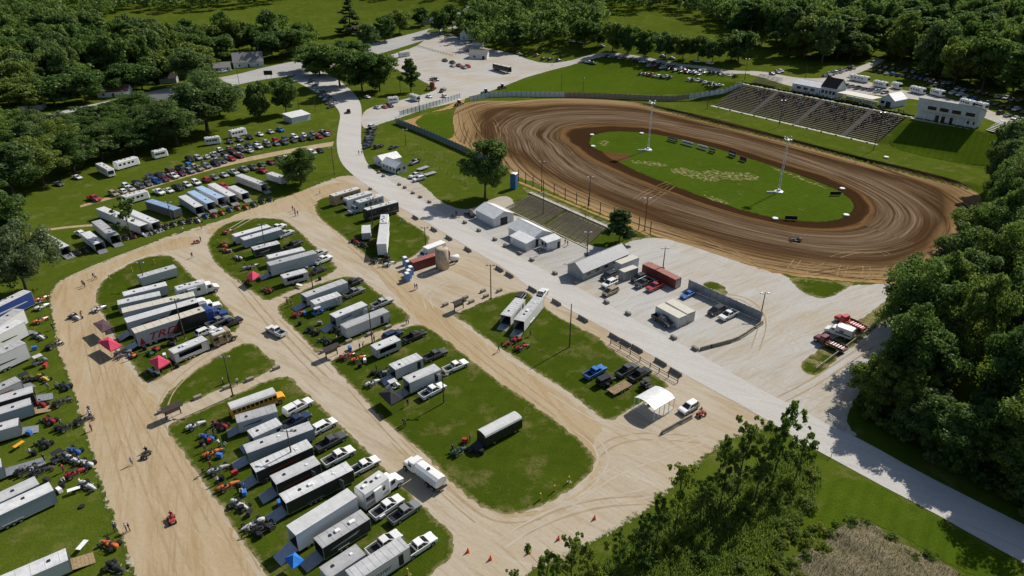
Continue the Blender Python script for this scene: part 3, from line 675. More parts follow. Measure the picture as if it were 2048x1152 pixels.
# brush and saplings along the near verge
for b in [(1400,1035,950,56),(1280,1120,1040,50),(1472,990,832,84),(1545,965,808,80),(1510,1000,875,70),(1440,1010,880,56),(1348,1068,930,62),(1310,1095,1000,64),(1590,960,850,60),(1140,1195,1066,70),(1090,1210,1096,72),(1236,1135,1066,44),(1180,1215,1100,70),(1025,1200,1138,40)]:
    tpx(*b, 'loose', '%slender young tree with open crown above the roadside brush', 'young trees above the roadside brush')
BRUSH = [(1270,1075),(1330,1020),(1400,975),(1440,960),(1500,935),(1560,915),(1605,905),(1640,935),(1645,965),(1600,1050),(1575,1085),(1560,1130),(1540,1180),(1500,1300),(1080,1320),(1070,1210),(1160,1160)]
for P in scatter(BRUSH, 4.2, 91):
    s = rnd.uniform(.6, 1.15); plant(P, 'bush', 1.5*s, 1.7*s, '%low bush in the thick roadside brush', 'bushes of the roadside brush')
def tufts(name, label, cat, poly, n, size, mat, seed, hmul=1.0, zf=None):
    A = np.array([G(*p)[:2] for p in poly]); rg = np.random.default_rng(seed); lo, hi = A.min(0), A.max(0); pts = []
    while len(pts) < n:
        q = rg.uniform(lo, hi)
        if in_poly(q[0], q[1], A): pts.append((q[0], q[1], (zf or H)(q[0], q[1])))
    p = np.array(pts); k = len(p); th = rg.uniform(0, 6.28, k); sz = size*rg.uniform(.5, 1.5, k)
    a = np.stack([np.cos(th), np.sin(th), np.zeros(k)], 1)*sz[:,None]*.10
    lean = rg.normal(0, .35, (k, 3)); lean[:,2] = 1; up = lean*sz[:,None]*hmul
    v = np.stack([p-a, p+a, p+up+a*.3, p+up-a*.3], 1).reshape(-1, 3)
    me = fast_mesh(name, v, np.arange(4*k).reshape(-1, 4), [mat], attrs={'rnd': np.repeat(rg.random(k), 4)})
    return tag(link(name, me), label, cat, kind='stuff')
tufts('weeds', 'tall green weeds between the roadside bushes', 'weeds', BRUSH, 30000, .6, WEED, 3)
MND = [(1700,1042),(1735,1038),(1760,1060),(1800,1085),(1860,1115),(1930,1150),(1990,1200),(1980,1290),(1560,1300),(1570,1190),(1585,1120),(1640,1085)]
def mound_h(x, y, A=np.array([G(*p)[:2] for p in MND])):
    d = math.sqrt(np.min((A[:,0]-x)**2+(A[:,1]-y)**2)) if in_poly(x, y, A) else 0.0
    return 1.5*sm(0, 6, d)+.25*noise.noise((x*.5, y*.5, 0))*sm(0, 2, d)
for b in [(60,222,160,80),(110,212,152,84),(172,205,140,80),(20,212,150,84),(150,190,125,80),(250,186,130,74),(285,180,126,70),(330,160,100,80),(228,170,108,80),(440,128,70,60),(400,150,88,70),(545,118,62,66),(590,112,58,60),(505,104,52,60)]:
    tpx(*b, 'mid', '%leafy tree standing among the houses across the highway', 'trees among the houses across the highway')
for P in scatter([(1560,1060),(1600,1030),(1650,1060),(1700,1035),(1740,1032),(1770,1060),(1720,1050),(1650,1100),(1600,1160),(1580,1250),(1540,1250),(1545,1150)], 1.8, 97)+scatter([(1775,1075),(1850,1108),(1940,1160),(2000,1230),(1960,1230),(1900,1170),(1820,1120)], 2.6, 98):
    s = rnd.uniform(.5, .9); plant(P, 'bush', 1.5*s, 1.7*s, '%low bush around the brush mound', 'bushes around the brush mound')
mo = sheet('brush_mound', MND, m_grass('dead_grass', (.20,.16,.105), (.27,.225,.15), (.08,.08,.04), dry=(.38,.32,.23), dryamt=1.0), .02, grid=1.2, jit=.4)
for v in mo.data.vertices: v.co.z += mound_h(v.co.x, v.co.y)
tufts('dry_weeds', 'bleached dry weeds covering the brush mound', 'weeds', MND, 14000, .30, STRAW, 4, zf=mound_h)
# ------------------------------------------------------------------ vehicle materials
def m_paint(name='vehicle_paint', rough=.28, spec=.5, grime=(.30,.25,.18), amt=.35):
    t = NT(name); o = t.node('ShaderNodeObjectInfo'); p = t.gen()
    g = t.noise(t.mapv(p, (1, 1, .6)), 1.3, 5, .65)
    z = t.node('ShaderNodeSeparateXYZ', i_0=p).outputs[2]
    low = t.math('MULTIPLY', t.ramp(z, [(.25, amt), (.9, amt*.12)]), t.ramp(g, [(.3, .3), (.7, 1.0)]))
    return t.fin(t.mix(low, o.outputs['Color'], grime), rough, spec)
PAINT = m_paint()
FLATP = m_paint('sheet_metal_paint', .5, .35, amt=.3)
GLASS = NT('tinted_glass').fin((.012,.015,.018), .06, .8)
TYRE = plain('tyre_rubber', (.018,.018,.019), .85, .2)
RIM = plain('alloy_rim', (.45,.45,.46), .35, .5, .6)
BLK = plain('black_plastic', (.022,.022,.024), .6, .3)
CHR = plain('chrome', (.6,.6,.62), .2, .5, .9)
HEADL = NT('headlamp_lens').fin((.75,.76,.78), .1, .7)
TAILL = NT('tail_lamp_lens').fin((.30,.015,.012), .2, .6)
WHITE = plain('white_paint', (.74,.74,.72), .45, .4, var=.06, grime=(.45,.42,.36))
ROOFW = plain('white_rubber_roof', (.50,.50,.50), .6, .3, var=.14, scale=.8, grime=(.33,.325,.31))
ALU = plain('bare_aluminium', (.50,.51,.53), .38, .5, .75, var=.15)
STEEL = plain('galvanised_steel', (.36,.37,.38), .5, .5, .7)
def m_roofc():
    t = NT('painted_trailer_roof'); o = t.node('ShaderNodeObjectInfo'); p = t.gen(); f = t.noise(p, .9, 6, .7); g = t.noise(t.mapv(p, (.35, 2.2, 1)), 1.5, 5, .7)
    c = t.mix(1.0, o.outputs['Color'], t.ramp(f, [(.3, .72), (.7, 1.1)]), 'MULTIPLY'); c = t.mix(t.ramp(g, [(.55, 0.0), (.75, .6)]), c, (.25,.24,.22))
    return t.fin(c, .6, .25)
ROOFC = m_roofc()
DARKI = plain('dark_interior', (.05,.05,.05), .9, .1)
ORANGE = plain('orange_plastic', (.75,.11,.02), .5, .4)
WOOD = plain('weathered_planks', (.26,.19,.11), .85, .15, var=.4, scale=2.5)
RUBBERW = plain('white_painted_tyre', (.75,.75,.73), .7, .2)
SKIN = plain('skin', (.42,.25,.17), .6, .3, var=.1)
def cloth(name, c): return plain(name, c, .9, .1, var=.2, scale=4)
REDT = cloth('red_canopy_cloth', (.50,.06,.11)); BLUET = cloth('blue_canopy_cloth', (.03,.17,.55)); BLKT = cloth('black_canopy_cloth', (.035,.035,.038))

def wheel_mb(r, w, n=14, rim=True):
    m = MB().mat(TYRE); m.lathe([(r*.62,-w/2),(r*.93,-w/2),(r,-w*.36),(r,w*.36),(r*.93,w/2),(r*.62,w/2)], n=n, ax='y')
    if rim: m.mat(RIM).lathe([(r*.25,-w*.52),(r*.6,-w*.5),(r*.6,w*.5),(r*.25,w*.52)], n=10, ax='y')
    return m
def shell(m, prof, w, ch=.07, ins=.05):
    cx = sum(p[0] for p in prof)/len(prof); cz = sum(p[1] for p in prof)/len(prof)
    sx = 1-ins/max(abs(p[0]-cx) for p in prof); sz = 1-ins/max(abs(p[1]-cz) for p in prof)
    a = sum(prof[i][0]*prof[(i+1)%len(prof)][1]-prof[(i+1)%len(prof)][0]*prof[i][1] for i in range(len(prof)))
    if a < 0: prof = prof[::-1]
    r = lambda y, k: [(cx+(x-cx)*(sx if k else 1), y, cz+(z-cz)*(sz if k else 1)) for x, z in prof]
    return m.loft([r(w, 1), r(w-ch, 0), r(-w+ch, 0), r(-w, 1)])
def house(m, x0, x1, X0, X1, w, W_, z, Z, glass=None):
    """cabin: base rectangle at height z to roof rectangle at Z, then panes set into it"""
    def rect(a, b, hw, zz): return [(a,-hw,zz),(b,-hw,zz),(b,hw,zz),(a,hw,zz)]
    m.loft([rect(x0, x1, w, z), rect(X0, X1, W_, Z-.05), rect(X0+.08, X1-.08, W_-.07, Z)])
def panes(x0, x1, X0, X1, w, W_, z, Z, splits):
    """windscreen, back window and side windows as separate panes slightly proud of the cabin"""
    out = []; e = .012
    def pt(f, k, side=None):   # f along 0..1, k up 0..1
        return x0+(x1-x0)*f+((X0+(X1-X0)*f)-(x0+(x1-x0)*f))*k, w+(W_-w)*k, z+(Z-z)*k
    k0, k1 = .08, .92
    for nm, f, d in (('windscreen', 1.0, e), ('back_window', 0.0, -e)):
        a, b = pt(f, k0), pt(f, k1); m = MB().mat(GLASS)
        y0, y1 = a[1]*.88, b[1]*.86; q = [(a[0]+d,-y0,a[2]),(a[0]+d,y0,a[2]),(b[0]+d,y1,b[2]),(b[0]+d,-y1,b[2])]
        m.quad(*(q if d > 0 else q[::-1])); out.append((nm, m))
    for s in (1, -1):
        for f0, f1 in splits:
            a, b, c, d = pt(f0, k0), pt(f1, k0), pt(f1, k1), pt(f0, k1)
            q = [(p[0], s*(p[1]+e), p[2]) for p in (a, b, c, d)]
            out.append(('side_window', MB().mat(GLASS).quad(*(q[::-1] if s > 0 else q))))
    return out
def car_parts(kind):
    P = []
    if kind in ('pickup', 'dually'):
        L, w, r = 5.9, 1.0, .41; ax0, ax1 = -1.75, 1.95
        m = MB().mat(PAINT)
        shell(m, [(-2.95,.45),(2.85,.42),(2.95,.62),(2.92,1.0),(2.75,1.12),(1.45,1.2),(-.75,1.2),(-.75,.62),(-2.95,.62)], w)
        for s in (1, -1): m.box(-2.93, -.74, s*(w-.10) if s > 0 else -w, w if s > 0 else -(w-.10), .6, 1.2)
        m.box(-2.95, -2.86, -w+.02, w-.02, .6, 1.18)
        c = (-.78, 1.62, -.6, .55, .93, .74, 1.14, 1.88); house(m, *c)
        m.mat(BLK).box(-2.85, -.78, -w+.11, w-.11, .62, .66)
        m.mat(CHR).box(2.9, 3.02, -.9, .9, .45, .66).box(-3.05, -2.94, -.9, .9, .48, .64)
        P += [('body', m)]+panes(*c, [(.06,.46),(.52,.86)])
        if kind == 'dually':
            q = MB().mat(PAINT)
            for s in (1, -1): shell_y = q.loft([[(ax0-.62, s*w, .55),(ax0+.62, s*w, .55),(ax0+.5, s*w, 1.0),(ax0-.5, s*w, 1.0)][::s], [(ax0-.55, s*(w+.2), .5),(ax0+.55, s*(w+.2), .5),(ax0+.42, s*(w+.2), .93),(ax0-.42, s*(w+.2), .93)][::s]])
            P.append(('rear_fenders', q))
    elif kind == 'cap':
        P = [p for p in car_parts('pickup') ]
        m = MB().mat(PAINT); house(m, -2.93, -.72, -2.8, -.72, .96, .84, 1.2, 1.9); P.append(('bed_cap', m))
        for s in (1, -1): P.append(('cap_window', MB().mat(GLASS).quad(*[(x, s*y, z) for x, y, z in ((-2.6,.945,1.34),(-.95,.945,1.34),(-1.0,.875,1.74),(-2.55,.875,1.74))][::-s])))
        return P
    elif kind in ('suv', 'van', 'sedan', 'hatch', 'jeep'):
        if kind == 'suv':
            L, w, r, ax0, ax1 = 4.9, .97, .38, -1.45, 1.45
            pr = [(-2.4,.4),(2.38,.36),(2.45,.6),(2.4,.92),(2.15,1.04),(1.2,1.12),(-2.35,1.14),(-2.45,.8)]; c = (-2.34, 1.38, -1.95, .32, .92, .74, 1.08, 1.78); sp = [(.04,.28),(.32,.6),(.64,.88)]
        elif kind == 'van':
            L, w, r, ax0, ax1 = 5.1, .98, .35, -1.5, 1.6
            pr = [(-2.5,.36),(2.45,.34),(2.54,.6),(2.35,.95),(1.6,1.12),(-2.45,1.14),(-2.55,.7)]; c = (-2.44, 2.0, -2.2, .5, .94, .78, 1.05, 1.78); sp = [(.05,.32),(.36,.62),(.66,.86)]
        elif kind == 'sedan':
            L, w, r, ax0, ax1 = 4.8, .91, .33, -1.4, 1.4
            pr = [(-2.35,.34),(2.32,.30),(2.4,.52),(2.3,.76),(1.2,.93),(-1.5,.98),(-2.3,.94),(-2.4,.6)]; c = (-1.8, 1.2, -.95, .1, .86, .66, .92, 1.44); sp = [(.14,.48),(.52,.84)]
        elif kind == 'hatch':
            L, w, r, ax0, ax1 = 4.3, .9, .34, -1.25, 1.3
            pr = [(-2.05,.36),(2.1,.32),(2.18,.55),(2.05,.84),(1.1,1.0),(-2.0,1.04),(-2.12,.7)]; c = (-2.0, 1.25, -1.5, .2, .86, .68, .98, 1.58); sp = [(.05,.28),(.32,.6),(.64,.86)]
        else:
            L, w, r, ax0, ax1 = 4.3, .9, .42, -1.25, 1.25
            pr = [(-2.05,.5),(2.05,.5),(2.1,.72),(2.02,1.08),(.9,1.16),(-2.0,1.16),(-2.1,.8)]; c = (-2.0, .8, -1.96, .55, .84, .78, 1.14, 1.86); sp = [(.05,.32),(.36,.66),(.7,.94)]
        m = MB().mat(PAINT); shell(m, pr, w); house(m, *c)
        m.mat(BLK).box(pr[1][0]-.02, pr[1][0]+.1, -w*.8, w*.8, pr[1][1]+.02, pr[1][1]+.2)
        P += [('body', m)]+panes(*c, sp)
        if kind == 'jeep': P.append(('spare_wheel', MB().mat(TYRE).lathe([(.12,-.1),(.4,-.1),(.4,.1),(.12,.1)], (-2.2, 0, 1.0), 12, 'x')))
    if kind == 'dually': pass
    fx = {'pickup': 2.96, 'dually': 2.96, 'suv': 2.44, 'van': 2.50, 'sedan': 2.37, 'hatch': 2.14, 'jeep': 2.07}[kind]
    rx = {'pickup': -2.96, 'dually': -2.96, 'suv': -2.44, 'van': -2.53, 'sedan': -2.38, 'hatch': -2.10, 'jeep': -2.09}[kind]
    zl = {'pickup': .9, 'dually': .9, 'suv': .82, 'van': .78, 'sedan': .64, 'hatch': .72, 'jeep': .9}[kind]
    for s in (1, -1):
        y = s*(w-.24); P.append(('headlight', MB().mat(HEADL).box(fx-.12, fx+.015, y-.17, y+.17, zl-.08, zl+.09)))
        P.append(('tail_light', MB().mat(TAILL).box(rx-.015, rx+.1, s*(w-.15)-.09, s*(w-.15)+.09, zl-.02, zl+.25)))
    a = MB().mat(BLK)
    for x in (ax0, ax1):
        for s in (1, -1):
            ring = [(x+(r+.09)*math.cos(t), s*(w+.006), r+(r+.09)*math.sin(t)) for t in [math.pi*k/8 for k in range(9)]]
            a.add(ring, [tuple(range(9))[::-s]])
    P.append(('wheel_arches', a))
    wm = wheel_mb(r, .24)
    for x in (ax0, ax1):
        for s in (1, -1):
            q = MB(); q.mats = wm.mats; q.v = [(v[0]+x, v[1]+s*(w-.10), v[2]+r) for v in wm.v]; q.f = wm.f; q.m = wm.m; P.append(('wheel', q))
    return P
def merge(parts):
    m = MB()
    for _, q in parts:
        b = len(m.v); m.v += q.v
        for f, k in zip(q.f, q.m):
            m.mat(q.mats[k] if q.mats else PAINT); m.f.append([i+b for i in f]); m.m.append(m.cur)
    return m
_cc = {}
def car_meshes(kind):
    if kind not in _cc:
        P = car_parts(kind); _cc[kind] = ([(n, m.mesh(n)) for n, m in P], merge(P).mesh(kind))
    return _cc[kind]
WHT, SIL, GRY, DGR, BLA = (.72,.72,.71), (.42,.43,.44), (.20,.205,.21), (.075,.078,.082), (.016,.017,.019)
CN = {'white': WHT, 'silver': SIL, 'grey': GRY, 'dark grey': DGR, 'black': BLA, 'red': (.38,.02,.025), 'maroon': (.13,.012,.02), 'blue': (.03,.16,.50), 'dark blue': (.018,.035,.10),
      'tan': (.32,.25,.15), 'navy': (.015,.05,.20), 'teal': (.02,.20,.22), 'light blue': (.25,.42,.55), 'green': (.03,.10,.05), 'brown': (.10,.06,.035), 'purple': (.12,.03,.16), 'orange': (.70,.16,.02), 'yellow': (.75,.50,.04), 'pink': (.6,.25,.35), 'brick red': (.26,.05,.035)}
KN = {'pickup': ('pickup_truck', 'pickup truck', 'pickup'), 'dually': ('pickup_truck', 'dually pickup truck', 'pickup'), 'cap': ('pickup_truck', 'pickup truck with bed cap', 'pickup'), 'suv': ('parked_suv', 'sport utility vehicle', 'suv'),
      'van': ('minivan', 'minivan', 'van'), 'sedan': ('parked_car', 'sedan', 'car'), 'hatch': ('parked_car', 'hatchback car', 'car'), 'jeep': ('off_road_car', 'boxy off-road car', 'car')}
ncar = 0
def car(px, py, hx, hy, kind, colour, where, group=None, near=None, label=None):
    """a vehicle whose middle shows at (px,py), nose towards (px+hx, py+hy)"""
    global ncar
    P = G(px, py, .8); Q = G(px+hx, py+hy, .8); P.z = H(P.x, P.y)+.015; rz = math.atan2(Q.y-P.y, Q.x-P.x)
    return car_at(P, rz, kind, colour, where, group, near, label)
def car_at(P, rz, kind, colour, where, group=None, near=None, label=None):
    global ncar; ncar += 1
    nm, kn, cat = KN[kind]; parts, one = car_meshes(kind); c = CN[colour]; fk = rnd.uniform(.88, 1.08); c = tuple(max(.004, x*fk) for x in c)
    label = label or f'{colour} {kn} {where}'
    if near is None: near = depth_of(P) < 200
    if near:
        o = thing(nm, label, cat, P, rz, group)
        for n, me in parts: link(n, me, o, color=c)
    else:
        o = tag(link(nm, one, None, P, rz, c), label, cat, group)
    s = rnd.uniform(.91, .97); o.scale = (s, s, s)
    return o

# ------------------------------------------------------------------ sprint cars, quads, carts
def sprint_parts():
    P = []; m = MB().mat(PAINT)
    def ring(x, w, z0, z1): return [(x,-w,z0),(x,w,z0),(x,w*.95,z1*.75+z0*.25),(x,w*.55,z1),(x,-w*.55,z1),(x,-w*.95,z1*.75+z0*.25)]
    m.loft([ring(1.95,.16,.34,.50), ring(1.3,.26,.30,.72), ring(.55,.36,.28,.88), ring(.35,.38,.28,.80)])
    m.loft([ring(.35,.38,.28,.62), ring(-.55,.40,.28,.66)])
    P.append(('body', m))
    m = MB().mat(PAINT); m.loft([ring(-.55,.34,.34,.98), ring(-.95,.40,.32,1.06), ring(-1.45,.36,.36,.98), ring(-1.75,.2,.46,.84)]); P.append(('tail_tank', m))
    m = MB().mat(BLK)
    for s in (1, -1):
        m.tube((-.6,s*.34,.6),(-.55,s*.30,1.42),.03,n=5).tube((-.55,s*.30,1.42),(.2,s*.28,1.36),.03,n=5).tube((.2,s*.28,1.36),(.6,s*.3,.8),.03,n=5)
        m.tube((-.55,s*.3,1.4),(-1.3,s*.2,.95),.025,n=5)
    m.tube((-.55,-.3,1.42),(-.55,.3,1.42),.03,n=5).tube((.2,-.28,1.36),(.2,.28,1.36),.03,n=5); P.append(('roll_cage', m))
    P.append(('seat', MB().mat(DARKI).box(-.5, -.1, -.22, .22, .6, 1.0)))
    m = MB().mat(STEEL)
    for s in (1, -1): m.tube((-.7,s*.45,.45),(-.6,s*.8,.42),.025,n=5).tube((-.6,s*.8,.42),(.5,s*.75,.42),.025,n=5).tube((.5,s*.75,.42),(.6,s*.4,.42),.025,n=5)
    m.tube((1.55,-.75,.33),(1.55,.75,.33),.035,n=5).tube((-1.0,-.8,.42),(-1.0,.8,.42),.05,n=5).tube((1.9,-.3,.4),(2.1,0,.42),.025,n=5).tube((1.9,.3,.4),(2.1,0,.42),.025,n=5); P.append(('nerf_bars', m))
    for x, y, r, w in ((1.55,.82,.33,.24),(1.55,-.82,.33,.24),(-1.0,.72,.42,.42),(-1.0,-.80,.45,.5)):
        q = wheel_mb(r, w); q.v = [(v[0]+x, v[1]+y, v[2]+r) for v in q.v]; P.append(('wheel', q))
    return P
def quad_parts():
    m = MB().mat(PAINT); m.cbox(-.75,-.15,-.45,.45,.5,.72,.06).cbox(.2,.85,-.42,.42,.5,.76,.06).box(-.2,.3,-.2,.2,.4,.62)
    P = [('body', m), ('seat', MB().mat(BLK).cbox(-.6,.15,-.16,.16,.72,.86,.05)), ('handlebar', MB().mat(BLK).tube((.3,-.38,1.02),(.3,.38,1.02),.03,n=5).tube((.3,0,.7),(.3,0,1.02),.04,n=5))]
    for x in (-.6, .62):
        for s in (1, -1): q = wheel_mb(.29, .24, 10); q.v = [(v[0]+x, v[1]+s*.45, v[2]+.29) for v in q.v]; P.append(('wheel', q))
    return P
def cart_parts(roofmat):
    m = MB().mat(PAINT); shell(m, [(-1.3,.35),(1.3,.35),(1.35,.6),(1.1,.85),(.75,.9),(.7,.5),(-.2,.5),(-.25,.8),(-1.3,.8)], .62, .05)
    P = [('body', m), ('seat', MB().mat(BLK).box(-.3,.2,-.5,.5,.55,.78).box(-.4,-.25,-.5,.5,.7,1.2)), ('roof', MB().mat(roofmat).cbox(-.9,.75,-.66,.66,1.82,1.92,.05))]
    for x in (-.85, .68):
        for s in (1, -1): P.append(('roof_post', MB().mat(BLK).tube((x+(.15 if x > 0 else 0),s*.58,.8),(x,s*.58,1.84),.025,n=5)))
    P.append(('steering_wheel', MB().mat(BLK).cyl((.55,.25,1.05),(1,0,.7),.17,.03,10)))
    for x in (-.9, .92):
        for s in (1, -1): q = wheel_mb(.3, .24, 10); q.v = [(v[0]+x, v[1]+s*.55, v[2]+.3) for v in q.v]; P.append(('wheel', q))
    return P
_pm = {}
def from_parts(key, fn, P, rz, name, label, cat, color, group=None, scale=1.0):
    if key not in _pm: _pm[key] = [(n, m.mesh(n)) for n, m in fn()]
    o = thing(name, label, cat, P, rz, group); o.scale = (scale,)*3
    for n, me in _pm[key]: link(n, me, o, color=color)
    return o
def aim(px, py, hx, hy, dz=.5):
    P = G(px, py, dz); Q = G(px+hx, py+hy, dz); P.z = H(P.x, P.y)+.03; return P, math.atan2(Q.y-P.y, Q.x-P.x)
def sprint(px, py, hx, hy, colour, where, group='race cars in the pits'):
    P, rz = aim(px, py, hx, hy); return from_parts('sprint', sprint_parts, P, rz, 'sprint_car', f'{colour} open-wheel race car {where}', 'race car', tuple(x*.8 for x in CN[colour]), group, .94)
def quad(px, py, hx, hy, colour, where, group='quads and carts in the pits'):
    P, rz = aim(px, py, hx, hy); return from_parts('quad', quad_parts, P, rz, 'quad_bike', f'{colour} quad bike {where}', 'quad bike', CN[colour], group)
def cart(px, py, hx, hy, colour, where, roof='black', group='quads and carts in the pits'):
    P, rz = aim(px, py, hx, hy, .9)
    return from_parts('cart'+roof, lambda: cart_parts(ROOFW if roof == 'white' else BLK), P, rz, 'utility_cart', f'{colour} utility cart with {roof} roof {where}', 'cart', CN[colour], group)

# ------------------------------------------------------------------ trailers
WM = {w: wheel_mb(w, .26, 12).mesh('wheel') for w in (.36, .5)}
VENT = MB().mat(BLK).cbox(-.22,.22,-.22,.22,0,.14,.04).mesh('roof_vent')
VENTW = MB().mat(WHITE).cbox(-.22,.22,-.22,.22,0,.12,.04).mesh('roof_vent')
ACU = MB().mat(WHITE).cbox(-.42,.42,-.32,.32,0,.28,.08).mesh('air_conditioner')
def wheels_on(o, xs, w, r=.36, y=None):
    for x in xs:
        for s in (1, -1): link('wheel', WM[r], o, (x, s*(w/2-.12 if y is None else y), r))
def trailer(rx, ry, dx, dy, L, Hh, colour, label, W_=2.5, ramp=0, door=0, ac=0, vents=2, axles=2, nose=0, fl=.55, roofmat=None, side_open=False, group='enclosed trailers in the pits', rampmat=None, seams=0, name='enclosed_trailer', cat='trailer'):
    """enclosed trailer: middle of its rear roof edge at (rx,ry), roof axis runs towards (dx,dy); length measured when L is 0"""
    A = G(rx, ry, Hh); B = G(dx, dy, Hh); v = (B-A).to_2d(); rz = math.atan2(v.y, v.x)
    if not L: L = v.length
    P = A.copy(); P.z = H(P.x, P.y)+.01
    o = thing(name, label, cat, P, rz, group); w = W_/2; c = CN[colour] if isinstance(colour, str) else colour
    m = MB().mat(FLATP); t = .05
    if side_open:
        m.box(0, L, w-t, w, fl, Hh-.08); m.box(0, L*.12, -w, -w+t, fl, Hh-.08).box(L*.80, L, -w, -w+t, fl, Hh-.08).box(L*.12, L*.80, -w, -w+t, fl, fl+.7).box(L*.12, L*.80, -w, -w+t, Hh-.3, Hh-.08)
    else: m.box(0, L, w-t, w, fl, Hh-.08).box(0, L, -w, -w+t, fl, Hh-.08)
    if nose: m.add([(L,-w,fl),(L,w,fl),(L,w,Hh-.08),(L,-w,Hh-.08),(L+nose,0,fl),(L+nose,0,Hh-.3)], [(0,4,5,3),(4,1,2,5),(3,5,2),(0,1,4)])
    else: m.box(L-t, L, -w+t, w-t, fl, Hh-.08)
    m.mat(DARKI).box(.02, L-t, -w+t, w-t, fl, fl+.08)
    link('walls', m.mesh('walls'), o, color=c)
    seams = seams or rnd.choice((0, 0, 6, 9)); rm = MB().mat(roofmat or ROOFC); rm.box(-.03, L+.03, -w-.03, w+.03, Hh-.08, Hh-.02); rm.box(.1, L-.1, -w+.16, w-.16, Hh-.02, Hh)
    for k in range(seams): x = L*(k+.5)/seams; rm.box(x-.03, x+.03, -w+.1, w-.1, Hh, Hh+.03)
    link('roof', rm.mesh('roof'), o, color=(lambda g: (g, g, g*1.01))(rnd.uniform(.34, .62)))
    tr = MB().mat(ALU)
    for x in (0, L):
        for s in (1, -1): tr.box(x-.05, x+.05, s*w-.04 if s > 0 else -w-.02, w+.02 if s > 0 else -w+.04, fl-.05, Hh-.085)
    tr.box(.06, L-.06, -w-.015, -w+.02, fl-.1, fl).box(.06, L-.06, w-.02, w+.015, fl-.1, fl)
    link('trim', tr.mesh('trim'), o)
    cx = L*.40; xs = [cx-(axles-1)*.44+.88*k for k in range(axles)]
    wheels_on(o, xs, W_+.1); fd = MB().mat(ALU)
    for s in (1, -1): fd.box(xs[0]-.5, xs[-1]+.5, s*w-.01 if s > 0 else -w-.16, w+.16 if s > 0 else -w+.01, .82, .87)
    link('fender', fd.mesh('fender'), o)
    link('chassis', MB().mat(BLK).box(.1, L-.05, -w+.3, w-.3, .34, fl).tube((L-.3,.6,.5),(L+1.3+nose,0,.5),.06,n=5).tube((L-.3,-.6,.5),(L+1.3+nose,0,.5),.06,n=5).tube((L+1.0+nose,0,.03),(L+1.0+nose,0,.75),.05,n=5).mesh('chassis'), o)
    for k in range(vents): link('roof_vent', VENT if k % 2 == 0 else VENTW, o, (L*(.25+.5*k/max(1, vents-1)), rnd.uniform(-.2, .2), Hh))
    for k in range(ac): link('air_conditioner', ACU, o, (L*(.4+.3*k), 0, Hh))
    if ramp:
        a = -math.atan2(fl-.06, ramp); rb = MB().mat(rampmat or STEEL).box(-ramp, 0, -w+.08, w-.08, -.05, .03)
        for k in range(6): rb.box(-ramp*(k+.5)/6-.03, -ramp*(k+.5)/6+.03, -w+.12, w-.12, .03, .05)
        q = link('ramp', rb.mesh('ramp'), o, (-.02, 0, fl)); q.rotation_euler = (0, a, 0)
    else:
        link('rear_door', MB().mat(FLATP).box(-.045, -.005, -w+.06, w-.06, fl, Hh-.12).mesh('rear_door'), o, color=c)
    if not side_open and rnd.random() < .55:
        sc = rnd.choice([(.35,.02,.03),(.03,.08,.3),(.02,.02,.022),(.4,.4,.42),(.6,.25,.03)]) if sum(c) > .3 else rnd.choice([(.5,.5,.5),(.35,.02,.03)])
        for s in (1, -1):
            y = s*(w+.006); x0 = L*rnd.uniform(.08, .2); x1 = L*rnd.uniform(.45, .72); z0 = fl+(Hh-fl)*rnd.uniform(.3, .5)
            link('side_stripe', MB().mat(PAINT).quad((x0,y,z0),(x1,y,z0+.12),(x1+.6,y,z0+.55),(x0+.5,y,z0+.22)).mesh('side_stripe'), o, color=sc)
    if door:
        d = link('side_door', MB().mat(BLK if sum(c) > .3 else DARKI).box(L*.78, L*.78+.8, -w-.012, -w-.004, fl+.1, Hh-.45).mesh('side_door'), o)
        if door > 1: link('open_door', MB().mat(FLATP if sum(c) > .3 else ALU).box(0, .05, -.85, 0, fl+.1, Hh-.45).mesh('open_door'), o, (L*.78-.06, -w-.02, 0), .35, c)
    return o
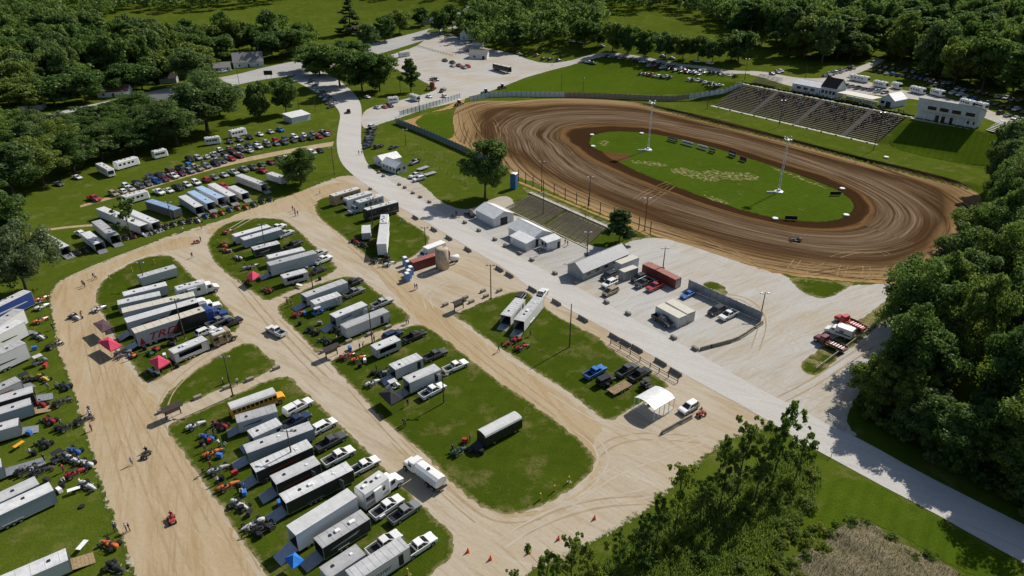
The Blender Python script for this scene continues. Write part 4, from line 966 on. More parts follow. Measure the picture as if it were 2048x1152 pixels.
# ------------------------------------------------------------------ motorhomes, buses, trucks
def roof_aim(rx, ry, fx, fy, Hh):
    A = G(rx, ry, Hh); B = G(fx, fy, Hh); P = A.copy(); P.z = H(P.x, P.y)+.01; v = (B-A).to_2d()
    return P, math.atan2(v.y, v.x), v.length
def pane_row(o, xs, y, z0, z1, w, mat=GLASS, name='window'):
    for x in xs:
        for s in (1, -1):
            link(name, MB().mat(mat).box(x-w/2, x+w/2, s*y-.012, s*y+.012, z0, z1).mesh(name), o)
def motorhome(rx, ry, fx, fy, Hh, colour, label, L=0, cab='flat', stripe=None, group='motorhomes in the pits', slide=True):
    P, rz, l = roof_aim(rx, ry, fx, fy, Hh); L = L or l; w = 1.25
    o = thing('motorhome', label, 'motorhome', P, rz, group); c = CN[colour]
    m = MB().mat(FLATP)
    bl = L if cab == 'flat' else L-.2
    m.cbox(0, bl, -w, w, .5, Hh, .14)
    if cab == 'flat': m.loft([[(bl-.02,-w+.08,.5),(bl-.02,w-.08,.5),(bl-.02,w-.12,Hh-.3),(bl-.02,-w+.12,Hh-.3)][::-1], [(bl+.35,-w+.2,.55),(bl+.35,w-.2,.55),(bl+.12,w-.25,Hh-.5),(bl+.12,-w+.25,Hh-.5)][::-1]][::-1])
    elif cab == 'van':
        shell(m, [(bl-.3,.45),(bl+2.1,.45),(bl+2.15,.95),(bl+1.2,1.25),(bl+.4,1.95),(bl-.3,1.95)], .98)
        m.cbox(bl-.1, bl+.9, -w+.02, w-.02, 2.05, Hh-.02, .2)
    else:
        shell(m, [(bl-.3,.6),(bl+2.9,.6),(bl+2.95,1.25),(bl+1.75,1.7),(bl+1.2,2.6),(bl-.3,2.7)], 1.08)
    link('body', m.mesh('body'), o, color=c)
    link('roof', MB().mat(ROOFW).cbox(.12, bl-.12, -w+.12, w-.12, Hh, Hh+.05, .03).mesh('roof'), o)
    for k, x in enumerate((.22, .5, .78)): link('air_conditioner' if k != 1 else 'roof_vent', ACU if k != 1 else VENT, o, (bl*x, 0, Hh+.05))
    link('roof_vent', VENT, o, (bl*.36, .5, Hh+.05))
    pane_row(o, [bl*k for k in (.15, .34, .55, .72)], w+.006, Hh*.52, Hh*.75, .9)
    if cab == 'flat': link('windscreen', MB().mat(GLASS).quad((bl+.335,-w+.25,1.35),(bl+.335,w-.25,1.35),(bl+.16,w-.3,Hh-.6),(bl+.16,-w+.3,Hh-.6)).mesh('windscreen'), o)
    elif cab == 'van':
        link('windscreen', MB().mat(GLASS).quad((bl+1.21,-.85,1.28),(bl+1.21,.85,1.28),(bl+.42,.8,1.94),(bl+.42,-.8,1.94)).mesh('windscreen'), o)
        pane_row(o, [bl+.45], .985, 1.28, 1.75, .6, name='cab_window')
    else:
        link('windscreen', MB().mat(GLASS).quad((bl+1.77,-.95,1.72),(bl+1.77,.95,1.72),(bl+1.22,.88,2.55),(bl+1.22,-.88,2.55)).mesh('windscreen'), o)
        pane_row(o, [bl+.75], 1.085, 1.65, 2.4, .8, name='cab_window')
    if stripe:
        for z, sc in ((1.0, 1), (1.3, .6)): link('stripe', MB().mat(FLATP).box(.3, bl-.2, -w-.008, w+.008, z, z+.22*sc).mesh('stripe'), o, color=CN[stripe])
    if slide: link('slide_out', MB().mat(FLATP).box(bl*.35, bl*.65, -w-.35, -w, 1.0, Hh-.5).mesh('slide_out'), o, color=c)
    fxw = bl-1.0 if cab == 'flat' else bl+1.15 if cab == 'van' else bl+1.9
    wheels_on(o, (bl*.25, fxw), 2.3, .5)
    return o
def tractor(P, rz, colour, label, sleeper=True, group='truck tractors in the pits'):
    """semi tractor; local origin under the fifth wheel, nose along +x"""
    o = thing('truck_tractor', label, 'truck', P, rz, group); c = CN[colour]; m = MB().mat(PAINT)
    m.cbox(1.0, 2.9 if sleeper else 1.6, -1.2, 1.2, 1.0, 3.5, .2); m.cbox(2.7, 4.0, -1.05, 1.05, .9, 2.9, .16)
    shell(m, [(3.9,.7),(5.9,.6),(6.0,1.2),(5.8,1.75),(3.9,1.95)], .95, .18, .1)
    link('cab', m.mesh('cab'), o, color=c)
    link('roof_fairing', MB().mat(PAINT).loft([[(1.05,-1.1,3.5),(2.9,-1.1,3.5),(2.9,1.1,3.5),(1.05,1.1,3.5)], [(1.1,-.95,3.95),(2.2,-.95,3.95),(2.2,.95,3.95),(1.1,.95,3.95)]]).mesh('roof_fairing'), o, color=c)
    link('windscreen', MB().mat(GLASS).quad((4.02,-.95,2.0),(4.02,.95,2.0),(4.012,.9,2.75),(4.012,-.9,2.75)).mesh('windscreen'), o)
    pane_row(o, [3.4], 1.06, 1.9, 2.65, .9, name='cab_window')
    link('chassis', MB().mat(BLK).box(-1.6, 5.7, -.45, .45, .55, .95).box(-.6, .6, -.5, .5, .95, 1.1).mesh('chassis'), o)
    for s in (1, -1): link('fuel_tank', MB().mat(CHR).cyl((1.8, s*1.0, .75), (1,0,0), .32, 1.6, 10).mesh('fuel_tank'), o)
    wheels_on(o, (-.7, .55, 4.9), 2.3, .5); return o
def semi(rx, ry, fx, fy, label, colour, Hh=4.05, L=0, tcol=None, tlabel=None, graphic=False, ramp=0, roofmat=None, seams=0, ac=0):
    P, rz, l = roof_aim(rx, ry, fx, fy, Hh); L = L or l; w = 1.28
    o = thing('race_transporter', label, 'trailer', P, rz, 'semi-trailer transporters'); c = CN[colour]
    m = MB().mat(FLATP); m.box(0, L, w-.05, w, .75, Hh-.06).box(0, L, -w, -w+.05, .75, Hh-.06).box(L-.05, L, -w+.05, w-.05, .75, Hh-.06).mat(DARKI).box(.02, L-.05, -w+.05, w-.05, 1.0, 1.1)
    link('walls', m.mesh('walls'), o, color=c)
    r = MB().mat(roofmat or ROOFW).box(-.03, L+.03, -w-.02, w+.02, Hh-.06, Hh)
    for k in range(seams): x = L*(k+.5)/seams; r.box(x-.04, x+.04, -w+.1, w-.1, Hh, Hh+.04)
    link('roof', r.mesh('roof'), o)
    for k in range(ac): link('roof_vent', VENT, o, (L-.9-1.1*k, 0, Hh))
    link('chassis', MB().mat(BLK).box(.1, L-.2, -.5, .5, .5, .75).box(L*.62, L*.62+.15, -1, -.85, .03, .75).box(L*.62, L*.62+.15, .85, 1, .03, .75).mesh('chassis'), o)
    link('belly_box', MB().mat(FLATP).box(L*.38, L*.6, -w+.02, w-.02, .35, .75).mesh('belly_box'), o, color=c)
    wheels_on(o, (L*.16, L*.24), 2.4, .5)
    if ramp: q = link('ramp', MB().mat(ALU).box(-ramp, 0, -w+.1, w-.1, -.04, .03).mesh('ramp'), o, (-.02, 0, 1.0)); q.rotation_euler = (0, -math.atan2(.95, ramp), 0)
    else: link('rear_door', MB().mat(FLATP).box(-.045, -.005, -w+.05, w-.05, .8, Hh-.1).mesh('rear_door'), o, color=c)
    if graphic:
        g = MB().mat(DKG).add([(L*.42,-w-.008,.8),(L,-w-.008,.8),(L,-w-.008,Hh-.1),(L*.62,-w-.008,Hh-.1),(L*.52,-w-.008,2.2)], [(0,1,2,3,4)]); link('black_swoosh', g.mesh('black_swoosh'), o)
        g = MB().mat(REDG).add([(.35,-w-.008,.9),(1.6,-w-.008,.9),(.9,-w-.008,2.7)], [(0,1,2)]); link('red_mark', g.mesh('red_mark'), o)
        text(o, 'TRD', 2.25, (2.0, -w-.012, 1.35), REDG, shear=.35, sx=1.35, bold=.03)
    if tcol:
        T = P+Vector((math.cos(rz), math.sin(rz), 0))*(L-1.0); T.z = H(T.x, T.y)+.01; tractor(T, rz, tcol, tlabel)
    return o
DKG = plain('black_vinyl', (.02,.02,.022), .4, .4, var=.05); REDG = plain('red_vinyl', (.45,.02,.03), .4, .4, var=.05)
def text(parent, s, size, loc, mat, shear=0.0, sx=1.0, bold=0.0, rot=(R(90), 0, 0), name='lettering'):
    c = bpy.data.curves.new('lettering', 'FONT'); c.body = s; c.size = size; c.shear = shear; c.offset = bold; c.extrude = .004; c.resolution_u = 3
    t = bpy.data.objects.new('tmp', c); COL.objects.link(t); bpy.context.view_layer.update()
    me = bpy.data.meshes.new_from_object(t.evaluated_get(bpy.context.evaluated_depsgraph_get())); me.materials.clear(); me.materials.append(mat)
    bpy.data.objects.remove(t); bpy.data.curves.remove(c)
    o = link(name, me, parent, loc); o.rotation_euler = rot; o.scale = (sx, 1, 1); return o
YEL = plain('school_bus_yellow', (.70,.33,.02), .4, .4, var=.08)
TEAL = plain('teal_stripe', (.03,.25,.28), .5, .4)
def bus(rx, ry, fx, fy, label, body, hood=True, Hh=3.1, stripes=(), roofmat=None, name='school_bus', door=False):
    P, rz, L = roof_aim(rx, ry, fx, fy, Hh); o = thing(name, label, 'bus', P, rz); w = 1.22
    prof = [(-w,.55),(w,.55),(w,2.55),(w*.9,2.85),(w*.62,3.02),(0,3.1),(-w*.62,3.02),(-w*.9,2.85),(-w,2.55)]
    m = MB().mat(body); m.loft([[(x, y, z*Hh/3.1) for y, z in prof] for x in (0, L)][::-1]); m.mat(BLK).box(-.15, 0, -w, w, .5, .7)
    link('body', m.mesh('body'), o)
    r = MB().mat(roofmat or ROOFW); pr = [(y*1.008, z*Hh/3.1+.01) for y, z in prof[2:]]
    r.loft([[(x, y, z) for y, z in pr] for x in (.02, L-.02)][::-1], True, True); link('roof', r.mesh('roof'), o)
    if hood:
        h = MB().mat(body); shell(h, [(L,.6),(L+1.5,.6),(L+1.55,1.2),(L+1.3,1.55),(L,1.7)], .98, .15, .1); link('hood', h.mesh('hood'), o)
    link('windscreen', MB().mat(GLASS).box(L, L+.02, -1.0, 1.0, 1.75, 2.5).mesh('windscreen'), o)
    n = int(L/.82)
    pane_row(o, [.55+k*(L-1.0)/(n-1) for k in range(n)], w+.006, 1.75*Hh/3.1, 2.42*Hh/3.1, .62)
    for z, h_, mt in stripes: link('stripe', MB().mat(mt).box(.05, L-.05, -w-.01, w+.01, z, z+h_).mesh('stripe'), o)
    wheels_on(o, (L*.25, L+.35 if hood else L-1.5), 2.3, .5)
    if door: q = link('ramp', MB().mat(DKG).box(-2.4, 0, -1.0, 1.0, -.04, .03).mesh('ramp'), o, (-.02, 0, .8)); q.rotation_euler = (0, -math.atan2(.75, 2.4), 0)
    return o
def water_truck(px, py, hx, hy):
    P, rz = aim(px, py, hx, hy, 1.5); o = thing('water_truck', 'white water tank truck driving along the gravel pit lane', 'truck', P, rz); c = WHT
    m = MB().mat(PAINT); m.cbox(1.7, 3.1, -1.1, 1.1, .9, 2.7, .16); shell(m, [(3.0,.65),(4.6,.65),(4.65,1.2),(4.4,1.6),(3.0,1.75)], .92, .16, .1); link('cab', m.mesh('cab'), o, color=c)
    link('windscreen', MB().mat(GLASS).quad((3.112,-.95,1.8),(3.112,.95,1.8),(3.108,.9,2.5),(3.108,-.9,2.5)).mesh('windscreen'), o); pane_row(o, [2.5], 1.105, 1.75, 2.4, .8, name='cab_window')
    pr = [(1.15,0),(1.22,.5),(.95,1.2),(.45,1.5),(-.45,1.5),(-.95,1.2),(-1.22,.5),(-1.15,0),(-.7,-.25),(.7,-.25)]
    link('tank', MB().mat(WHITE).loft([[(x, y*s, 1.25+z*s) for y, z in pr] for x, s in ((-3.9,.97),(-3.8,1),(1.4,1),(1.5,.97))]).mesh('tank'), o)
    link('manhole', MB().mat(BLK).cyl((-1.0,0,2.82),(0,0,1),.3,.16,10).mesh('manhole'), o)
    link('chassis', MB().mat(BLK).box(-4.0, 4.4, -.45, .45, .5, .98).box(-4.2,-3.9,-1,1,.55,.8).mesh('chassis'), o)
    wheels_on(o, (-2.9, -1.6, 3.9), 2.3, .5)
def box_truck(rx, ry, fx, fy, Hh, label, colour='white', stripe=None, name='box_truck', cat='truck', lights=False):
    P, rz, L = roof_aim(rx, ry, fx, fy, Hh); o = thing(name, label, cat, P, rz); c = CN[colour]
    link('cargo_box', MB().mat(FLATP).cbox(0, L, -1.15, 1.15, .75, Hh, .1).mesh('cargo_box'), o, color=c)
    m = MB().mat(PAINT); shell(m, [(L-.1,.45),(L+2.2,.45),(L+2.25,1.0),(L+1.3,1.3),(L+.75,2.0),(L-.1,2.05)], 1.0); link('cab', m.mesh('cab'), o, color=c)
    link('windscreen', MB().mat(GLASS).quad((L+1.32,-.85,1.32),(L+1.32,.85,1.32),(L+.78,.8,1.98),(L+.78,-.8,1.98)).mesh('windscreen'), o); pane_row(o, [L+.45], 1.006, 1.35, 1.85, .65, name='cab_window')
    if stripe: link('stripe', MB().mat(FLATP).box(.1, L-.1, -1.158, 1.158, 1.2, 1.5).mesh('stripe'), o, color=CN[stripe])
    if lights:
        for s in (1, -1): link('beacon', MB().mat(REDG).box(L-.3, L-.1, s*.9-.12, s*.9+.12, Hh, Hh+.16).mesh('beacon'), o)
        pane_row(o, [L*.6], 1.156, 1.6, 2.1, .9)
    wheels_on(o, (L*.3, L+1.3), 2.1, .36); return o
def flatbed(px, py, hx, hy, colour, label, bed='deck'):
    """wrecker or roll-back: cab ahead of an open deck"""
    P, rz = aim(px, py, hx, hy, .9); o = thing('tow_truck', label, 'truck', P, rz); c = CN[colour]; m = MB().mat(PAINT)
    m.cbox(.9, 2.2, -1.0, 1.0, .6, 2.0, .18); shell(m, [(2.1,.5),(3.6,.5),(3.65,1.0),(3.4,1.25),(2.1,1.35)], .95, .15, .08); link('cab', m.mesh('cab'), o, color=c)
    link('windscreen', MB().mat(GLASS).quad((2.21,-.85,1.38),(2.21,.85,1.38),(2.205,.75,1.85),(2.205,-.75,1.85)).mesh('windscreen'), o); pane_row(o, [1.55], 1.006, 1.35, 1.8, .8, name='cab_window')
    link('deck', MB().mat(PAINT).box(-3.2, .8, -1.05, 1.05, .85, .97).box(-3.2, .8, -1.05, -.95, .97, 1.25).box(-3.2, .8, .95, 1.05, .97, 1.25).mesh('deck'), o, color=c)
    b = MB().mat(BLK).tube((.5,-.5,.97),(.5,-.2,1.8),.06,n=5).tube((.5,.5,.97),(.5,.2,1.8),.06,n=5).tube((.5,-.2,1.8),(-2.6,0,2.0),.08,n=5).tube((.5,.2,1.8),(-2.6,0,2.0),.08,n=5).mat(STEEL)
    for k in range(5): b.box(-2.7+k*.6, -2.55+k*.6, -.8, .8, .97, 1.05)
    link('boom', b.mesh('boom'), o); link('chassis', MB().mat(BLK).box(-3.3, 3.4, -.4, .4, .45, .85).mesh('chassis'), o)
    wheels_on(o, (-2.0, 2.9), 2.0, .5); return o
def farm_tractor(px, py, hx, hy, colour, label):
    P, rz = aim(px, py, hx, hy, 1); o = thing('farm_tractor', label, 'tractor', P, rz); c = CN[colour]
    link('hood', MB().mat(PAINT).cbox(.2, 2.2, -.4, .4, .9, 1.6, .12).mesh('hood'), o, color=c)
    link('cab', MB().mat(GLASS).cbox(-1.1, .2, -.7, .7, 1.0, 2.6, .12).mesh('cab'), o); link('roof', MB().mat(WHITE).cbox(-1.2, .3, -.8, .8, 2.6, 2.8, .08).mesh('roof'), o)
    link('grader_blade', MB().mat(STEEL).box(-2.9, -2.8, -1.5, 1.5, .15, .75).box(-2.8, -1.1, -.1, .1, .5, .65).mesh('grader_blade'), o)
    for x, r in ((-.7, .85), (1.7, .55)):
        me = wheel_mb(r, .45).mesh('wheel')
        for s in (1, -1): link('wheel', me, o, (x, s*.95, r))
    return o

# ------------------------------------------------------------------ people
def person_mesh(pose):
    j = {'hip': (0,0,.93), 'ch': (0,0,1.28), 'nk': (0,0,1.48), 'hd': (.02,0,1.62), 'tp': (.01,0,1.74)}
    if pose == 'stand': leg = [((0,.1,.9),(.02,.11,.5),(-.01,.12,.08),(.14,.13,.05)), ((0,-.1,.9),(.02,-.11,.5),(-.01,-.12,.08),(.14,-.13,.05))]; arm = [((0,.19,1.42),(-.02,.26,1.13),(.06,.27,.88),(.09,.26,.79)), ((0,-.19,1.42),(-.02,-.26,1.13),(.06,-.27,.88),(.09,-.26,.79))]
    elif pose == 'walk': leg = [((0,.1,.9),(.22,.11,.52),(.20,.12,.09),(.34,.12,.06)), ((0,-.1,.9),(-.06,-.11,.5),(-.36,-.12,.14),(-.24,-.12,.05))]; arm = [((0,.19,1.42),(-.14,.25,1.15),(-.12,.26,.9),(-.10,.26,.81)), ((0,-.19,1.42),(.12,-.25,1.15),(.26,-.24,.95),(.31,-.22,.88))]
    elif pose == 'reach': leg = [((0,.12,.9),(.04,.16,.5),(-.02,.18,.08),(.12,.19,.05)), ((0,-.12,.9),(.03,-.16,.5),(-.02,-.18,.08),(.12,-.19,.05))]; arm = [((.2,.19,1.36),(.36,.24,1.16),(.55,.16,1.05),(.63,.13,1.02)), ((.2,-.19,1.36),(.36,-.24,1.16),(.55,-.16,1.05),(.63,-.13,1.02))]; j.update(ch=(.14,0,1.24), nk=(.26,0,1.40), hd=(.34,0,1.52), tp=(.38,0,1.63))
    else: leg = [((0,.1,.52),(.42,.12,.54),(.44,.12,.09),(.56,.12,.05)), ((0,-.1,.52),(.42,-.12,.54),(.44,-.12,.09),(.56,-.12,.05))]; arm = [((0,.19,1.02),(.06,.26,.76),(.28,.2,.64),(.36,.17,.63)), ((0,-.19,1.02),(.06,-.26,.76),(.28,-.2,.64),(.36,-.17,.63))]; j = {'hip': (0,0,.53), 'ch': (.02,0,.88), 'nk': (.03,0,1.08), 'hd': (.05,0,1.22), 'tp': (.04,0,1.34)}
    V = [j['hip'], j['ch'], j['nk'], j['hd'], j['tp']]; E_ = [(0,1),(1,2),(2,3),(3,4)]; RA = [.15,.17,.065,.10,.07]
    for ch, root, rr in ((leg[0],0,(.095,.07,.045,.04)),(leg[1],0,(.095,.07,.045,.04)),(arm[0],1,(.065,.05,.038,.042)),(arm[1],1,(.065,.05,.038,.042))):
        p = root
        for q, r_ in zip(ch, rr): V.append(q); RA.append(r_); E_.append((p, len(V)-1)); p = len(V)-1
    me = bpy.data.meshes.new('skel'); me.from_pydata(V, E_, []); o = bpy.data.objects.new('tmp', me); COL.objects.link(o)
    sk = o.modifiers.new('s', 'SKIN'); sk.use_smooth_shade = True
    for k, r_ in enumerate(RA): me.skin_vertices[0].data[k].radius = (r_, r_*(.72 if k < 2 else 1)); me.skin_vertices[0].data[k].use_root = (k == 0)
    o.modifiers.new('d', 'SUBSURF').levels = 1
    bpy.context.view_layer.update()
    out = bpy.data.meshes.new_from_object(o.evaluated_get(bpy.context.evaluated_depsgraph_get())); bpy.data.objects.remove(o)
    hz = j['hd'][2]; hip = j['hip'][2]
    out.materials.clear()
    for m in (SHIRT, TROUS, SKIN, SHOE, HAIR): out.materials.append(m)
    for f in out.polygons:
        c = f.center
        k = 0
        if c.z > hz+.055 or (c.z > hz-.03 and c.x < j['hd'][0]-.03): k = 4
        elif c.z > j['nk'][2]+.0: k = 2
        elif abs(c.y) > .2 and (pose != 'sit' or c.x > .12) and c.z < arm[0][1][2]+.02 and c.z > arm[0][3][2]-.12: k = 2
        elif c.z < .1: k = 3
        elif c.z < hip+.02 or (pose == 'sit' and c.x > .12 and c.z < .62): k = 1
        f.material_index = k
    return out
def m_shirt():
    t = NT('shirt_cloth'); o = t.node('ShaderNodeObjectInfo'); return t.fin(t.mix(t.math('MULTIPLY', t.noise(t.gen(), 6, 3), .35), o.outputs['Color'], (.05,.05,.05)), .9, .1)
SHIRT = m_shirt(); TROUS = cloth('trouser_cloth', (.05,.06,.09)); SHOE = cloth('shoe', (.04,.035,.03)); HAIR = cloth('dark_hair', (.04,.028,.02))
PM = {p: person_mesh(p) for p in ('stand', 'walk', 'reach', 'sit')}
def person(px, py, colour, where, pose='stand', face=None, group='people around the pits', P=None, rz=None):
    if P is None: P = G(px, py); P.z = H(P.x, P.y)+.02
    a = rnd.uniform(0, 6.28) if rz is None else rz
    s = rnd.uniform(.94, 1.04)*1.02
    o = tag(link('person', PM[pose], None, P, a, CN.get(colour, (.2,.2,.2))), f'person in {colour} shirt {where}', 'person', group); o.scale = (s, s, s); return o
# ------------------------------------------------------------------ buildings
def m_rib(name, c, period=.6, rough=.5, metal=0.0, grime=None, axis=0):
    t = NT(name); p = t.gen(); w = t.node('ShaderNodeTexWave', i_Vector=p, i_Scale=1/period*.16, wave_profile='SAW', bands_direction='XYZ'[axis]).outputs['Fac']
    f = t.noise(p, .7, 5, .65); col = t.ramp(f, [(.3, tuple(x*.85 for x in c)), (.7, tuple(min(1, x*1.08) for x in c))])
    if grime: col = t.mix(t.ramp(t.noise(t.mapv(p, (1.2,1.2,.4)), 1.4, 6, .7), [(.5,0.0),(.72,.8)]), col, grime)
    return t.fin(col, rough, .35, t.ramp(w, [(0.0,1.0),(.12,0.0),(.88,0.0),(1.0,1.0)]), .4, .04, metal)
SIDING = m_rib('white_siding', (.62,.63,.64), .25, .55, grime=(.45,.44,.42), axis=2)
RIBW = m_rib('white_ribbed_roof', (.70,.70,.69), .45, .4, .1, (.52,.51,.49))
RIBG = m_rib('grey_ribbed_roof', (.26,.265,.28), .45, .5, 0, (.19,.185,.18))
RIBS = m_rib('grey_shed_siding', (.33,.335,.33), .3, .6, grime=(.22,.21,.19))
REDC = m_rib('red_container', (.20,.045,.035), .28, .55, grime=(.12,.05,.035)); REDR = m_rib('red_container_roof', (.27,.085,.065), .3, .6, grime=(.35,.20,.14))
CREAM = plain('cream_roof', (.50,.47,.40), .6, .3, var=.12)
SHING = plain('brown_shingles', (.14,.085,.07), .9, .15, var=.25, scale=3); SHINGG = plain('grey_shingles', (.22,.215,.21), .9, .15, var=.25, scale=3); SHINGD = plain('dark_shingles', (.055,.045,.042), .9, .15, var=.25, scale=3)
CONCW = plain('pale_concrete', (.42,.39,.33), .9, .2, var=.2, grime=(.25,.22,.17)); CONCD = plain('dark_concrete', (.03,.026,.023), .9, .2, var=.3, grime=(.02,.018,.016))
RUST = plain('rusty_tank', (.46,.36,.27), .75, .25, var=.25, scale=.8, grime=(.20,.065,.03))
def px_frame(p0, p1, p2, z):
    A, B, C = G(*p0, z), G(*p1, z), G(*p2, z); u = (B-A).to_2d(); L = u.length; u /= L
    q = (C-A).to_2d(); wv = q-u*q.dot(u); W_ = wv.length; left = u.x*wv.y-u.y*wv.x > 0
    if not left: A, u, = B, -u
    A = A.copy(); A.z = H(A.x, A.y)
    return A, math.atan2(u.y, u.x), L, W_          # local x along near eave, y to the far side
def building(name, label, A, rz, L, W_, zE, zR, wall, roof, wins=(), doors=(), over=.25, form='gable', cat='building', parent=None, chimney=False, back=None):
    o = thing(name, label, cat, A, rz)
    m = MB().mat(wall); m.box(0, L, 0, W_, -.3, zE)
    if form == 'gable':
        for x in (0.0, L): m.add([(x,0,zE),(x,W_,zE),(x,W_/2,zR)], [(0,1,2) if x else (2,1,0)])
    elif form == 'cross':
        for y in (0.0, W_): m.add([(0,y,zE),(L,y,zE),(L/2,y,zR)], [(0,1,2) if not y else (2,1,0)])
    elif form == 'shed': m.add([(0,0,zE),(L,0,zE),(L,W_,zR),(0,W_,zR),(0,W_,zE),(L,W_,zE)], [(1,5,2),(0,3,4),(3,2,5,4)])
    link('wall', m.mesh('wall'), o); t = .1
    def slab(a, b, c, d): 
        return MB().mat(roof).add([*(Vector(p) for p in (a,b,c,d)), *(Vector(p)+Vector((0,0,t)) for p in (a,b,c,d))], [(3,2,1,0),(4,5,6,7),(0,1,5,4),(1,2,6,5),(2,3,7,6),(3,0,4,7)])
    e = over; k = (zR-zE)/(W_/2)
    if form == 'gable':
        r1 = link('roof_slope', slab((-e,-e,zE-e*k),(L+e,-e,zE-e*k),(L+e,W_/2,zR+.01),(-e,W_/2,zR+.01)).mesh('roof_slope'), o)
        link('roof_slope', slab((L+e,W_+e,zE-e*k),(-e,W_+e,zE-e*k),(-e,W_/2,zR),(L+e,W_/2,zR)).mesh('roof_slope'), o)
        link('ridge_cap', MB().mat(roof).tube((-e,W_/2,zR+.09),(L+e,W_/2,zR+.09),.07,n=6).mesh('ridge_cap'), o)
    elif form == 'cross':
        k = (zR-zE)/(L/2)
        link('roof_slope', slab((-e,W_+e,zE-e*k),(-e,-e,zE-e*k),(L/2,-e,zR+.01),(L/2,W_+e,zR+.01)).mesh('roof_slope'), o)
        link('roof_slope', slab((L+e,-e,zE-e*k),(L+e,W_+e,zE-e*k),(L/2,W_+e,zR),(L/2,-e,zR)).mesh('roof_slope'), o)
    else:
        link('roof', slab((-e,-e,zE+.01),(L+e,-e,zE+.01),(L+e,W_+e,(zR if form == 'shed' else zE)+.01),(-e,W_+e,(zR if form == 'shed' else zE)+.01)).mesh('roof'), o)
    if chimney: link('chimney', MB().mat(REDC).box(L*.3, L*.3+.6, W_/2-.3, W_/2+.3, zE, zR+.8).mesh('chimney'), o)
    for side, f, z0, ww, hh in wins:
        fr = MB().mat(WHITE); gl = MB().mat(GLASS); q = .06
        if side in 'fb': y = -.02 if side == 'f' else W_+.02; x = L*f; fr.box(x-ww/2-q, x+ww/2+q, y-.02, y+.02, z0-q, z0+hh+q); gl.box(x-ww/2, x+ww/2, y-.035, y+.035, z0, z0+hh)
        else: x = -.02 if side == 'l' else L+.02; y = W_*f; fr.box(x-.02, x+.02, y-ww/2-q, y+ww/2+q, z0-q, z0+hh+q); gl.box(x-.035, x+.035, y-ww/2, y+ww/2, z0, z0+hh)
        w_ = link('window', fr.mesh('window'), o); link('pane', gl.mesh('pane'), w_)
    for side, f, ww, hh in doors:
        d = MB().mat(DARKI)
        if side == 'f': d.box(L*f-ww/2, L*f+ww/2, -.03, 0.02, 0, hh)
        else: x = -.03 if side == 'l' else L-.02; d.box(x, x+.05, W_*f-ww/2, W_*f+ww/2, 0, hh)
        link('door', d.mesh('door'), o)
    return o
def pxb(name, label, p0, p1, p2, zE, zR, wall, roof, **k):
    return building(name, label, *px_frame(p0, p1, p2, zE), zE, zR, wall, roof, **k)
W4 = [('f', f, 1.1, .8, 1.0) for f in (.15, .38, .62, .86)]
pxb('gatehouse', 'white gatehouse with grey roof and row of square windows by the road', (763,325),(791.6,335.5),(812,329), 2.5, 4.0, SIDING, RIBW, wins=W4+[('r',.3,1.1,1.0,1.0),('r',.75,1.1,1.0,1.0)], doors=[('r',.08,.9,2.0)])
pxb('ticket_house', 'white gabled ticket house joined behind the gatehouse', (766,323),(802,314),(757,313.5), 2.4, 3.9, SIDING, RIBW, wins=[('l',.4,1.0,.9,.9)])
pxb('white_garage', 'small white gabled garage with dark roller door', (951.4,419),(988,437.6),(1023.7,424.6), 2.7, 4.2, SIDING, RIBW, doors=[('r',.5,2.6,2.3)])
pxb('concession_hall', 'white hall with long pale metal roof beside the bleachers', (1017,454),(1064,478),(1102,464), 2.7, 4.4, SIDING, RIBW, doors=[('r',.25,1.0,2.1)])
pxb('hall_annex', 'white lean-to annex at the road side of the white hall', (1021,472),(1052.5,487.2),(1068,480.5), 2.4, 3.0, SIDING, RIBW, form='shed')
pxb('ticket_annex', 'small white square annex with two dark windows', (1082,477),(1095,485.5),(1116,475.5), 2.5, 2.9, SIDING, RIBW, form='shed', wins=[('f',.3,.9,1.0,1.1),('f',.72,.9,1.0,1.1)], doors=[('r',.85,.9,2.0)])
pxb('long_shed', 'long shed with grey ribbed metal roof beside the paddock', (1166.5,544.5),(1256.7,506.2),(1137,529.5), 2.5, 4.3, RIBS, RIBG, wins=[('f',f,1.0,1.6,.8) for f in (.12,.3,.5,.7)], over=.35)
def container(label, p0, p1, p2, wall, roof, h=2.6, name='storage_container', seam=True):
    A, rz, L, W_ = px_frame(p0, p1, p2, h); o = thing(name, label, 'container', A, rz); m = MB().mat(wall); m.box(.06, L-.06, .06, W_-.06, 0, h-.04)
    n = int(L/.45)
    for k in range(n): x = .2+k*(L-.4)/n; m.box(x, x+.2, .02, .06, .15, h-.15).box(x, x+.2, W_-.06, W_-.02, .15, h-.15)
    link('walls', m.mesh('walls'), o); link('roof', MB().mat(roof).box(.02, L-.02, .02, W_-.02, h-.04, h+.02).mesh('roof'), o)
    for x in (0, L-.14):
        for y in (0, W_-.14): link('corner_post', MB().mat(wall).box(x, x+.14, y, y+.14, .02, h-.05).mesh('corner_post'), o)
    link('door', MB().mat(STEEL).box(L-.055, L-.02, W_*.12, W_*.88, .12, h-.15).mesh('door'), o); return o
container('flat white storage box with cream roof beside the long shed', (1243,528.8),(1278.6,515),(1230.7,522), SIDING, CREAM)
container('grimy storage box with pale streaked roof in front of the white one', (1248.5,545),(1277,535),(1237,539.5), RIBS, CREAM)
container('dark red shipping container with patched roof, next to the ladder rails', (1284.8,528.5),(1310,539.5),(1299,523.3), REDC, REDR)
container('longer dark red shipping container with rust-pink roof', (1311,540),(1351,559.8),(1321,534.5), REDC, REDR)
container('white steel shed box facing the road', (1311.5,612),(1357.8,637),(1374,630), SIDING, CREAM, name='steel_shed')
container('white steel shed box behind its twin', (1331,603.3),(1375.5,628.2),(1390.5,621.5), SIDING, CREAM, name='steel_shed')
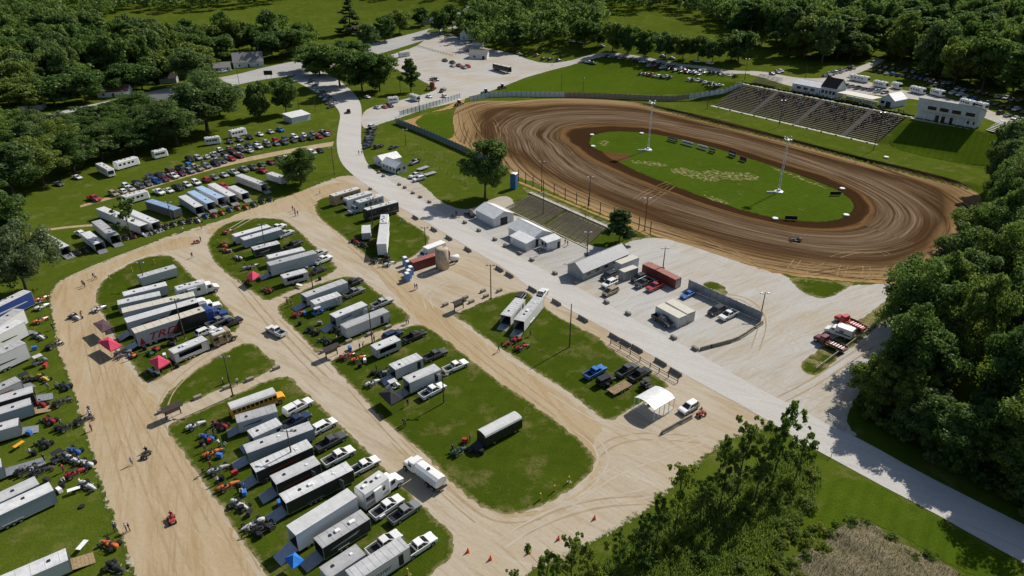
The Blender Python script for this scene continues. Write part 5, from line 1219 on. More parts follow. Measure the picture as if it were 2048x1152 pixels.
container('low dark red tool container beside the rusty tank', (826,526),(900,502.5),(819.5,520), REDC, REDR, h=2.5)
pxb('small_shed', 'small white metal shed on the lawn by the parking field', (583,236),(620,228),(566,231), 2.6, 3.4, SIDING, RIBW, form='shed')
# houses along the highway
def hpx(label, px, py, L, W_, rz, zE, zR, wall, roof, name='house', **k):
    P = G(px, py); return building(name, label, P, R(rz), L, W_, zE, zR, wall, roof, **k)
HW = [('f',.2,1.0,1.0,1.2),('f',.8,1.0,1.0,1.2),('r',.5,1.0,.9,1.1)]
hpx('grey-roofed white house across the highway', 468, 137, 18, 12, 20, 3.4, 8.5, SIDING, SHINGG, wins=HW, doors=[('f',.5,1.0,2.1)], chimney=True)
hpx('small house with hipped grey roof beside the white house', 428, 145, 10, 8, 20, 2.6, 5.2, SIDING, SHINGG, wins=HW)
hpx('brown-roofed bungalow among trees across the highway', 196, 196, 15, 9, 14, 2.8, 5.5, SIDING, SHING, wins=HW, doors=[('f',.5,1.0,2.1)])
hpx('grey-roofed house half hidden by trees at the left wood edge', 0, 195, 12, 9, 14, 2.8, 5.5, SIDING, SHINGG, wins=HW)
hpx('dark low carport under the trees beside the highway', 40, 222, 10, 6, 14, 2.4, 3.0, RIBS, SHINGD, form='shed', name='carport')
hpx('brown-roofed house between highway and parking field', 118, 284, 14, 9, 12, 2.8, 5.6, RIBS, SHING, wins=HW)
hpx('white cottage among trees beside the highway', 296, 218, 10, 8, 18, 2.8, 6.0, SIDING, SHINGG, wins=HW)
hpx('dark-roofed garage behind trees across the highway', 320, 168, 9, 8, 14, 2.8, 5.0, RIBS, SHINGD, name='garage')
hpx('white gabled house at the top of the gravel yard', 920, 80, 10, 11, -14, 4.6, 9.0, SIDING, SHINGG, form='cross', wins=[('f',.3,1.0,.9,1.4),('f',.7,1.0,.9,1.4),('f',.5,4.6,.9,1.3)])
hpx('small white outbuilding in the shade of the wood', 945, 92, 7, 5, -14, 2.6, 4.0, SIDING, SHINGG, name='outbuilding')
hpx('white office cabin with pale roof on the gravel yard', 938, 118, 12, 9, -8, 2.8, 5.2, SIDING, SHINGG, name='office_cabin', wins=[('f',.3,1.0,1.6,1.1)], doors=[('f',.8,1.6,2.1)])
hpx('low house roof behind trees by the meadow', 692, 66, 11, 8, 10, 2.8, 5.0, RIBS, SHING)
hpx('house roof beyond the highway bend', 836, 48, 12, 8, -10, 2.8, 5.2, SIDING, SHINGG)

# terrace buildings above the grandstand
def tb(name, label, a, b, depth, zE, zR, roof, form='gable', wins=(), doors=(), wall=SIDING, z0=None):
    A, B = G(*a), G(*b); u = (B-A).to_2d(); L = u.length; z = max(A.z, B.z) if z0 is None else z0
    return building(name, label, Vector((A.x, A.y, z)), math.atan2(u.y, u.x), L, depth, zE, zR, wall, roof, form=form, wins=wins, doors=doors)
tb('restroom_block', 'white block with bright ribbed roof above the grandstand', (1583,180),(1637,190.5), 9, 3.3, 5.0, RIBW, wins=[('f',f,1.2,2.2,1.2) for f in (.25,.5,.75)])
tb('brown_barn', 'white barn with steep dark brown roof above the grandstand', (1639,191),(1669,197), 8, 4.4, 8.0, SHINGD, wins=[('f',f,1.3,1.3,1.6) for f in (.15,.4,.65,.88)])
tb('snack_house', 'small white gabled house between the canopy and the press building', (1758,210),(1786,216), 9, 3.0, 5.4, RIBW, form='cross', wins=[('f',.2,1.0,1.6,1.2)], doors=[('f',.6,2.2,2.2)])
def canopy(label, a, b, depth, h, posts, roof, name='canopy'):
    A, B = G(*a), G(*b); u = (B-A).to_2d(); L = u.length; z = max(A.z, B.z); o = thing(name, label, 'canopy', Vector((A.x, A.y, z)), math.atan2(u.y, u.x))
    link('roof', MB().mat(roof).box(-.3, L+.3, -.3, depth+.3, h, h+.15).mesh('roof'), o); pm = MB().mat(WHITE).box(-.08,.08,-.08,.08,-.4,h).mesh('post')
    for k in range(posts):
        for y in (0, depth): link('post', pm, o, (L*k/(posts-1), y, 0))
    link('counter', MB().mat(WHITE).box(.5, L-.5, depth-.6, depth-.2, 0, 1.1).mesh('counter'), o)
canopy('tan flat canopy over the snack counters above the grandstand', (1673,199),(1741,213), 7, 3.0, 5, CREAM)
def press_box():
    A, B = G(1828,236), G(1949,258); u = (B-A).to_2d(); L = u.length; z = min(A.z, B.z)
    o = thing('press_building', 'two-storey white press building with overhanging upper floor and lean roof', 'building', Vector((A.x, A.y, z)), math.atan2(u.y, u.x)); D = 8
    link('ground_floor', MB().mat(SIDING).box(.3, L-.3, 1.6, D, -2, 3.6).mesh('ground_floor'), o)
    up = MB().mat(SIDING); up.loft([[(0,0,3.6),(L,0,3.6),(L,D,3.6),(0,D,3.6)],[(0,-.3,8.2),(L,-.3,8.2),(L,D,5.6),(0,D,5.6)]]); link('upper_floor', up.mesh('upper_floor'), o)
    link('roof', MB().mat(RIBG).add([(-.3,-.5,8.25),(L+.3,-.5,8.25),(L+.3,D+.3,5.55),(-.3,D+.3,5.55),(-.3,-.5,8.4),(L+.3,-.5,8.4),(L+.3,D+.3,5.7),(-.3,D+.3,5.7)], [(3,2,1,0),(4,5,6,7),(0,1,5,4),(1,2,6,5),(2,3,7,6),(3,0,4,7)]).mesh('roof'), o)
    for f in (.22,.29,.42,.49,.62,.69,.84,.91):
        w_ = link('window', MB().mat(WHITE).box(L*f-.95, L*f+.95, -.22, -.1, 4.3, 5.9).mesh('window'), o); link('pane', MB().mat(GLASS).box(L*f-.85, L*f+.85, -.26, -.1, 4.4, 5.8).mesh('pane'), w_)
    for f in (.85,.95):
        w_ = link('window', MB().mat(WHITE).box(L*f-.6, L*f+.6, 1.55, 1.6, 1.0, 2.4).mesh('window'), o); link('pane', MB().mat(GLASS).box(L*f-.5, L*f+.5, 1.53, 1.57, 1.1, 2.3).mesh('pane'), w_)
    for f in (.35,.45,.58): link('door', MB().mat(GLASS).box(L*f-.7, L*f+.7, 1.55, 1.6, 0, 2.3).mesh('door'), o)
    pm = MB().mat(WHITE).box(-.1,.1,-.1,.1,-2,3.6).mesh('post')
    for k in range(8): link('post', pm, o, (.4+(L-.8)*k/7, .2, 0))
    link('deck', MB().mat(CONCW).box(-1, L+1, -1.2, 1.6, -1.2, -.05).mesh('deck'), o)
press_box()

# ------------------------------------------------------------------ grandstand and bleachers
PLANK = plain('bench_planks', (.34,.31,.27), .8, .2, var=.25, scale=1.2); PLANKD = plain('dark_bench_planks', (.13,.105,.08), .8, .2, var=.3, scale=1.2); GALV = plain('galvanised_bench', (.42,.42,.42), .5, .4, .4)
PLANKG = plain('grandstand_planks', (.25,.21,.17), .8, .1, var=.2, scale=1.2); STEPD = plain('shade_painted_steps', (.016,.014,.013), 1.0, 0.0, var=.3)  # near-black step colour stands in for the shade under the benches
def grandstand():
    rz = math.atan2(SD[1], SD[0])                      # local x along the stand, local y outward (uphill)
    o = thing('grandstand', 'long hillside grandstand of plank benches above the back straight', 'grandstand', (SA[0], SA[1], 0), rz)
    N, D, z0, dz = 17, 20.0/17, 1.75, 8.0/17; T = 81.8
    tl = [ST(*G(p, q)[:2])[1] for p, q in ((1490,231),(1578,252),(1684,272))]
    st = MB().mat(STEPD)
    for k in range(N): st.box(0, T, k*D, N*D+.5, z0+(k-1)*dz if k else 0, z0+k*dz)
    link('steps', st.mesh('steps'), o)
    edges = [0.2]+[e for t in tl for e in (t-1.35, t+1.35)]+[T-.2]
    for a, b in zip(edges[0::2], edges[1::2]):
        me = MB().mat(PLANKG).box(0, b-a, -.19, .19, 0, .07).mesh('bench')
        for k in range(N): link('bench', me, o, (a, k*D+.55, z0+k*dz+.42))
        lg = MB().mat(CONCD)
        for k in range(N):
            n = 1
            for i in range(n+1): x = a+.15+(b-a-.3)*i/n; lg.box(x-.05, x+.05, k*D+.48, k*D+.62, z0+k*dz, z0+k*dz+.42)
        link('bench_supports', lg.mesh('bench_supports'), o)
    for t in tl:
        ai = MB().mat(CONCW2)
        for k in range(N*2): ai.box(t-1.2, t+1.2, k*D/2, k*D/2+D/2+.02, z0+k*dz/2-.3, z0+k*dz/2+dz/2+.02)
        link('aisle_stair', ai.mesh('aisle_stair'), o)
    link('front_wall', MB().mat(CONCW).box(-1, T+1, -2.2, -.02, .2, 1.72).mesh('front_wall'), o)
    link('top_walk', MB().mat(CONCW).box(-2, T+1.5, N*D+.52, N*D+4.5, 6.0, z0+N*dz-.1).mesh('top_walk'), o)
    return o, tl
CONCW2 = plain('aisle_concrete', (.22,.19,.155), .9, .2, var=.2)
STAND, TL = grandstand()
tymesh = MB().mat(TYRE).lathe([(.25,0),(.42,0),(.45,.12),(.42,.25),(.25,.25)], n=12).mesh('tyre')
for k in range(12):
    x, y = SXY(-2.0, 4+k*6.8); tag(link('barrier_tyre', tymesh, None, (x, y, H(x, y)+.02)), 'black tyre lying at the foot of the grandstand wall', 'tyre', 'tyres along the grandstand wall')
def upper_stand(label, a, b, rows, rise_, z_, mat, back=True):
    A, B = G(*a), G(*b); u = (B-A).to_2d(); L = u.length; o = thing('bleachers', label, 'bleachers', Vector((A.x, A.y, max(A.z, B.z))), math.atan2(u.y, u.x))
    bm = MB().mat(mat).box(0, L, -.15, .15, 0, .06).mesh('bench'); fm = MB().mat(CONCD).box(0, L, -.25, .25, 0, .05).mesh('foot_board')
    fr = MB().mat(BLK)
    for k in range(rows):
        link('bench', bm, o, (0, k*.75, .5+k*rise_)); link('foot_board', fm, o, (0, k*.75-.4, .1+k*rise_))
        for i in range(6): x = .1+(L-.2)*i/5; fr.tube((x, k*.75, -.6), (x, k*.75, .5+k*rise_), .04, n=4)
    link('frame', fr.mesh('frame'), o)
    if back: link('back_rail', MB().mat(STEEL).tube((0, rows*.75, .5+rows*rise_+.6), (L, rows*.75, .5+rows*rise_+.6), .04, n=5).mesh('back_rail'), o)
upper_stand('raised dark bleachers at the upper corner of the grandstand', (1503,166),(1548,175), 9, .42, 0, PLANKD)
upper_stand('small aluminium bleachers beside the press building', (1972,262),(2018,276), 9, .4, 0, GALV)
def front_bleachers():
    A, B, C, D = (G(*p) for p in ((1062,392),(1212,459),(1188,489),(1011,416)))
    u = (B-A).to_2d(); L = u.length; u /= L; rz = math.atan2(u.y, u.x); wv = (D-A).to_2d(); Wd = abs(wv.x*u.y-wv.y*u.x)
    o = thing('front_bleachers', 'rows of low weathered plank benches on grass facing the front straight', 'bleachers', A, rz); n = 19
    s0 = (D-A).to_2d().dot(u); s1 = (C-A).to_2d().dot(u)
    for k in range(n):
        f = (k+.5)/n; x0 = s0*f; x1 = L+(s1-L)*f; y = -Wd*f; up = .42*(1-f*.4)
        b = MB().mat(PLANKD if k < 15 else PLANK); m_ = 2; 
        for i in range(2): a_, c_ = (x0, (x0+x1)/2-.5) if i == 0 else ((x0+x1)/2+.5, x1); link('bench', MB().mat(PLANKD).box(a_, c_, y-.14, y+.14, up, up+.06).mesh('bench'), o)
        g = MB().mat(CONCD)
        for i in range(16): x = x0+.3+(x1-x0-.6)*i/15; g.box(x-.09, x+.09, y-.12, y+.12, 0, up)
        link('bench_supports', g.mesh('bench_supports'), o)
    w = MB().mat(CONCW).box(-2, L+1, .6, 1.9, -.2, .5); link('walkway', w.mesh('walkway'), o)
    r = MB().mat(STEEL)
    for i in range(18): x = L*i/17; r.tube((x,.7,.5),(x,.7,1.5),.03,n=4)
    r.tube((0,.7,1.5),(L,.7,1.5),.03,n=4).tube((0,.7,1.0),(L,.7,1.0),.03,n=4); link('hand_rail', r.mesh('hand_rail'), o)
    link('edge_kerb', MB().mat(CONCW).box(s0, s1+1, -Wd-.5, -Wd-.2, 0, .2).mesh('edge_kerb'), o)
front_bleachers()

# ------------------------------------------------------------------ fences
def pts_along(P, step):
    out = [P[0]]
    for a, b in zip(P[:-1], P[1:]):
        n = max(1, round((b-a).length/step)); out += [a+(b-a)*(k/n) for k in range(1, n+1)]
    return out
def panel_fence(name, label, px, h, mats, step=2.6, posth=.2, post=BLK, lift=.05, wires=False, gap=.0):
    Q = pts_along([G(*p) for p in px], step); o = thing(name, label, 'fence', Q[0]); n = len(Q)
    for i, (a, b) in enumerate(zip(Q[:-1], Q[1:])):
        d = b-a; L = d.to_2d().length; rz = math.atan2(d.y, d.x); mt = mats(i/n)
        m = MB().mat(mt).box(.03, L-.03, -.03, .03, lift, h)
        for k in (.25, .75): m.mat(STEEL).box(.03, L-.03, .03, .07, h*k-.05, h*k+.05)
        link('panel', m.mesh('panel'), o, a-Q[0], rz)
    pm = MB().mat(post).box(-.06,.06,-.1,.1,-.3,h+posth).mesh('post')
    for p in Q: link('post', pm, o, p-Q[0])
    return o
PBLUE = m_rib('blue_grey_sheet', (.22,.28,.33), .3, .5, .2, (.28,.22,.15)); PWH = m_rib('white_sheet', (.62,.66,.70), .3, .5, .2, (.45,.42,.38)); PTAN = m_rib('mud_caked_sheet', (.36,.28,.20), .3, .7, 0, (.25,.16,.08)); PGRY = m_rib('grey_sheet', (.28,.30,.33), .3, .5, .3, (.22,.2,.18))
panel_fence('sheet_fence', 'blue-grey sheet fence with dark posts behind the clay turn', [(792,247),(850,270),(912,297),(945,312),(985,330),(1010,345)], 2.5, lambda f: PBLUE if f < .8 else PWH, posth=.5)
panel_fence('sheet_fence', 'pale sheet fence along the clay haul path', [(800,233),(840,222),(880,210),(920,197)], 2.6, lambda f: PWH)
panel_fence('sheet_fence', 'long pale sheet fence around the top of the clay oval, muddy in the middle', [(939,203),(979,195),(1024,193),(1090,194),(1159,195),(1240,198),(1300,201),(1344,202),(1400,195),(1449,187),(1484,172)], 2.6, lambda f: PTAN if .36 < f < .78 else PWH)
panel_fence('sheet_fence', 'grey corrugated fence behind the paddock parking', [(1376,577),(1420,597),(1470,620),(1521,643)], 2.5, lambda f: PGRY, step=2.0, post=STEEL)
def post_fence(name, label, px, h, step, rails, mat=WOOD, r=.09, rr=.05, cat='fence', taper=1.0):
    Q = pts_along([G(*p) for p in px], step); o = thing(name, label, cat, Q[0])
    pm = MB().mat(mat).tube((0,0,-.3),(0,0,h),r,r*taper,n=6).mesh('post')
    for p in Q: link('post', pm, o, p-Q[0])
    for z in rails:
        for a, b in zip(Q[:-1], Q[1:]): link('rail', MB().mat(mat if rr > .03 else STEEL).tube(a-Q[0]+Vector((0,0,z)), b-Q[0]+Vector((0,0,z)), rr, n=4).mesh('rail'), o)
    return o
DKW = plain('dark_creosote_wood', (.06,.045,.035), .9, .15, var=.3)
post_fence('catch_fence', 'tall dark posts and cables of the catch fence along the front straight', [(1037,362),(1066,374),(1130,400),(1200,430),(1255,450),(1300,470)], 4.2, 5.0, (1.2, 2.4, 3.6), DKW, .13, .02)
post_fence('plank_fence', 'dark wooden rail fence between the grass and the road barriers', [(1221,688),(1260,710),(1300,735),(1355,766)], 1.1, 2.4, (.45, .95), DKW, .09, .06)
post_fence('rail_fence', 'pale wooden rail fence beside the wooded track', [(1631,742),(1680,705),(1740,660),(1803,606)], .9, 2.5, (.5, .8), PLANK, .08, .09)
post_fence('wire_fence', 'low wire fence with thin posts across the lawn behind the gatehouse', [(815,300),(850,322),(895,348),(940,372)], 1.2, 3.2, (.6, 1.1), DKW, .05, .012)
post_fence('wire_fence', 'second wire fence nearer the clay turn', [(835,296),(880,318),(925,342),(950,352)], 1.2, 3.2, (.6, 1.1), DKW, .05, .012)
post_fence('farm_gate', 'grey tubular gate at the roadside brush', [(1584,886),(1620,898),(1662,914)], 1.3, 3.0, (.3, .6, .9, 1.2), STEEL, .06, .03, cat='gate')
post_fence('farm_gate', 'tubular gate folded open under the wood', [(1656,838),(1690,860)], 1.3, 3.0, (.3, .6, .9, 1.2), STEEL, .06, .03, cat='gate')
post_fence('yard_fence', 'low dark guard rail crossing the gravel yard', [(833,92),(870,103),(905,112)], .9, 3.0, (.7,), DKW, .12, .12)
post_fence('terrace_fence', 'grey terrace rail behind the snack canopy', [(1682,176),(1720,184),(1760,193)], 1.8, 3.0, (.5, 1.1, 1.7), STEEL, .06, .04)
sheet('berm_wall_base', [(1036,366),(1066,378),(1130,404),(1200,434),(1255,454),(1300,474),(1302,471),(1255,450),(1200,430),(1130,400),(1066,374),(1038,362)], GVT, .03, jit=.1, grid=2)

# ------------------------------------------------------------------ poles, barriers, street furniture
POLEW = plain('pole_wood', (.10,.075,.055), .9, .15, var=.3)
lampm = MB().mat(STEEL).cbox(-.3,.3,-.2,.2,-.12,.12,.05).mesh('lamp')
def pole(fx, fy, topy, label, lamps=2, r=.15):
    P = G(fx, fy); h = rise(P, topy); o = thing('light_pole', label, 'light pole', P)
    link('post', MB().mat(POLEW).tube((0,0,-.3),(0,0,h),r,r*.65,n=8).mesh('post'), o)
    if lamps:
        link('cross_arm', MB().mat(STEEL).box(-.9,.9,-.05,.05,h-.35,h-.25).mesh('cross_arm'), o)
        for k in range(lamps): q = link('lamp', lampm, o, ((-.8+1.6*k/max(1,lamps-1)) if lamps > 1 else .5, .1, h-.2)); q.rotation_euler = (.4,0,0)
    link('footing', MB().mat(GV).lathe([(.6,0.0),(.35,.06)], n=10).mesh('footing'), o)
for a in [(1139,694,608,'tall dark pole on the grass in front of the road barriers',0),(888,806,748,'light pole on the grass near the black bus and white pickups'),(466,792,712,'light pole beside the yellow school bus'),(370,677,597,'light pole beside the lettered transporters'),
  (745,687,617,'light pole beside the gravel footpath and open-sided trailer'),(587,930,860,'light pole rising between the black-sided trailers'),(533,507,448,'light pole behind the large pale trailer'),(626,577,533,'light pole beside the silver open-sided trailer'),
  (746,452,396,'light pole in front of the black motorhome'),(852,500,454,'light pole beside the box truck and red container'),(982,598,529,'light pole at the gravel corner by the notice shelter'),(291,570,524,'light pole next to the single grey trailer'),
  (346,450,403,'light pole beside the dark trailer with blue roof'),(669,349,295,'light pole at the road gate'),(812,291,258,'light pole at the gatehouse lawn fence'),(1083,384,322,'light pole at the upper end of the front bleachers'),(1178,411,353,'light pole at the middle of the catch fence'),
  (1289,461,395,'light pole at the lower end of the catch fence'),(1174,511,463,'light pole behind the long grey-roofed shed'),(1086,431,384,'light pole standing within the front bleachers'),(1326,536,495,'light pole behind the red containers'),(1522,629,585,'light pole at the end of the grey corrugated fence'),
  (1489,160,117,'light pole behind the upper corner bleachers'),(1414,218,170,'light pole below the left end of the grandstand'),(1747,300,224,'light pole at the lower right corner of the grandstand'),(1558,253,200,'light pole in the middle of the grandstand front'),
  (631,223,179,'light pole beside the small white shed and parked cars',1),(598,218,185,'thin pole behind the small white shed',0),(839,226,192,'light pole in front of the haul path fence',1),(801,186,155,'thin pole beside the yard trees',0),(1123,181,147,'dark pole on the mown field without lamp',0),(1166,183,155,'light pole on the mown field',1),
  (309,178,136,'utility pole across the highway near the brown bungalow',1),(479,171,132,'utility pole beside the highway near the grey-roofed house',1),(1610,158,130,'thin white flag pole behind the restroom block',0),(1876,194,165,'thin pole behind the press building',0)]:
    pole(*a)
def tower(fx, fy, topy, label):
    P = G(fx, fy); h = rise(P, topy); o = thing('light_tower', label, 'light tower', P); m = MB().mat(WHITE); w = .42; n = int(h/1.1)
    C = [(w*math.cos(a), w*math.sin(a)) for a in (.5, 2.6, 4.7)]
    for x, y in C: m.tube((x,y,.3),(x,y,h),.045,n=4)
    for k in range(n):
        z0, z1 = .4+k*(h-.6)/n, .4+(k+1)*(h-.6)/n
        for i in range(3): a, b = C[i], C[(i+1)%3]; m.tube((*a,z0),(*b,z1 if k%2 else z0),.025,n=3).tube((*b,z0),(*a,z1),.025,n=3)
    link('lattice_mast', m.mesh('lattice_mast'), o)
    lm = MB().mat(STEEL).lathe([(.1,0),(.32,.25),(.34,.4),(.1,.45)], n=10, ax='y').mesh('flood_lamp')
    for k in range(8): q = link('flood_lamp', lm, o, (1.1*math.cos(k*.785), 1.1*math.sin(k*.785), h+.1+.4*(k%2)), k*.785+1.57)
    link('lamp_ring', MB().mat(WHITE).lathe([(1.0,-.05),(1.15,-.05),(1.15,.05),(1.0,.05)], (0,0,h), 12).mesh('lamp_ring'), o)
    link('base_block', MB().mat(WHITE).lathe([(1.6,0),(1.5,.5),(.8,.75),(.5,1.2)], n=10).mesh('base_block'), o)
    link('guard_board', MB().mat(WHITE).box(-4.2,-1.4,-.6,-.3,0,.6).mesh('guard_board'), o)
tower(1296,301,206,'white lattice light tower at the far end of the infield'); tower(1557,385,279,'white lattice light tower at the near end of the infield')
wt = MB().mat(RUBBERW).lathe([(.45,0),(.85,0),(.95,.25),(.85,.5),(.45,.5)], n=14).mesh('marker_tyre')
for p in [(1184,271),(1186,294),(1684,379),(1692,432),(1550,439),(1283,268),(1772,316)]: tag(link('marker_tyre', wt, None, G(*p)+Vector((0,0,.08))), 'white painted tractor tyre marking the infield edge', 'tyre', 'white tyres at the infield edge')
def board(px, py, hx, hy, w, h, mat, label, stripe=None, txt=None):
    P, rz = aim(px, py, hx, hy, .6); o = thing('infield_billboard', label, 'billboard', P, rz)
    link('face', MB().mat(mat).box(-w/2, w/2, -.06, .06, .25, .25+h).mesh('face'), o)
    for x in (-w/2+.2, w/2-.2): link('leg', MB().mat(BLK).tube((x,0,0),(x,.6,0.02),.04,n=4).tube((x,.08,0),(x,.08,h),.05,n=4).mesh('leg'), o)
    if stripe: link('printed_band', MB().mat(stripe).box(-w/2+.25, w/2-.25, -.075, -.062, .25+h*.35, .25+h*.62).mesh('printed_band'), o)
board(1345,281,40,11,5,1.4,DKG,'dark infield billboard at the upper end of the row',WHITE); board(1375,288,40,11,6,1.4,WHITE,'white infield billboard next to the dark one',CONCD)
board(1405,296,40,12,5,1.4,WHITE,'white infield billboard with red print',REDG); board(1424,303,40,12,3,1.5,DKG,'small black infield billboard after the white row',WHITE)
board(1464,311,40,14,3.4,2.0,DKG,'tall dark infield billboard with white oval print',WHITE); board(1486,320,40,14,3.2,1.6,plain('purple_board',(.16,.02,.07),.6,.3),'maroon infield billboard at the end of the row')
board(1671,388,40,0,3.6,1.2,DKG,'black infield board near the turn',None); board(1582,437,40,2,3.6,1.2,DKG,'black infield board at the lower edge',None)
CONB = plain('barrier_concrete', (.24,.215,.18), .9, .1, var=.25, grime=(.14,.12,.09))
BARM = MB().mat(CONB).prism([(-.3,0),(.3,0),(.3,.18),(.12,.4),(.1,.82),(-.1,.82),(-.12,.4),(-.3,.18)], -1.5, 1.5).mesh('barrier')
BLKM = MB().mat(CONB).cbox(-.35,.35,-.75,.75,0,.65,.05).mesh('barrier')
def barriers(pts, me, label, group, along=None):
    for i, p in enumerate(pts):
        P = G(*p); q = pts[min(i+1, len(pts)-1)]; r_ = pts[max(i-1, 0)]
        if along: Q = G(p[0]+along[0], p[1]+along[1]); d = Q-P
        else: d = G(*q)-G(*r_)
        tag(link('concrete_barrier', me, None, P+Vector((0,0,.03)), math.atan2(d.y, d.x)-R(90)), label, 'barrier', group)
barriers([(831,437),(868,461),(898,478),(936,501),(999,540),(1019,552),(1065,581),(1113,607),(1166,640),(1229,676),(1251,688),(1274,700),(1321,727),(1351,747)], BARM, 'long concrete barrier along the pit side of the main road', 'barriers on the pit side of the road', (24,14))
barriers([(741,379),(758,346),(767,353),(799,370),(810,376),(826,387),(841,395),(859,405),(907,433),(930,446),(958,462),(990,480),(1011,493),(1040,508),(1064,521),(1110,548),(1149,566),(1213,606),(1256,629),(1347,677),(1390,699)], BLKM, 'short concrete block along the paddock side of the main road', 'blocks on the paddock side of the road', (24,14))
barriers([(1412,698),(1431,693),(1450,688),(1469,682),(1485,674),(1500,664),(1518,652)], BARM, 'concrete barrier in the curved row around the paddock corner', 'barriers around the paddock corner')
barriers([(777,656),(740,670),(698,685),(648,704)], BLKM, 'concrete block along the upper gravel footpath', 'blocks along the upper footpath', (-30,13))
barriers([(553,738),(500,761),(454,777),(396,797),(325,824)], BLKM, 'concrete block along the lower gravel footpath', 'blocks along the lower footpath', (-30,12))
barriers([(891,611),(931,597),(943,605),(966,584),(972,594),(999,583)], BLKM, 'concrete block at the gravel corner by the notice shelter', 'blocks at the gravel corner', (-24,11))
barriers([(1335,862),(1356,850),(1372,842)], BARM, 'concrete barrier behind the white canopy', 'barriers behind the white canopy', (-24,13))
def kiosk(px, py, hx, hy, label):
    P, rz = aim(px, py, hx, hy, 0); o = thing('notice_shelter', label, 'shelter', P, rz)
    for x in (-1.3, 1.3): link('post', MB().mat(DKW).box(x-.08,x+.08,-.08,.08,-.2,2.3).mesh('post'), o)
    link('notice_board', MB().mat(WOOD).box(-1.2,1.2,-.04,.04,.9,1.9).mesh('notice_board'), o)
    link('roof', MB().mat(SHINGD).prism([(-.95,2.1),(0,2.55),(.95,2.1),(.95,2.2),(0,2.68),(-.95,2.2)], -1.8, 1.8).mesh('roof'), o, None, R(90))
kiosk(664,713,30,-13,'notice shelter with dark roof at the end of the upper footpath'); kiosk(348,833,30,-13,'notice shelter with dark roof at the end of the lower footpath'); kiosk(918,620,30,-13,'notice shelter with dark roof at the gravel corner')
conem = MB().mat(ORANGE).lathe([(.24,.04),(.06,.8),(.04,.82)], n=10).mat(WHITE).lathe([(.165,.36),(.12,.52)], n=10).mat(ORANGE).box(-.26,.26,-.26,.26,0,.04).mesh('traffic_cone')
for p in [(936,1104),(981,1119),(1057,1106),(1117,1079),(1189,1038)]: tag(link('traffic_cone', conem, None, G(*p)+Vector((0,0,.03))), 'orange traffic cone on the gravel bend', 'cone', 'cones on the gravel bend')
bolm = MB().mat(plain('yellow_bollard_paint', (.55,.36,.05), .6, .3)).tube((0,0,-.2),(0,0,1.3),.11,n=10).mat(GV).lathe([(.5,0),(.3,.04)], n=12).mesh('bollard')
for p, w_ in [((1081,999),'at the rounded end of the grass with the black bus'),((1109,983),'at the rounded end of the grass with the black bus'),((1138,965),'at the rounded end of the grass with the black bus'),((309,528),'on the grass above the single grey trailer'),((265,543),'on the grass above the single grey trailer'),((219,558),'on the grass above the single grey trailer'),((816,1150),'at the rounded end of the grass with pickups')]:
    tag(link('bollard', bolm, None, G(*p)+Vector((0,0,.035))), 'yellow post bollard '+w_, 'bollard', 'yellow bollards')
def tent(c, h, corners, mat, label, legs=True, peak=.9):
    """pop-up canopy whose roof corners show at these places"""
    Q = [G(*p, h) for p in corners]; ctr = sum(Q, Vector())/4; z = H(ctr.x, ctr.y); o = thing('canopy_tent', label, 'tent', Vector((ctr.x, ctr.y, z)))
    q = [Vector((p.x-ctr.x, p.y-ctr.y, h)) for p in Q]; top = Vector((0,0,h+peak))
    m = MB().mat(mat); a = sum((q[i].x*q[(i+1)%4].y-q[(i+1)%4].x*q[i].y) for i in range(4))
    if a < 0: q = q[::-1]
    mids = [(q[i]+q[(i+1)%4])*.5-Vector((0,0,.06)) for i in range(4)]
    m.add([*q, *mids, top, *[p-Vector((0,0,.25)) for p in q], *[p-Vector((0,0,.25)) for p in mids]], [f for i in range(4) for f in ((i,4+i,8),(4+i,(i+1)%4,8),(9+i,13+i,4+i,i),(13+i,9+(i+1)%4,(i+1)%4,4+i))])
    link('roof', m.mesh('roof'), o); pm = MB().mat(STEEL).tube((0,0,0.02),(0,0,h),.03,n=5).mesh('leg')
    for p in q: link('leg', pm, o, (p.x*.98, p.y*.98, 0))
    return o
tent(0, 2.3, [(195,683),(217,673),(244,691),(221,702)], REDT, 'red pop-up canopy beside the dirt lane below the lettered transporters')
tent(0, 2.3, [(297,721),(317,710),(341,723),(317,737)], REDT, 'red pop-up canopy beside the open-sided silver trailer')
tent(0, 2.3, [(492,552),(506,542),(520,549),(505,560)], REDT, 'red pop-up canopy among the pale trailers on the upper island')
tent(0, 2.2, [(569,1116),(590,1104),(608,1120),(586,1138)], BLUET, 'bright blue pop-up canopy behind the black trailer')
tent(0, 2.4, [(757,786),(780,774),(806,797),(782,810)], BLKT, 'black pop-up canopy at the ramp of the white trailer')
tent(0, 2.6, [(186,646),(207,638),(226,654),(204,664)], cloth('printed_awning', (.10,.06,.07)), 'dark printed awning at the back of the lettered transporter', peak=.3)
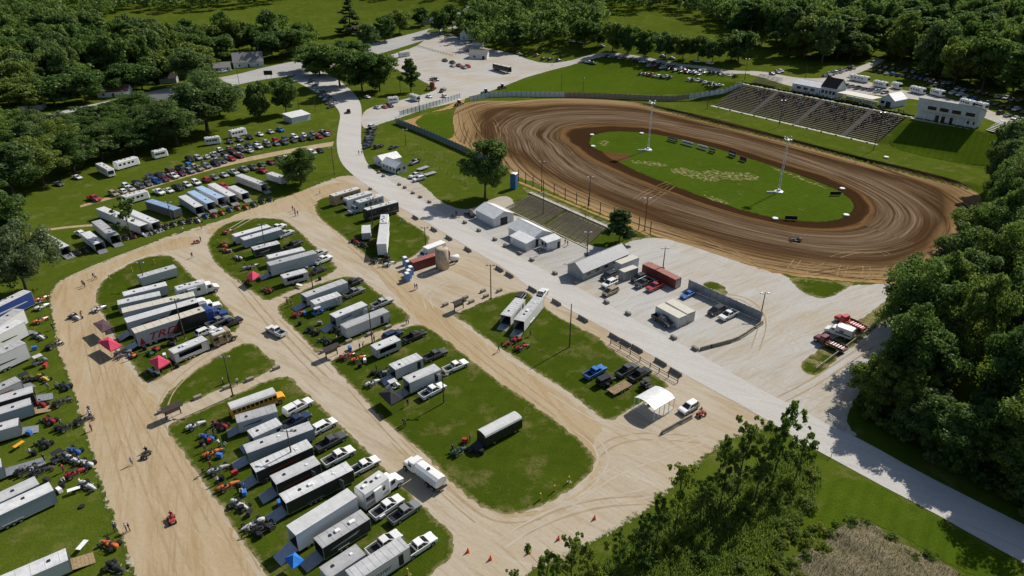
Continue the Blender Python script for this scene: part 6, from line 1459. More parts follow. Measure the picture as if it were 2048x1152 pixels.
def carport():
    h = 2.6; Q = [G(*p, h) for p in ((1269,795),(1310,772),(1346,796),(1306,822))]; A = Q[0]; u = (Q[1]-Q[0]).to_2d(); v = (Q[3]-Q[0]).to_2d(); L = u.length; W_ = v.length; rz = math.atan2(u.y, u.x)
    o = thing('metal_carport', 'white arched metal carport on thin posts at the gravel corner', 'carport', Vector((A.x, A.y, 0)), rz); n = 8
    arc = [(-W_*k/n, h+.6*math.sin(math.pi*k/n)**.8) for k in range(n+1)]
    m = MB().mat(RIBW)
    vs = [(x, y, z+d) for d in (0, .06) for x in (0, L) for y, z in arc]; N = n+1; f = []
    for k in range(n): f += [(2*N+k, 3*N+k, 3*N+k+1, 2*N+k+1)[::-1], (k, k+1, N+k+1, N+k)[::-1], (k, 2*N+k, 2*N+k+1, k+1)[::-1], (N+k, N+k+1, 3*N+k+1, 3*N+k)[::-1]]
    m.add(vs, f); link('arched_roof', m.mesh('arched_roof'), o); pm = MB().mat(WHITE).box(-.05,.05,-.05,.05,0.02,h).mesh('post')
    for k in range(5):
        for y in (0, -W_): link('post', pm, o, (.1+(L-.2)*k/4, y, 0))
    link('floor_slab', MB().mat(CONCW).box(-.3, L+.3, -W_-.3, .3, 0.02, .05).mesh('floor_slab'), o)
carport()
def tank():
    P = G(885,536); o = thing('rusty_tank', 'tall rust-streaked upright storage tank on the gravel', 'tank', P); h = rise(P, 498)
    link('shell', MB().mat(RUST).lathe([(1.75,0),(1.75,h),(1.2,h+.35),(.3,h+.5)], n=20).mesh('shell', True), o); link('ladder', MB().mat(STEEL).box(1.74,1.8,-.25,-.2,.2,h).box(1.74,1.8,.2,.25,.2,h).mesh('ladder'), o)
    for k in range(int(h/.35)): link('rung', MB().mat(STEEL).box(1.745,1.795,-.2,.2,.3+k*.35,.34+k*.35).mesh('rung'), o)
    link('hatch', MB().mat(STEEL).cyl((.5,.3,h+.5),(0,0,1),.25,.2,8).mesh('hatch'), o)
    P = G(909,523); o = thing('small_tank', 'small white horizontal tank beside the rusty tank', 'tank', P, R(25)); link('shell', MB().mat(WHITE).lathe([(.5,-1.3),(.8,-1.1),(.8,1.1),(.5,1.3)], (0,0,1.1), 12, 'x').mesh('shell', True), o); link('cradle', MB().mat(BLK).box(-.9,-.6,-.5,.5,0,.6).box(.6,.9,-.5,.5,0,.6).mesh('cradle'), o)
    P, rz = aim(880,540,40,-15,0); tag(MB().mat(CONCW).box(-6,5,-.15,.15,0,.5).build('retaining_kerb', None, P, rz), 'low concrete kerb in front of the rusty tank', 'kerb')
    for k in range(6):
        P = G(835+k*9, 536-k*4.2); tag(MB().mat(plain('yellow_drum', (.55,.28,.03), .6, .3)).lathe([(.29,0),(.3,.3),(.29,.6),(.3,.85)], n=10).build('oil_drum', None, P+Vector((0,0,.02))), 'yellow oil drum in the shade of the red tool container', 'drum', 'yellow drums by the tool container')
tank()
POT = plain('blue_toilet_plastic', (.10,.25,.45), .55, .35)
def toilet(px, py, rz, label, h=2.3, mat=POT, cat='toilet', w=.6, name='portable_toilet'):
    o = thing(name, label, cat, G(px, py)+Vector((0,0,.02)), R(rz)); link('cabin', MB().mat(mat).cbox(-w,w,-w,w,0,h-.15,.06).mesh('cabin'), o); link('roof', MB().mat(WHITE).loft([[(-w,-w,h-.15),(w,-w,h-.15),(w,w,h-.15),(-w,w,h-.15)],[(-w*.7,-w,h+.05),(w*.7,-w,h+.05),(w*.7,w,h+.05),(-w*.7,w,h+.05)]]).mesh('roof'), o); link('door', MB().mat(mat).box(-w*.7,w*.7,-w-.03,-w,.15,h-.35).mesh('door'), o); return o
for i, p in enumerate([(811,530),(816,538),(818,556),(822,549),(815,562)]): toilet(*p, 30, 'blue portable toilet beside the red tool container')['group'] = 'blue toilets by the tool container'
toilet(1028,377,-25,'tall blue drink-sign kiosk at the upper corner of the bleachers', 5.5, plain('blue_kiosk',(.03,.14,.32),.5,.4), 'kiosk', 1.0, 'sign_kiosk')
for p in [(865,180)]:
    P = G(*p); o = thing('loader', 'red backhoe loader parked by the slim yard tree', 'loader', P, R(-10)); link('cab', MB().mat(REDC).cbox(-1.2,1.2,-1,1,.8,4.2,.15).mesh('cab'), o); link('boom', MB().mat(REDC).box(-3.2,-1.2,-.3,.3,1.5,2.1).box(-3.4,-2.8,-.9,.9,.2,1.2).mesh('boom'), o); wheels_on(o, (-.9,.9), 2.0, .5)
P = G(539,165); o = thing('roadside_sign', 'dark two-post billboard at the highway junction', 'sign', P, R(5)); link('face', MB().mat(DKG).box(-2.4,2.4,-.1,.1,4.2,6.6).mesh('face'), o)
for x in (-1.4,1.4): link('post', MB().mat(STEEL).tube((x,0,-.2),(x,0,4.3),.1,n=6).mesh('post'), o)
# ------------------------------------------------------------------ trailers and transporters
SM = SIL; PALE = (.50,.51,.52); BLUEG = (.30,.35,.40); OFFW = (.58,.58,.57); CHAR = (.03,.031,.033)
T = trailer
# left column beside the dirt lane
T(54,581,0,607,14,3.9,(.015,.045,.20),'deep blue trailer with white roof at the head of the left row',ramp=2.2, axles=2)
T(37,618,0,642,12,3.9,OFFW,'white trailer with pale nose next below the deep blue trailer',vents=1)
T(40,641,0,662,12,3.9,OFFW,'cream-roofed white trailer, second below the deep blue trailer',vents=1,ramp=2)
T(45,683,0,703,12,4.0,OFFW,'plain white trailer just above the grey utility cart')
T(36,757,0,773,10,2.7,SIL,'grey trailer with an open rear beside the yellow-wheeled race car',ramp=2)
T(65,778,0,797,11,2.8,CHAR,'black-sided trailer with pale roof and lowered ramp in the left row',ramp=2.6)
T(61,802,0,821,11,2.8,BLUEG,'blue-grey trailer with a tan ramp in the left row',ramp=2.4,rampmat=WOOD)
T(36,843,0,853,10,2.7,PALE,'pale grey trailer with dark open doorway in the left row',ramp=2.4)
T(2,925,-60,947,11,2.7,PALE,'trailer with very long grey ramp at the edge of the left row',ramp=5.5)
T(73,960,0,994,13,2.8,PALE,'pale trailer with roof vent, beside the three-axle blue-grey trailer')
T(102,972,0,1019,15,3.0,BLUEG,'long blue-grey three-axle trailer at the end of the left row',axles=3)
T(133,1108,56,1141,8.5,2.7,OFFW,'white trailer with six grey roof panels and plywood ramp',ramp=2.8,rampmat=WOOD,seams=5,vents=1)
# lettered transporters
T(350,532,277,553,0,2.7,PALE,'single light grey trailer alone at the top of its island',ramp=0,door=0)
T(246,588,332,567,9.5,2.8,SIL,'grey trailer behind the white motorhome on the transporter island',vents=3)
T(235,605,317,587,9,2.8,BLUEG,'blue-grey trailer with striped roof on the transporter island',seams=7,vents=1)
semi(244,621,388,587,'grey transporter with stained tan roof beside the lettered ones','silver',3.9,roofmat=CREAM,seams=6)
semi(251,641,393,600,'lettered silver transporter with white roof, coupled to the white tractor','silver',4.05,tcol='white',tlabel='white truck tractor coupled to a lettered transporter',graphic=True,ac=1,ramp=2.5)
semi(266,662,406,617,'lettered silver transporter with tan ribbed roof, coupled to the blue tractor','silver',4.05,tcol='navy',tlabel='blue truck tractor coupled to a lettered transporter',graphic=True,ac=1,ramp=3.0,roofmat=CREAM,seams=9)
T(342,703,409,675,0,2.8,SIL,'silver food trailer with its side open beside a red canopy',side_open=True,ac=1,axles=3)
motorhome(350,577,410,561,3.4,'white','white motorhome among the grey trailers on the transporter island',cab='truck')
motorhome(420,668,450,657,3.1,'tan','tan motorhome with white van cab at the corner of the transporter island',cab='van',stripe='brown')
# upper island
T(467,471,538,451,0,2.8,PALE,'pale trailer nearest the orange race cars on the upper island')
T(484,478,560,456,0,2.8,BLUEG,'blue-grey trailer beside the silver pickup on the upper island')
T(505,497,557,484,0,2.5,CHAR,'short black-sided trailer with white roof on the upper island')
T(535,514,607,497,0,2.7,OFFW,'low white trailer in front of the tall pale trailer')
T(536,528,630,503,0,3.5,PALE,'tall pale trailer, the biggest on the upper island',axles=3,ramp=2.5)
T(564,553,612,540,0,2.5,SIL,'small silver trailer with open side next to a black sports car',side_open=True)
# middle island
T(607,591,690,561,0,2.8,PALE,'long pale trailer with lowered blue-grey ramp on the middle island',ramp=3,vents=1)
T(625,605,678,587,0,2.6,PALE,'short pale trailer with open side door on the middle island',door=2)
T(665,632,729,606,0,2.8,PALE,'pale trailer with white vent beside the grey pickup on the middle island',ramp=3,door=2,vents=1)
T(686,653,772,619,0,3.0,PALE,'long pale gooseneck trailer behind the white cab truck',door=1,axles=3,vents=0)
# bus island
T(747,695,795,675,0,2.6,SIL,'small silver trailer with gear in its open side by the footpath',side_open=True)
T(784,734,839,711,0,2.8,PALE,'pale trailer with diagonal stripe and lowered ramp',ramp=2.6,door=1,vents=1)
T(812,760,875,733,0,3.0,PALE,'pale trailer with dark side door between two white pickups',ramp=2.6,door=1,vents=1)
bus(962,864,1036,826,'black bus with white roof standing alone on the grass',DKG,False,3.1,name='black_bus',door=True)
# grass by the road
T(1011,631,1041,597,0,2.8,OFFW,'white trailer hitched to a black pickup beside the long white one',ramp=2.2,door=1)
T(1038,641,1078,594,0,3.0,OFFW,'long white trailer pointing at the road barriers',ramp=2.6,axles=3,ac=1)
# big lower island
bus(457,810,548,778,'school bus with white roof and yellow hood',YEL,True,3.1,[(1.45,.1,BLK),(1.15,.14,TEAL),(.85,.14,WHITE)])
T(472,838,552,815,0,2.8,PALE,'pale trailer next to the school bus',vents=1,ramp=2)
T(500,868,558,842,0,2.7,PALE,'short pale trailer, second from the school bus',vents=1,ramp=2,door=1)
T(490,898,622,850,0,2.8,BLUEG,'long blue-grey trailer, third from the school bus',axles=3,vents=3,ramp=2.5)
T(506,936,619,886,0,2.8,CHAR,'black-sided trailer with white roof behind the light pole',ramp=2.4,vents=2)
T(546,960,634,919,0,2.8,CHAR,'shorter black-sided trailer with twin open side doors',ramp=2.5,door=2)
T(565,997,699,931,0,2.9,CHAR,'longest black-sided trailer with grey roof and open side door',ramp=2.8,door=2,axles=3,ac=1)
semi(582,1061,704,985,'tall white transporter with ribbed rear roof behind the motorhome truck','white',4.0,ramp=3.0,seams=0)
motorhome(717,982,770,945,3.8,'white','white motorhome truck coupled to the tall white transporter',cab='truck',stripe='tan')
T(636,1086,730,1028,0,2.9,CHAR,'black-sided trailer with two white air units beside the blue canopy',ramp=2.8,door=1,ac=2)
T(648,1146,721,1098,0,2.8,SIL,'grey-roofed trailer next to the lettered white trailer')
tq = T(700,1152,809,1083,0,3.1,OFFW,'white trailer with black lettering on its side at the bottom corner',door=1,vents=0)
text(tq, 'Hoosier', 1.3, (1.2,-1.265,1.2), DKG, .25)
# far row on the parking field
T(129,494,82,468,0,2.8,SIL,'grey trailer with ramp down at the field end by the pale tree',ramp=2.4,ac=1)
T(198,486,170,464,0,2.6,PALE,'short white trailer behind a white estate car',ramp=2)
T(229,471,192,441,0,2.9,SIL,'silver trailer with white roof left of the sparse tree',ramp=2)
T(287,450,200,415,0,3.1,OFFW,'long white trailer partly behind the sparse tree',axles=3,vents=3,ramp=2)
T(311,444,250,418,0,2.9,PALE,'pale trailer just right of the sparse tree',ramp=2)
T(354,418,297,400,0,3.0,DGR,'dark grey trailer with blue-tinted roof beside the light pole',roofmat=plain('blue_roof',(.22,.32,.5),.5,.3))
T(398,413,364,391,0,2.9,BLUEG,'blue-grey trailer with ramp in the far row',ramp=2.2)
T(421,405,381,382,0,2.9,OFFW,'white trailer with light blue roof, left of its twin',roofmat=plain('light_blue_roof',(.33,.45,.62),.5,.3),ramp=1.8)
T(442,395,397,373,0,2.9,OFFW,'longer white trailer with light blue roof',roofmat=plain('light_blue_roof2',(.33,.45,.62),.5,.3),ramp=1.8)
T(465,391,422,367,0,3.0,OFFW,'white trailer with white roof beside the light blue roofs',ramp=2)
T(490,386,462,372,0,2.7,PALE,'short trailer at the end of the packed far row',ramp=2)
T(528,368,477,349,0,2.9,OFFW,'white trailer standing apart near the round tree',ramp=2)
T(568,355,538,345,0,2.7,OFFW,'small white trailer beside the round tree',ramp=0)
motorhome(244,393,292,380,2.9,'white','white travel trailer parked along the field track',cab='none' if False else 'flat',group='campers on the parking field',slide=False)
for a in [(228,325,272,313,'long white camper beside the field wood'),(197,326,220,338,'white motorhome nosing out of the field wood'),(304,303,330,297,'camper near the lone dark car at the wood'),(408,276,438,272,'white camper below the big trees'),(458,262,488,255,'white camper nearest the small white shed')]:
    motorhome(*a[:4],3.1,'white',a[4],cab='flat',group='campers on the parking field',slide=False)
for a in [(775,195,795,193,'white camper below the yard clump'),(822,187,836,192,'white camper by the red loader')]: motorhome(*a[:4],3.0,'white',a[4],cab='flat',group='campers by the yard',slide=False)
# motorhomes beside the road
motorhome(717,375,662,391,3.6,'tan','white-roofed tan motorhome, first of the four beside the road',group='motorhomes beside the road')
motorhome(740,383,690,398,3.6,'white','white motorhome with many roof vents, second of the four beside the road',group='motorhomes beside the road',slide=False)
motorhome(763,389,712,404,3.6,'silver','silver motorhome truck with white cab, third of the four beside the road',cab='truck',group='motorhomes beside the road')
motorhome(793,402,730,419,3.7,'black','black motorhome with grey swirls, last of the four beside the road',stripe='grey',group='motorhomes beside the road')
semi(763,488,768,448,'white transporter with open dark rear on the motorhome island','white',4.0,ramp=0)
motorhome(767,446,769,428,3.6,'white','white sleeper truck coupled to the white transporter',cab='truck',slide=False)
T(732,466,732,450,0,2.5,SIL,'small square grey trailer beside the white transporter',vents=0,axles=1)
box_truck(887,482,850,496,3.0,'white box truck with red and dark side print by the tool container',stripe='maroon')
water_truck(850,944,-30,-22)
motorhome(988,127,1020,136,3.4,'black','dark motorhome with white roof crossing the gravel yard',stripe='tan',slide=False)
T(798,105,817,102,0,3.2,OFFW,'white box trailer at the back of the gravel yard',vents=0)
for a in [(1702,148,1738,154,'largest white concession trailer behind the grandstand'),(1750,160,1775,165,'white concession camper, second behind the grandstand'),(1788,163,1802,167,'small white camper with red awning behind the grandstand'),(1824,171,1850,177,'white camper right of the red awning'),(1866,176,1888,182,'white camper behind the press building'),(1925,196,1950,203,'food stand trailer behind the press building'),(1957,203,1975,208,'small food trailer with blue umbrella')]:
    motorhome(*a[:4],3.0,'white',a[4],cab='flat',group='concession trailers behind the grandstand',slide=False)
box_truck(1709,660,1676,648,2.7,'white ambulance with blue stripe beside the rail fence',stripe='dark blue',name='ambulance',cat='ambulance',lights=True)
flatbed(1702,645,-30,-14,'red','bright red tow truck with empty deck above the ambulance'); flatbed(1662,686,-30,-14,'maroon','maroon wrecker with black boom below the ambulance')
farm_tractor(917,207,-20,8,'brown','tractor with blade driving on the clay haul path'); farm_tractor(1003,174,-20,3,'brown','tractor parked at the edge of the mown field'); farm_tractor(970,184,-20,3,'white','small white-roofed tractor behind the pale fence')
flatbed(868,158,30,6,'black','long black flatbed truck on the gravel yard'); flatbed(886,180,-20,12,'dark grey','dark dump truck by the gravel yard exit')

# ------------------------------------------------------------------ vehicles one by one
U = (30,-13)                                      # the way trailers and pickups point in the pits
for a in [(555,455,'pickup','white','in front of the pale trailers on the upper island'),(571,467,'pickup','silver','beside the white pickup on the upper island'),(587,489,'pickup','black','beside the short black-sided trailer on the upper island'),(637,507,'pickup','silver','just ahead of the low white trailer'),(646,519,'pickup','white','ahead of the tall pale trailer'),(637,539,'sedan','black','at the edge of the upper island'),
  (705,565,'pickup','black','ahead of the long pale trailer on the middle island'),(708,584,'pickup','grey','with black bed on the middle island'),(764,605,'pickup','silver','with black bed ahead of the middle-island trailer'),(785,669,'suv','dark blue','beside the gravel footpath'),(828,672,'pickup','black','beside the blue sport utility vehicle on the bus island'),
  (870,709,'pickup','dark grey','ahead of the striped trailer'),(911,732,'pickup','white','ahead of the pale trailer on the bus island'),(865,781,'pickup','white','alongside the pale trailer near the light pole'),
  (596,813,'cap','white','ahead of the school bus'),(593,840,'pickup','dark blue','beside the capped white pickup'),(648,851,'suv','white','with glass roof ahead of the blue-grey trailer'),(662,882,'pickup','dark grey','with covered bed ahead of the black-sided trailer'),(677,912,'pickup','white','with empty bed, third from the school bus row'),(728,931,'pickup','white','with sunroof beside the motorhome truck'),
  (437,642,'pickup','grey','by the blue truck tractor'),(460,645,'pickup','black','at the corner by the blue truck tractor'),(411,662,'suv','white','behind the tan motorhome')]:
    car(a[0], a[1], 30, -13 if a[1] < 760 else -16, a[2], a[3], a[4])
for a in [(774,1013,'dually','white','with cluttered bed ahead of the air-unit trailer'),(809,1023,'pickup','grey','with silver roof at the grass edge'),(768,1086,'dually','white','with loaded bed beside the lettered trailer'),(837,1092,'pickup','white','at the rounded grass corner')]:
    car(a[0], a[1], 30, -20, a[2], a[3], a[4])
car(552,661,-30,-14,'dually','white','driving along the pit lane')
car(1190,743,30,-17,'pickup','blue','with white bed cover on the grass by the road'); car(1211,760,30,-14,'jeep','black','beside the blue pickup'); car(1254,739,30,-17,'pickup','dark grey','with covered bed near the dark rail fence'); car(1279,748,30,-17,'pickup','black','with silver roof near the dark rail fence')
car(1042,593,26,-30,'suv','black','at the nose of the white trailer'); car(1083,588,20,-26,'pickup','white','at the nose of the long white trailer')
car(1378,813,-30,17,'suv','white','with roof bar and open doors by the white carport')
car(830,323,-24,10,'pickup','dark grey','with flat trailer beside the gatehouse'); car(831,350,-24,8,'pickup','white','with flat trailer beside the gatehouse'); car(838,357,-24,6,'suv','white','with raised tailgate beside the gatehouse')
car(940,427,-20,-10,'sedan','black','at the side of the small white garage')
for a in [(1217,551,'van','black','close to the storage boxes'),(1219,566,'suv','white','beside the black minivan'),(1221,582,'van','tan','nearest the road blocks'),(1277,555,'suv','black','at the end of the red container'),(1287,565,'pickup','black','beside the red pickup by the red container'),(1310,572,'pickup','red','with silver hood by the red container'),(1376,587,'sedan','blue','under the grey corrugated fence'),(1433,620,'van','black','under the grey corrugated fence'),(1457,629,'pickup','white','under the grey corrugated fence')]:
    car(a[0], a[1], -30, 14, a[2], a[3], a[4])
car(1325,640,30,20,'pickup','black','in the shade of the white steel shed'); 
car(697,222,-3,-20,'suv','black','driving down the main road')
car(160,466,-20,-12,'suv','white','towing the short white trailer')
for a in [(117,366,'sedan','dark grey'),(154,353,'sedan','white'),(188,396,'pickup','red'),(312,306,'suv','dark blue')]: car(a[0],a[1],26,8,a[2],a[3],'standing alone on the parking field')

# ------------------------------------------------------------------ rows of parked cars
PAL = ['white']*5+['silver']*3+['grey']*3+['dark grey']*4+['black']*5+['red','maroon','dark blue','blue','tan']
KP = ['sedan']*4+['suv']*4+['hatch']*3+['pickup']*4+['van']
def row(a, b, n, hd, where, group, seed, kinds=None, skip=0.0, cols=None):
    rg = random.Random(seed)
    for i in range(n):
        f = i/max(1, n-1); x = a[0]+(b[0]-a[0])*f; y = a[1]+(b[1]-a[1])*f
        if rg.random() < skip: continue
        c = cols[i % len(cols)] if cols else rg.choice(PAL)
        h = hd if rg.random() < .8 else (-hd[0], -hd[1])
        car(x+rg.uniform(-1.2, 1.2), y+rg.uniform(-.8, .8), h[0]+rg.uniform(-1.5, 1.5), h[1]+rg.uniform(-1, 1), rg.choice(kinds or KP), c, where, group)
gF = 'cars parked on the field beside the trailers'
# upper double row (along the field track) and the row below it
row((228,386),(480,311),16,(20,8),'in the lower line above the field track',gF,1)
row((252,371),(500,301),12,(20,8),'in the second line above the field track',gF,2,skip=.12)
row((378,318),(655,268),17,(20,9),'in the packed line of the parking field',gF,3)
row((440,300),(645,262),12,(20,9),'in the upper packed line of the parking field',gF,4)
row((560,258),(460,283),6,(20,9),'in the line below the big trees',gF,5)
row((318,384),(560,318),14,(20,8),'in the line between field track and trailers',gF,6)
row((300,352),(380,330),5,(20,8),'in the short line of the open field',gF,27)
row((575,316),(640,300),5,(20,9),'in the line by the round tree',gF,7)
for a in [(525,340,'red','pickup'),(448,372,'red','suv'),(512,290,'teal','sedan'),(655,265,'maroon','suv')]: car(a[0],a[1],20,9,a[3],a[2],'among the far trailers')
gJ = 'cars parked by the road junction'
row((622,162),(668,206),12,(-26,6),'in the line on the junction verge',gJ,8)
row((640,178),(662,212),6,(-26,6),'in the second line on the junction verge',gJ,9)
row((745,252),(735,292),8,(26,-8),'beside the road above the gatehouse',gJ,10,cols=['white','black','black','black','dark grey','black','dark blue','black'])
for a in [(757,292,'black','suv'),(787,293,'dark blue','sedan')]: car(a[0],a[1],26,-8,a[3],a[2],'on the lawn above the gatehouse',gJ)
for a in [(735,193,'white','sedan'),(754,214,'silver','sedan'),(769,213,'red','sedan'),(780,211,'dark grey','suv'),(858,192,'white','sedan'),(890,192,'white','suv')]: car(a[0],a[1],24,8,a[3],a[2],'by the yard entrance',gJ)
gY = 'vehicles on the gravel yard'
for a in [(890,120,'dark grey','pickup'),(905,124,'black','pickup'),(918,130,'red','pickup'),(905,131,'silver','sedan'),(928,134,'silver','pickup'),(936,132,'red','van'),(778,117,'silver','pickup'),(792,128,'tan','pickup'),(785,113,'white','van'),(935,100,'maroon','sedan')]: car(a[0],a[1],20,9,a[3],a[2],'on the gravel yard',gY)
gC = 'cars in the far grass car park'
for a in [(1073,110,'red','pickup'),(1087,117,'black','suv'),(1100,118,'dark blue','suv'),(1116,120,'black','pickup')]: car(a[0],a[1],20,-8,a[3],a[2],'on the grass by the far track',gC)
row((1212,112),(1290,121),9,(20,-8),'in the first line under the hedge',gC,11); row((1270,120),(1335,130),10,(20,-8),'in the second line under the hedge',gC,12)
row((1345,132),(1400,148),8,(20,-8),'in the third line under the hedge',gC,13); row((1282,147),(1340,154),9,(20,-9),'in the short middle line of the grass car park',gC,14)
row((1380,158),(1440,170),9,(20,-9),'in the lower line near the grandstand',gC,15); row((1400,142),(1470,152),8,(20,-8),'in the shaded line near the grandstand',gC,16)
for a in [(1178,124,'white','pickup'),(1186,126,'black','suv'),(1282,103,'white','sedan'),(1326,111,'silver','sedan'),(1344,115,'silver','sedan'),(1394,122,'white','suv'),(1420,126,'white','suv'),(1145,82,'white','sedan'),(1162,84,'silver','sedan'),(1204,91,'silver','sedan'),(1040,107,'white','sedan')]: car(a[0],a[1],20,3,a[3],a[2],'along the far track under the trees',gC)
row((1300,131),(1375,144),7,(20,-8),'in the broken line of the grass car park',gC,26)
gT = 'cars in the terrace car park'
row((1650,150),(1705,134),9,(18,10),'in the line by the old cemetery lawn',gT,17); row((1545,146),(1562,142),3,(18,6),'behind the corner bleachers',gT,18)
row((1750,142),(1900,166),14,(20,-7),'in the first line under the terrace wood',gT,19); row((1760,133),(1910,154),12,(20,-7),'in the second line under the terrace wood',gT,20)
row((1860,165),(2040,200),14,(20,-7),'in the third line under the terrace wood',gT,21); row((1905,185),(2048,222),11,(20,-7),'in the near line under the terrace wood',gT,22)
row((1690,170),(1770,184),7,(20,-2),'behind the terrace rail',gT,23); row((2000,225),(2045,240),4,(20,-6),'beside the terrace track end',gT,24)
gH = 'cars beside the highway'
for a in [(147,243,'black','pickup'),(160,241,'black','suv'),(178,240,'dark grey','sedan'),(190,241,'silver','sedan'),(318,193,'dark grey','sedan'),(736,63,'silver','sedan'),(750,60,'white','sedan'),(338,152,'white','sedan'),(470,108,'white','sedan'),(445,143,'white','pickup')]: car(a[0],a[1],20,-4,a[3],a[2],'by a house along the highway',gH)

# ------------------------------------------------------------------ race cars, quads, carts
for a in [(150,633,'white','beside the dirt lane below the single trailer'),(197,617,'white','at the edge of the transporter island'),(308,742,'white','below the lower red canopy'),(247,708,'grey','under the upper red canopy'),(83,597,'orange','behind the deep blue trailer'),(83,613,'white','second behind the deep blue trailer'),(80,640,'orange','behind the cream-roofed trailer'),(78,672,'white','by the grey open ramp'),
  (107,690,'black','on the dirt beside the left row'),(85,755,'yellow','beside the grey open trailer'),(128,772,'dark blue','alone on the lane edge'),(122,804,'black','below the dark blue race car'),(80,808,'red','at the tan ramp'),(98,840,'red','in the left row by the pale trailer'),(165,840,'black','by two people on the lane edge'),(135,853,'black','beside the black race car with people'),
  (148,901,'blue','small on the lane edge'),(146,918,'white','on the dirt edge below the blue one'),(173,926,'white','small white one on the dirt edge'),(88,886,'black','behind the utility cart'),(80,942,'black','in the cluster by the long ramp'),(150,945,'red','with white tail on the dirt edge'),(175,970,'white','with black frame at the lane edge'),(50,940,'black','under the long ramp'),
  (220,1088,'orange','in the open grass at the lane'),(230,1133,'black','below the orange one at the lane'),
  (455,463,'red','at the top of the upper island'),(448,490,'orange','first orange one beside the pale trailers'),(450,500,'orange','second orange one beside the pale trailers'),(477,515,'white','on the upper island beside the black-sided trailer'),(505,532,'grey','above the red canopy of the upper island'),(500,559,'red','under the red canopy of the upper island'),(595,562,'white','beside the silver open-sided trailer'),(535,580,'red','at the tip of the upper island'),
  (597,627,'red','with white tail on the middle island'),(624,661,'black','on the middle island by the ramp'),(652,681,'black','at the lower tip of the middle island'),(675,660,'black','behind the gooseneck trailer'),(693,712,'red','by the notice shelter'),(715,717,'orange','beside the silver open trailer'),(745,765,'white','at the striped trailer ramp'),(765,744,'black','behind the striped trailer'),
  (390,850,'white','nearest the lower notice shelter'),(415,874,'blue','with white nose on the lower island'),(425,905,'orange','on the lower island with two people'),(435,938,'silver','on the lower island edge'),(455,971,'orange','with yellow wing parts on the lower island'),(478,1008,'white','alone on the lower island'),(508,1047,'white','by the long ramp of the lower island'),(442,850,'red','behind the school bus'),(525,1055,'black','by the black trailer ramp'),
  (918,901,'green','with blue nose behind the black bus'),(1020,684,'red','behind the white trailer by the road'),(1042,694,'red','lower one behind the white trailer by the road'),(752,521,'black','at the open end of the white transporter'),(778,527,'white','beside the small cart on the motorhome island'),(710,482,'red','beside the small square trailer'),(728,490,'black','next to the small square trailer')]:
    sprint(a[0], a[1], rnd.choice((1, 1, -1))*28, rnd.choice((1, 1, -1))*-12*1.0, a[2], a[3])
    if rnd.random() < .5: person(a[0]+rnd.choice((-1, 1))*rnd.uniform(11, 15), a[1]+rnd.uniform(-5, 7), rnd.choice(['black','white','grey','dark blue','red','tan']), f'tending the {a[2]} race car'+' '+' '.join(a[3].split()[:6]), rnd.choice(('stand','reach')))
for i in range(26):
    f = i/25; x = 140+f*400; y = 506-f*108+rnd.uniform(-3, 3)
    c = rnd.choice(['black','white','blue','red','orange','grey','black']); sprint(x, y, 16, 16, c, 'in the line behind the far trailer row', 'race cars behind the far trailer row')
sprint(1592,479,-30,-1,'grey','circling on the clay oval',None)
for a in [(292,908,-12,16,'black','ridden along the dirt lane'),(343,1038,6,20,'red','ridden down the dirt lane'),(393,483,-20,3,'red','ridden on the upper lane'),(1403,827,20,-10,'red','parked behind the white sport utility vehicle'),(1035,676,20,10,'red','behind the long white trailer'),(265,710,20,8,'orange','by the upper red canopy'),(312,697,20,8,'red','by the silver food trailer'),(300,706,20,8,'green','beside the red one by the food trailer')]: quad(*a)
for a in [(78,720,20,-8,'grey','white','in front of the plain white trailer'),(118,912,20,-10,'dark grey','black','in the left row by the small race cars'),(786,770,20,-8,'white','white','behind the pale trailer'),(635,622,20,-8,'blue','white','behind the short pale trailer'),(345,679,10,-20,'black','black','between transporter and food trailer'),(774,515,10,-18,'black','black','on the edge of the motorhome island'),(1294,768,20,14,'black','black','beside the flat wooden trailer'),(365,700,18,-8,'black','black','beside the food trailer'),(50,756,20,-8,'brown','black','by the grey trailer'),(110,770,20,-8,'grey','black','at the lane edge')][:9]: cart(a[0],a[1],a[2],a[3],a[4],a[6],a[5])
def deck_trailer(px, py, hx, hy, label, mat=WOOD, L=5):
    P, rz = aim(px, py, hx, hy, .6); o = thing('flat_trailer', label, 'trailer', P, rz)
    n = 9
    for k in range(n): link('deck_plank', MB().mat(mat).box(-L/2, L/2, -1.05+k*2.1/n+.01, -1.05+(k+1)*2.1/n-.01, .62, .68+.008*(k%3)).mesh('deck_plank'), o)
    link('frame', MB().mat(BLK).box(-L/2, L/2, -1.1, -1.0, .5, .62).box(-L/2, L/2, 1.0, 1.1, .5, .62).tube((L/2,.6,.55),(L/2+1.2,0,.5),.05,n=5).tube((L/2,-.6,.55),(L/2+1.2,0,.5),.05,n=5).mesh('frame'), o); wheels_on(o, (-.6,.25), 2.3)
deck_trailer(1239,775,26,-14,'flat trailer with bare wooden deck on the grass by the road'); deck_trailer(846,336,24,-8,'empty grey flat trailer behind the dark pickup at the gatehouse', GALV); deck_trailer(860,347,24,-7,'empty grey flat trailer behind the white pickup at the gatehouse', GALV)
tag(link('spare_tyre', tymesh, None, G(164,1014)+Vector((0,0,.03))), 'single tyre lying on the grass beside the left row', 'tyre')
def table(px, py, label, mat=WHITE):
    o = thing('work_table', label, 'table', G(px, py)+Vector((0,0,.03)), rnd.uniform(0, 3)); link('top', MB().mat(mat).box(-.9,.9,-.38,.38,.72,.77).mesh('top'), o)
    for x in (-.8,.8):
        for y in (-.3,.3): link('leg', MB().mat(STEEL).tube((x,y,0),(x,y,.72),.02,n=4).mesh('leg'), o)
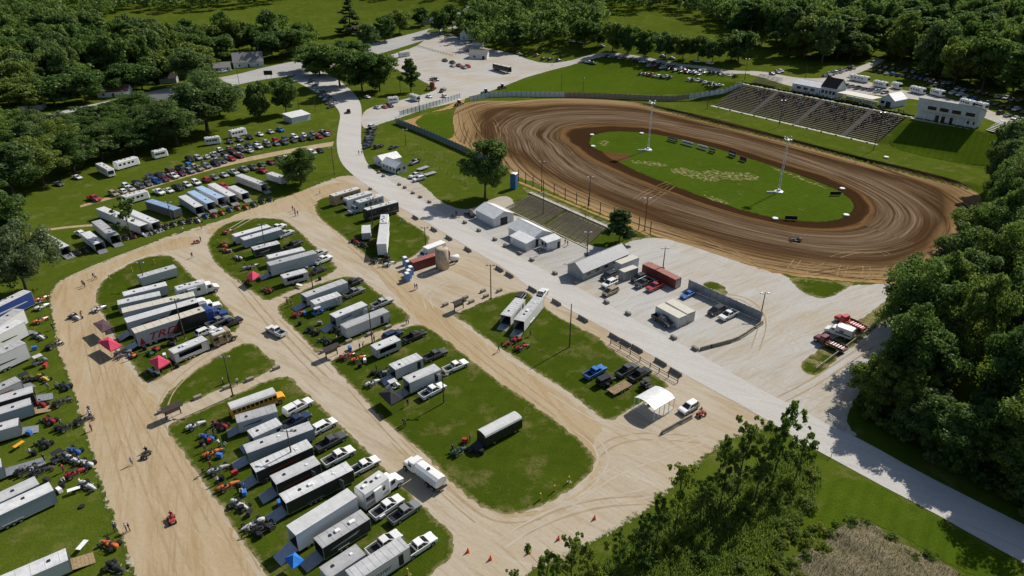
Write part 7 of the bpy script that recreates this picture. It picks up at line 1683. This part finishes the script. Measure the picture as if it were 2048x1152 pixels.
for p, w_ in [((167,1097),'white work table above the roof-panel trailer'),((150,985),'white work table by the three-axle trailer'),((40,895),'yellow-topped work table by the long ramp'),((600,575),'work table by the upper light pole')]: table(*p, w_, YEL if 'yellow' in w_ else WHITE)
# scattered gear: tool boxes, tyre stacks, fuel cans near the race cars
boxm = MB().mat(FLATP).cbox(-.5,.5,-.3,.3,.1,.9,.04).mat(BLK).box(-.45,.45,-.31,-.3,.3,.34).box(-.45,.45,-.31,-.3,.55,.59).mesh('tool_box')
for i, p in enumerate([(70,700),(92,735),(60,870),(95,965),(120,985),(420,885),(440,915),(470,950),(490,990),(500,1030),(540,1060),(560,1010),(530,965),(610,630),(640,650),(700,700),(730,725),(770,750),(830,770),(460,505),(490,540),(330,715),(270,690),(930,885)]):
    c = rnd.choice(['red','black','grey','blue','white']); tag(link('tool_box', boxm, None, G(*p)+Vector((0,0,.03)), rnd.uniform(0, 3), CN[c]), f'{c} tool box standing on the grass in the pits', 'tool box', 'tool boxes in the pits')
stm = MB().mat(TYRE)
for k in range(3): stm.lathe([(.2,k*.3),(.42,k*.3),(.44,k*.3+.14),(.42,k*.3+.28),(.2,k*.3+.28)], (.03*k,0,0), 12)
stm = stm.mesh('tyre_stack')
for p in [(95,700),(115,860),(70,910),(125,975),(110,990),(405,890),(445,960),(485,1020),(520,1075),(600,650),(635,670),(720,735),(745,750),(640,560),(470,490),(355,735),(290,700),(945,905),(963,908),(1215,775),(1300,810)]:
    tag(link('tyre_stack', stm, None, G(*p)+Vector((0,0,.03)), rnd.uniform(0, 3)), 'stack of black race tyres on the grass in the pits', 'tyre stack', 'tyre stacks in the pits')

# ------------------------------------------------------------------ people
for a in [(167,572,'dark blue','walking on the dirt lane by the pale tree','walk'),(171,575,'black','walking on the dirt lane by the pale tree','walk'),(188,557,'black','strolling on the upper lane bend','walk'),(193,559,'white','strolling on the upper lane bend','walk'),(385,516,'black','at the fork of the upper lanes','walk'),(402,483,'black','beside the red quad on the upper lane','stand'),(403,458,'orange','at the edge of the upper lane','walk'),(363,466,'tan','behind the far race cars','stand'),(367,464,'white','behind the far race cars','stand'),
  (586,422,'black','in the group of four on the lane bend','walk'),(590,426,'dark blue','in the group of four on the lane bend','walk'),(591,432,'grey','in the group of four on the lane bend','walk'),(596,431,'black','in the group of four on the lane bend','walk'),(640,388,'white','alone near the first motorhome','stand'),(718,309,'black','on the main road above the gatehouse','walk'),(724,309,'black','on the main road above the gatehouse','walk'),(512,410,'black','crossing the upper lane','walk'),(515,414,'dark blue','crossing the upper lane','walk'),
  (830,579,'tan','walking on the gravel below the toilets','walk'),(834,579,'black','walking on the gravel below the toilets','walk'),(813,647,'pink','at the end of the footpath','stand'),(817,648,'white','at the end of the footpath','stand'),(997,704,'black','walking alone on the gravel lane','walk'),(807,850,'black','on the grass below the black canopy','stand'),(811,853,'dark grey','at the lane edge below the black canopy','stand'),(674,683,'white','at the tip of the middle island','stand'),(749,684,'grey','under the footpath light pole','stand'),
  (107,659,'purple','at the edge of the dirt lane','stand'),(180,826,'dark blue','of a pair at the lane edge','walk'),(181,834,'white','of a pair at the lane edge','walk'),(184,862,'purple','on the dirt lane below the pair','stand'),(265,930,'light blue','walking down the dirt lane','walk'),(254,1063,'white','beside the orange race car','stand'),(260,1062,'black','beside the orange race car','stand'),(232,1063,'dark blue','bending over the orange race car','reach'),(293,905,'black','riding the black quad','sit'),(343,1034,'red','riding the red quad','sit'),
  (475,770,'white','on the lower footpath','walk'),(447,768,'tan','on the grass above the lower footpath','stand'),(458,764,'dark blue','beside the school bus light pole','stand'),(440,893,'white','working beside an orange race car','reach'),(449,897,'light blue','working beside an orange race car','reach'),(408,948,'black','crouched by a silver race car','reach'),(489,980,'blue','at a black trailer ramp','stand'),(484,988,'white','at a black trailer ramp','reach'),(436,968,'white','standing by yellow wing parts','stand'),(500,1070,'tan','bending over a white race car','reach'),(97,779,'grey','between left-row race cars','stand'),(66,1015,'orange','at the three-axle trailer','stand'),
  (62,912,'white','by the long grey ramp','stand'),(90,923,'black','behind the utility cart','stand'),(128,944,'red','at the red race car','stand'),(128,968,'white','crouched between race cars','reach'),(261,720,'light blue','by the upper red canopy','stand'),(1061,672,'grey','on the grass behind the long white trailer','stand'),(1393,818,'yellow','beside the white sport utility vehicle','stand'),(1402,825,'yellow','on the red quad by the carport','sit'),(963,885,'white','behind the black bus','stand'),(968,893,'black','behind the black bus','reach'),(978,890,'grey','beside the black bus ramp','stand'),(940,883,'red','near the green race car','stand'),
  (1130,489,'black','on the apron by the white annex','walk'),(1135,492,'black','on the apron by the white annex','walk'),(1084,503,'white','outside the white annex','stand'),(1077,511,'black','near the road blocks by the hall','walk'),(914,431,'black','walking past the road blocks','walk'),(912,432,'dark blue','walking past the road blocks','walk'),(796,352,'white','at the gatehouse door','stand'),(801,448,'light blue','on the motorhome island grass','stand'),(1171,437,'black','on the bleacher walkway','walk'),(806,793,'orange','beside the black canopy','stand'),(816,811,'black','sitting near the black canopy','stand'),(780,646,'grey','on the upper footpath','walk'),(720,700,'black','behind the silver open trailer','stand'),(726,695,'white','behind the silver open trailer','reach'),
  (583,612,'black','behind the middle-island race cars','stand'),(575,608,'grey','behind the middle-island race cars','stand'),(1827,560,'white','at the edge of the clay by the wood','stand'),(1104,133,'black','on the far track','walk'),(1318,90,'white','on the far lawn path','walk'),(1275,12,'white','on the far lawn','walk')]:
    person(*a)
# spectators on the benches
def seat(t, k, colour):
    x, y = SXY(k*20.0/17+.5, t); z = 1.75+k*8/17-.02
    a = math.atan2(-SN[1], -SN[0]); person(0, 0, colour, 'seated on the plank benches of the grandstand', 'sit', group='spectators on the grandstand', P=Vector((x, y, z)), rz=a+rnd.uniform(-.3, .3))
SHC = ['white','black','dark blue','blue','red','grey','light blue','dark grey','tan','green','black','dark blue']
used = set(); ns = 0
while ns < 215:
    t = rnd.choice((rnd.gauss(47, 9), rnd.gauss(60, 9), rnd.uniform(2, 80), rnd.gauss(72, 6), rnd.gauss(22, 7))); k = int(17-abs(rnd.gauss(0, 4.5)))-1
    if not (1 < t < 80.5 and 0 <= k < 17) or any(abs(t-q) < 1.6 for q in TL): continue
    key = (int(t/.65), k)
    if key in used: continue
    used.add(key); seat(t, k, rnd.choice(SHC)); ns += 1
for i in range(70):
    x, y = SXY(rnd.uniform(21.5, 24.5), rnd.uniform(18, 80)); person(0, 0, rnd.choice(SHC), 'standing on the walkway above the grandstand', rnd.choice(('stand','walk')), group='spectators on the walkway', P=Vector((x, y, 1.75+8-.09)))
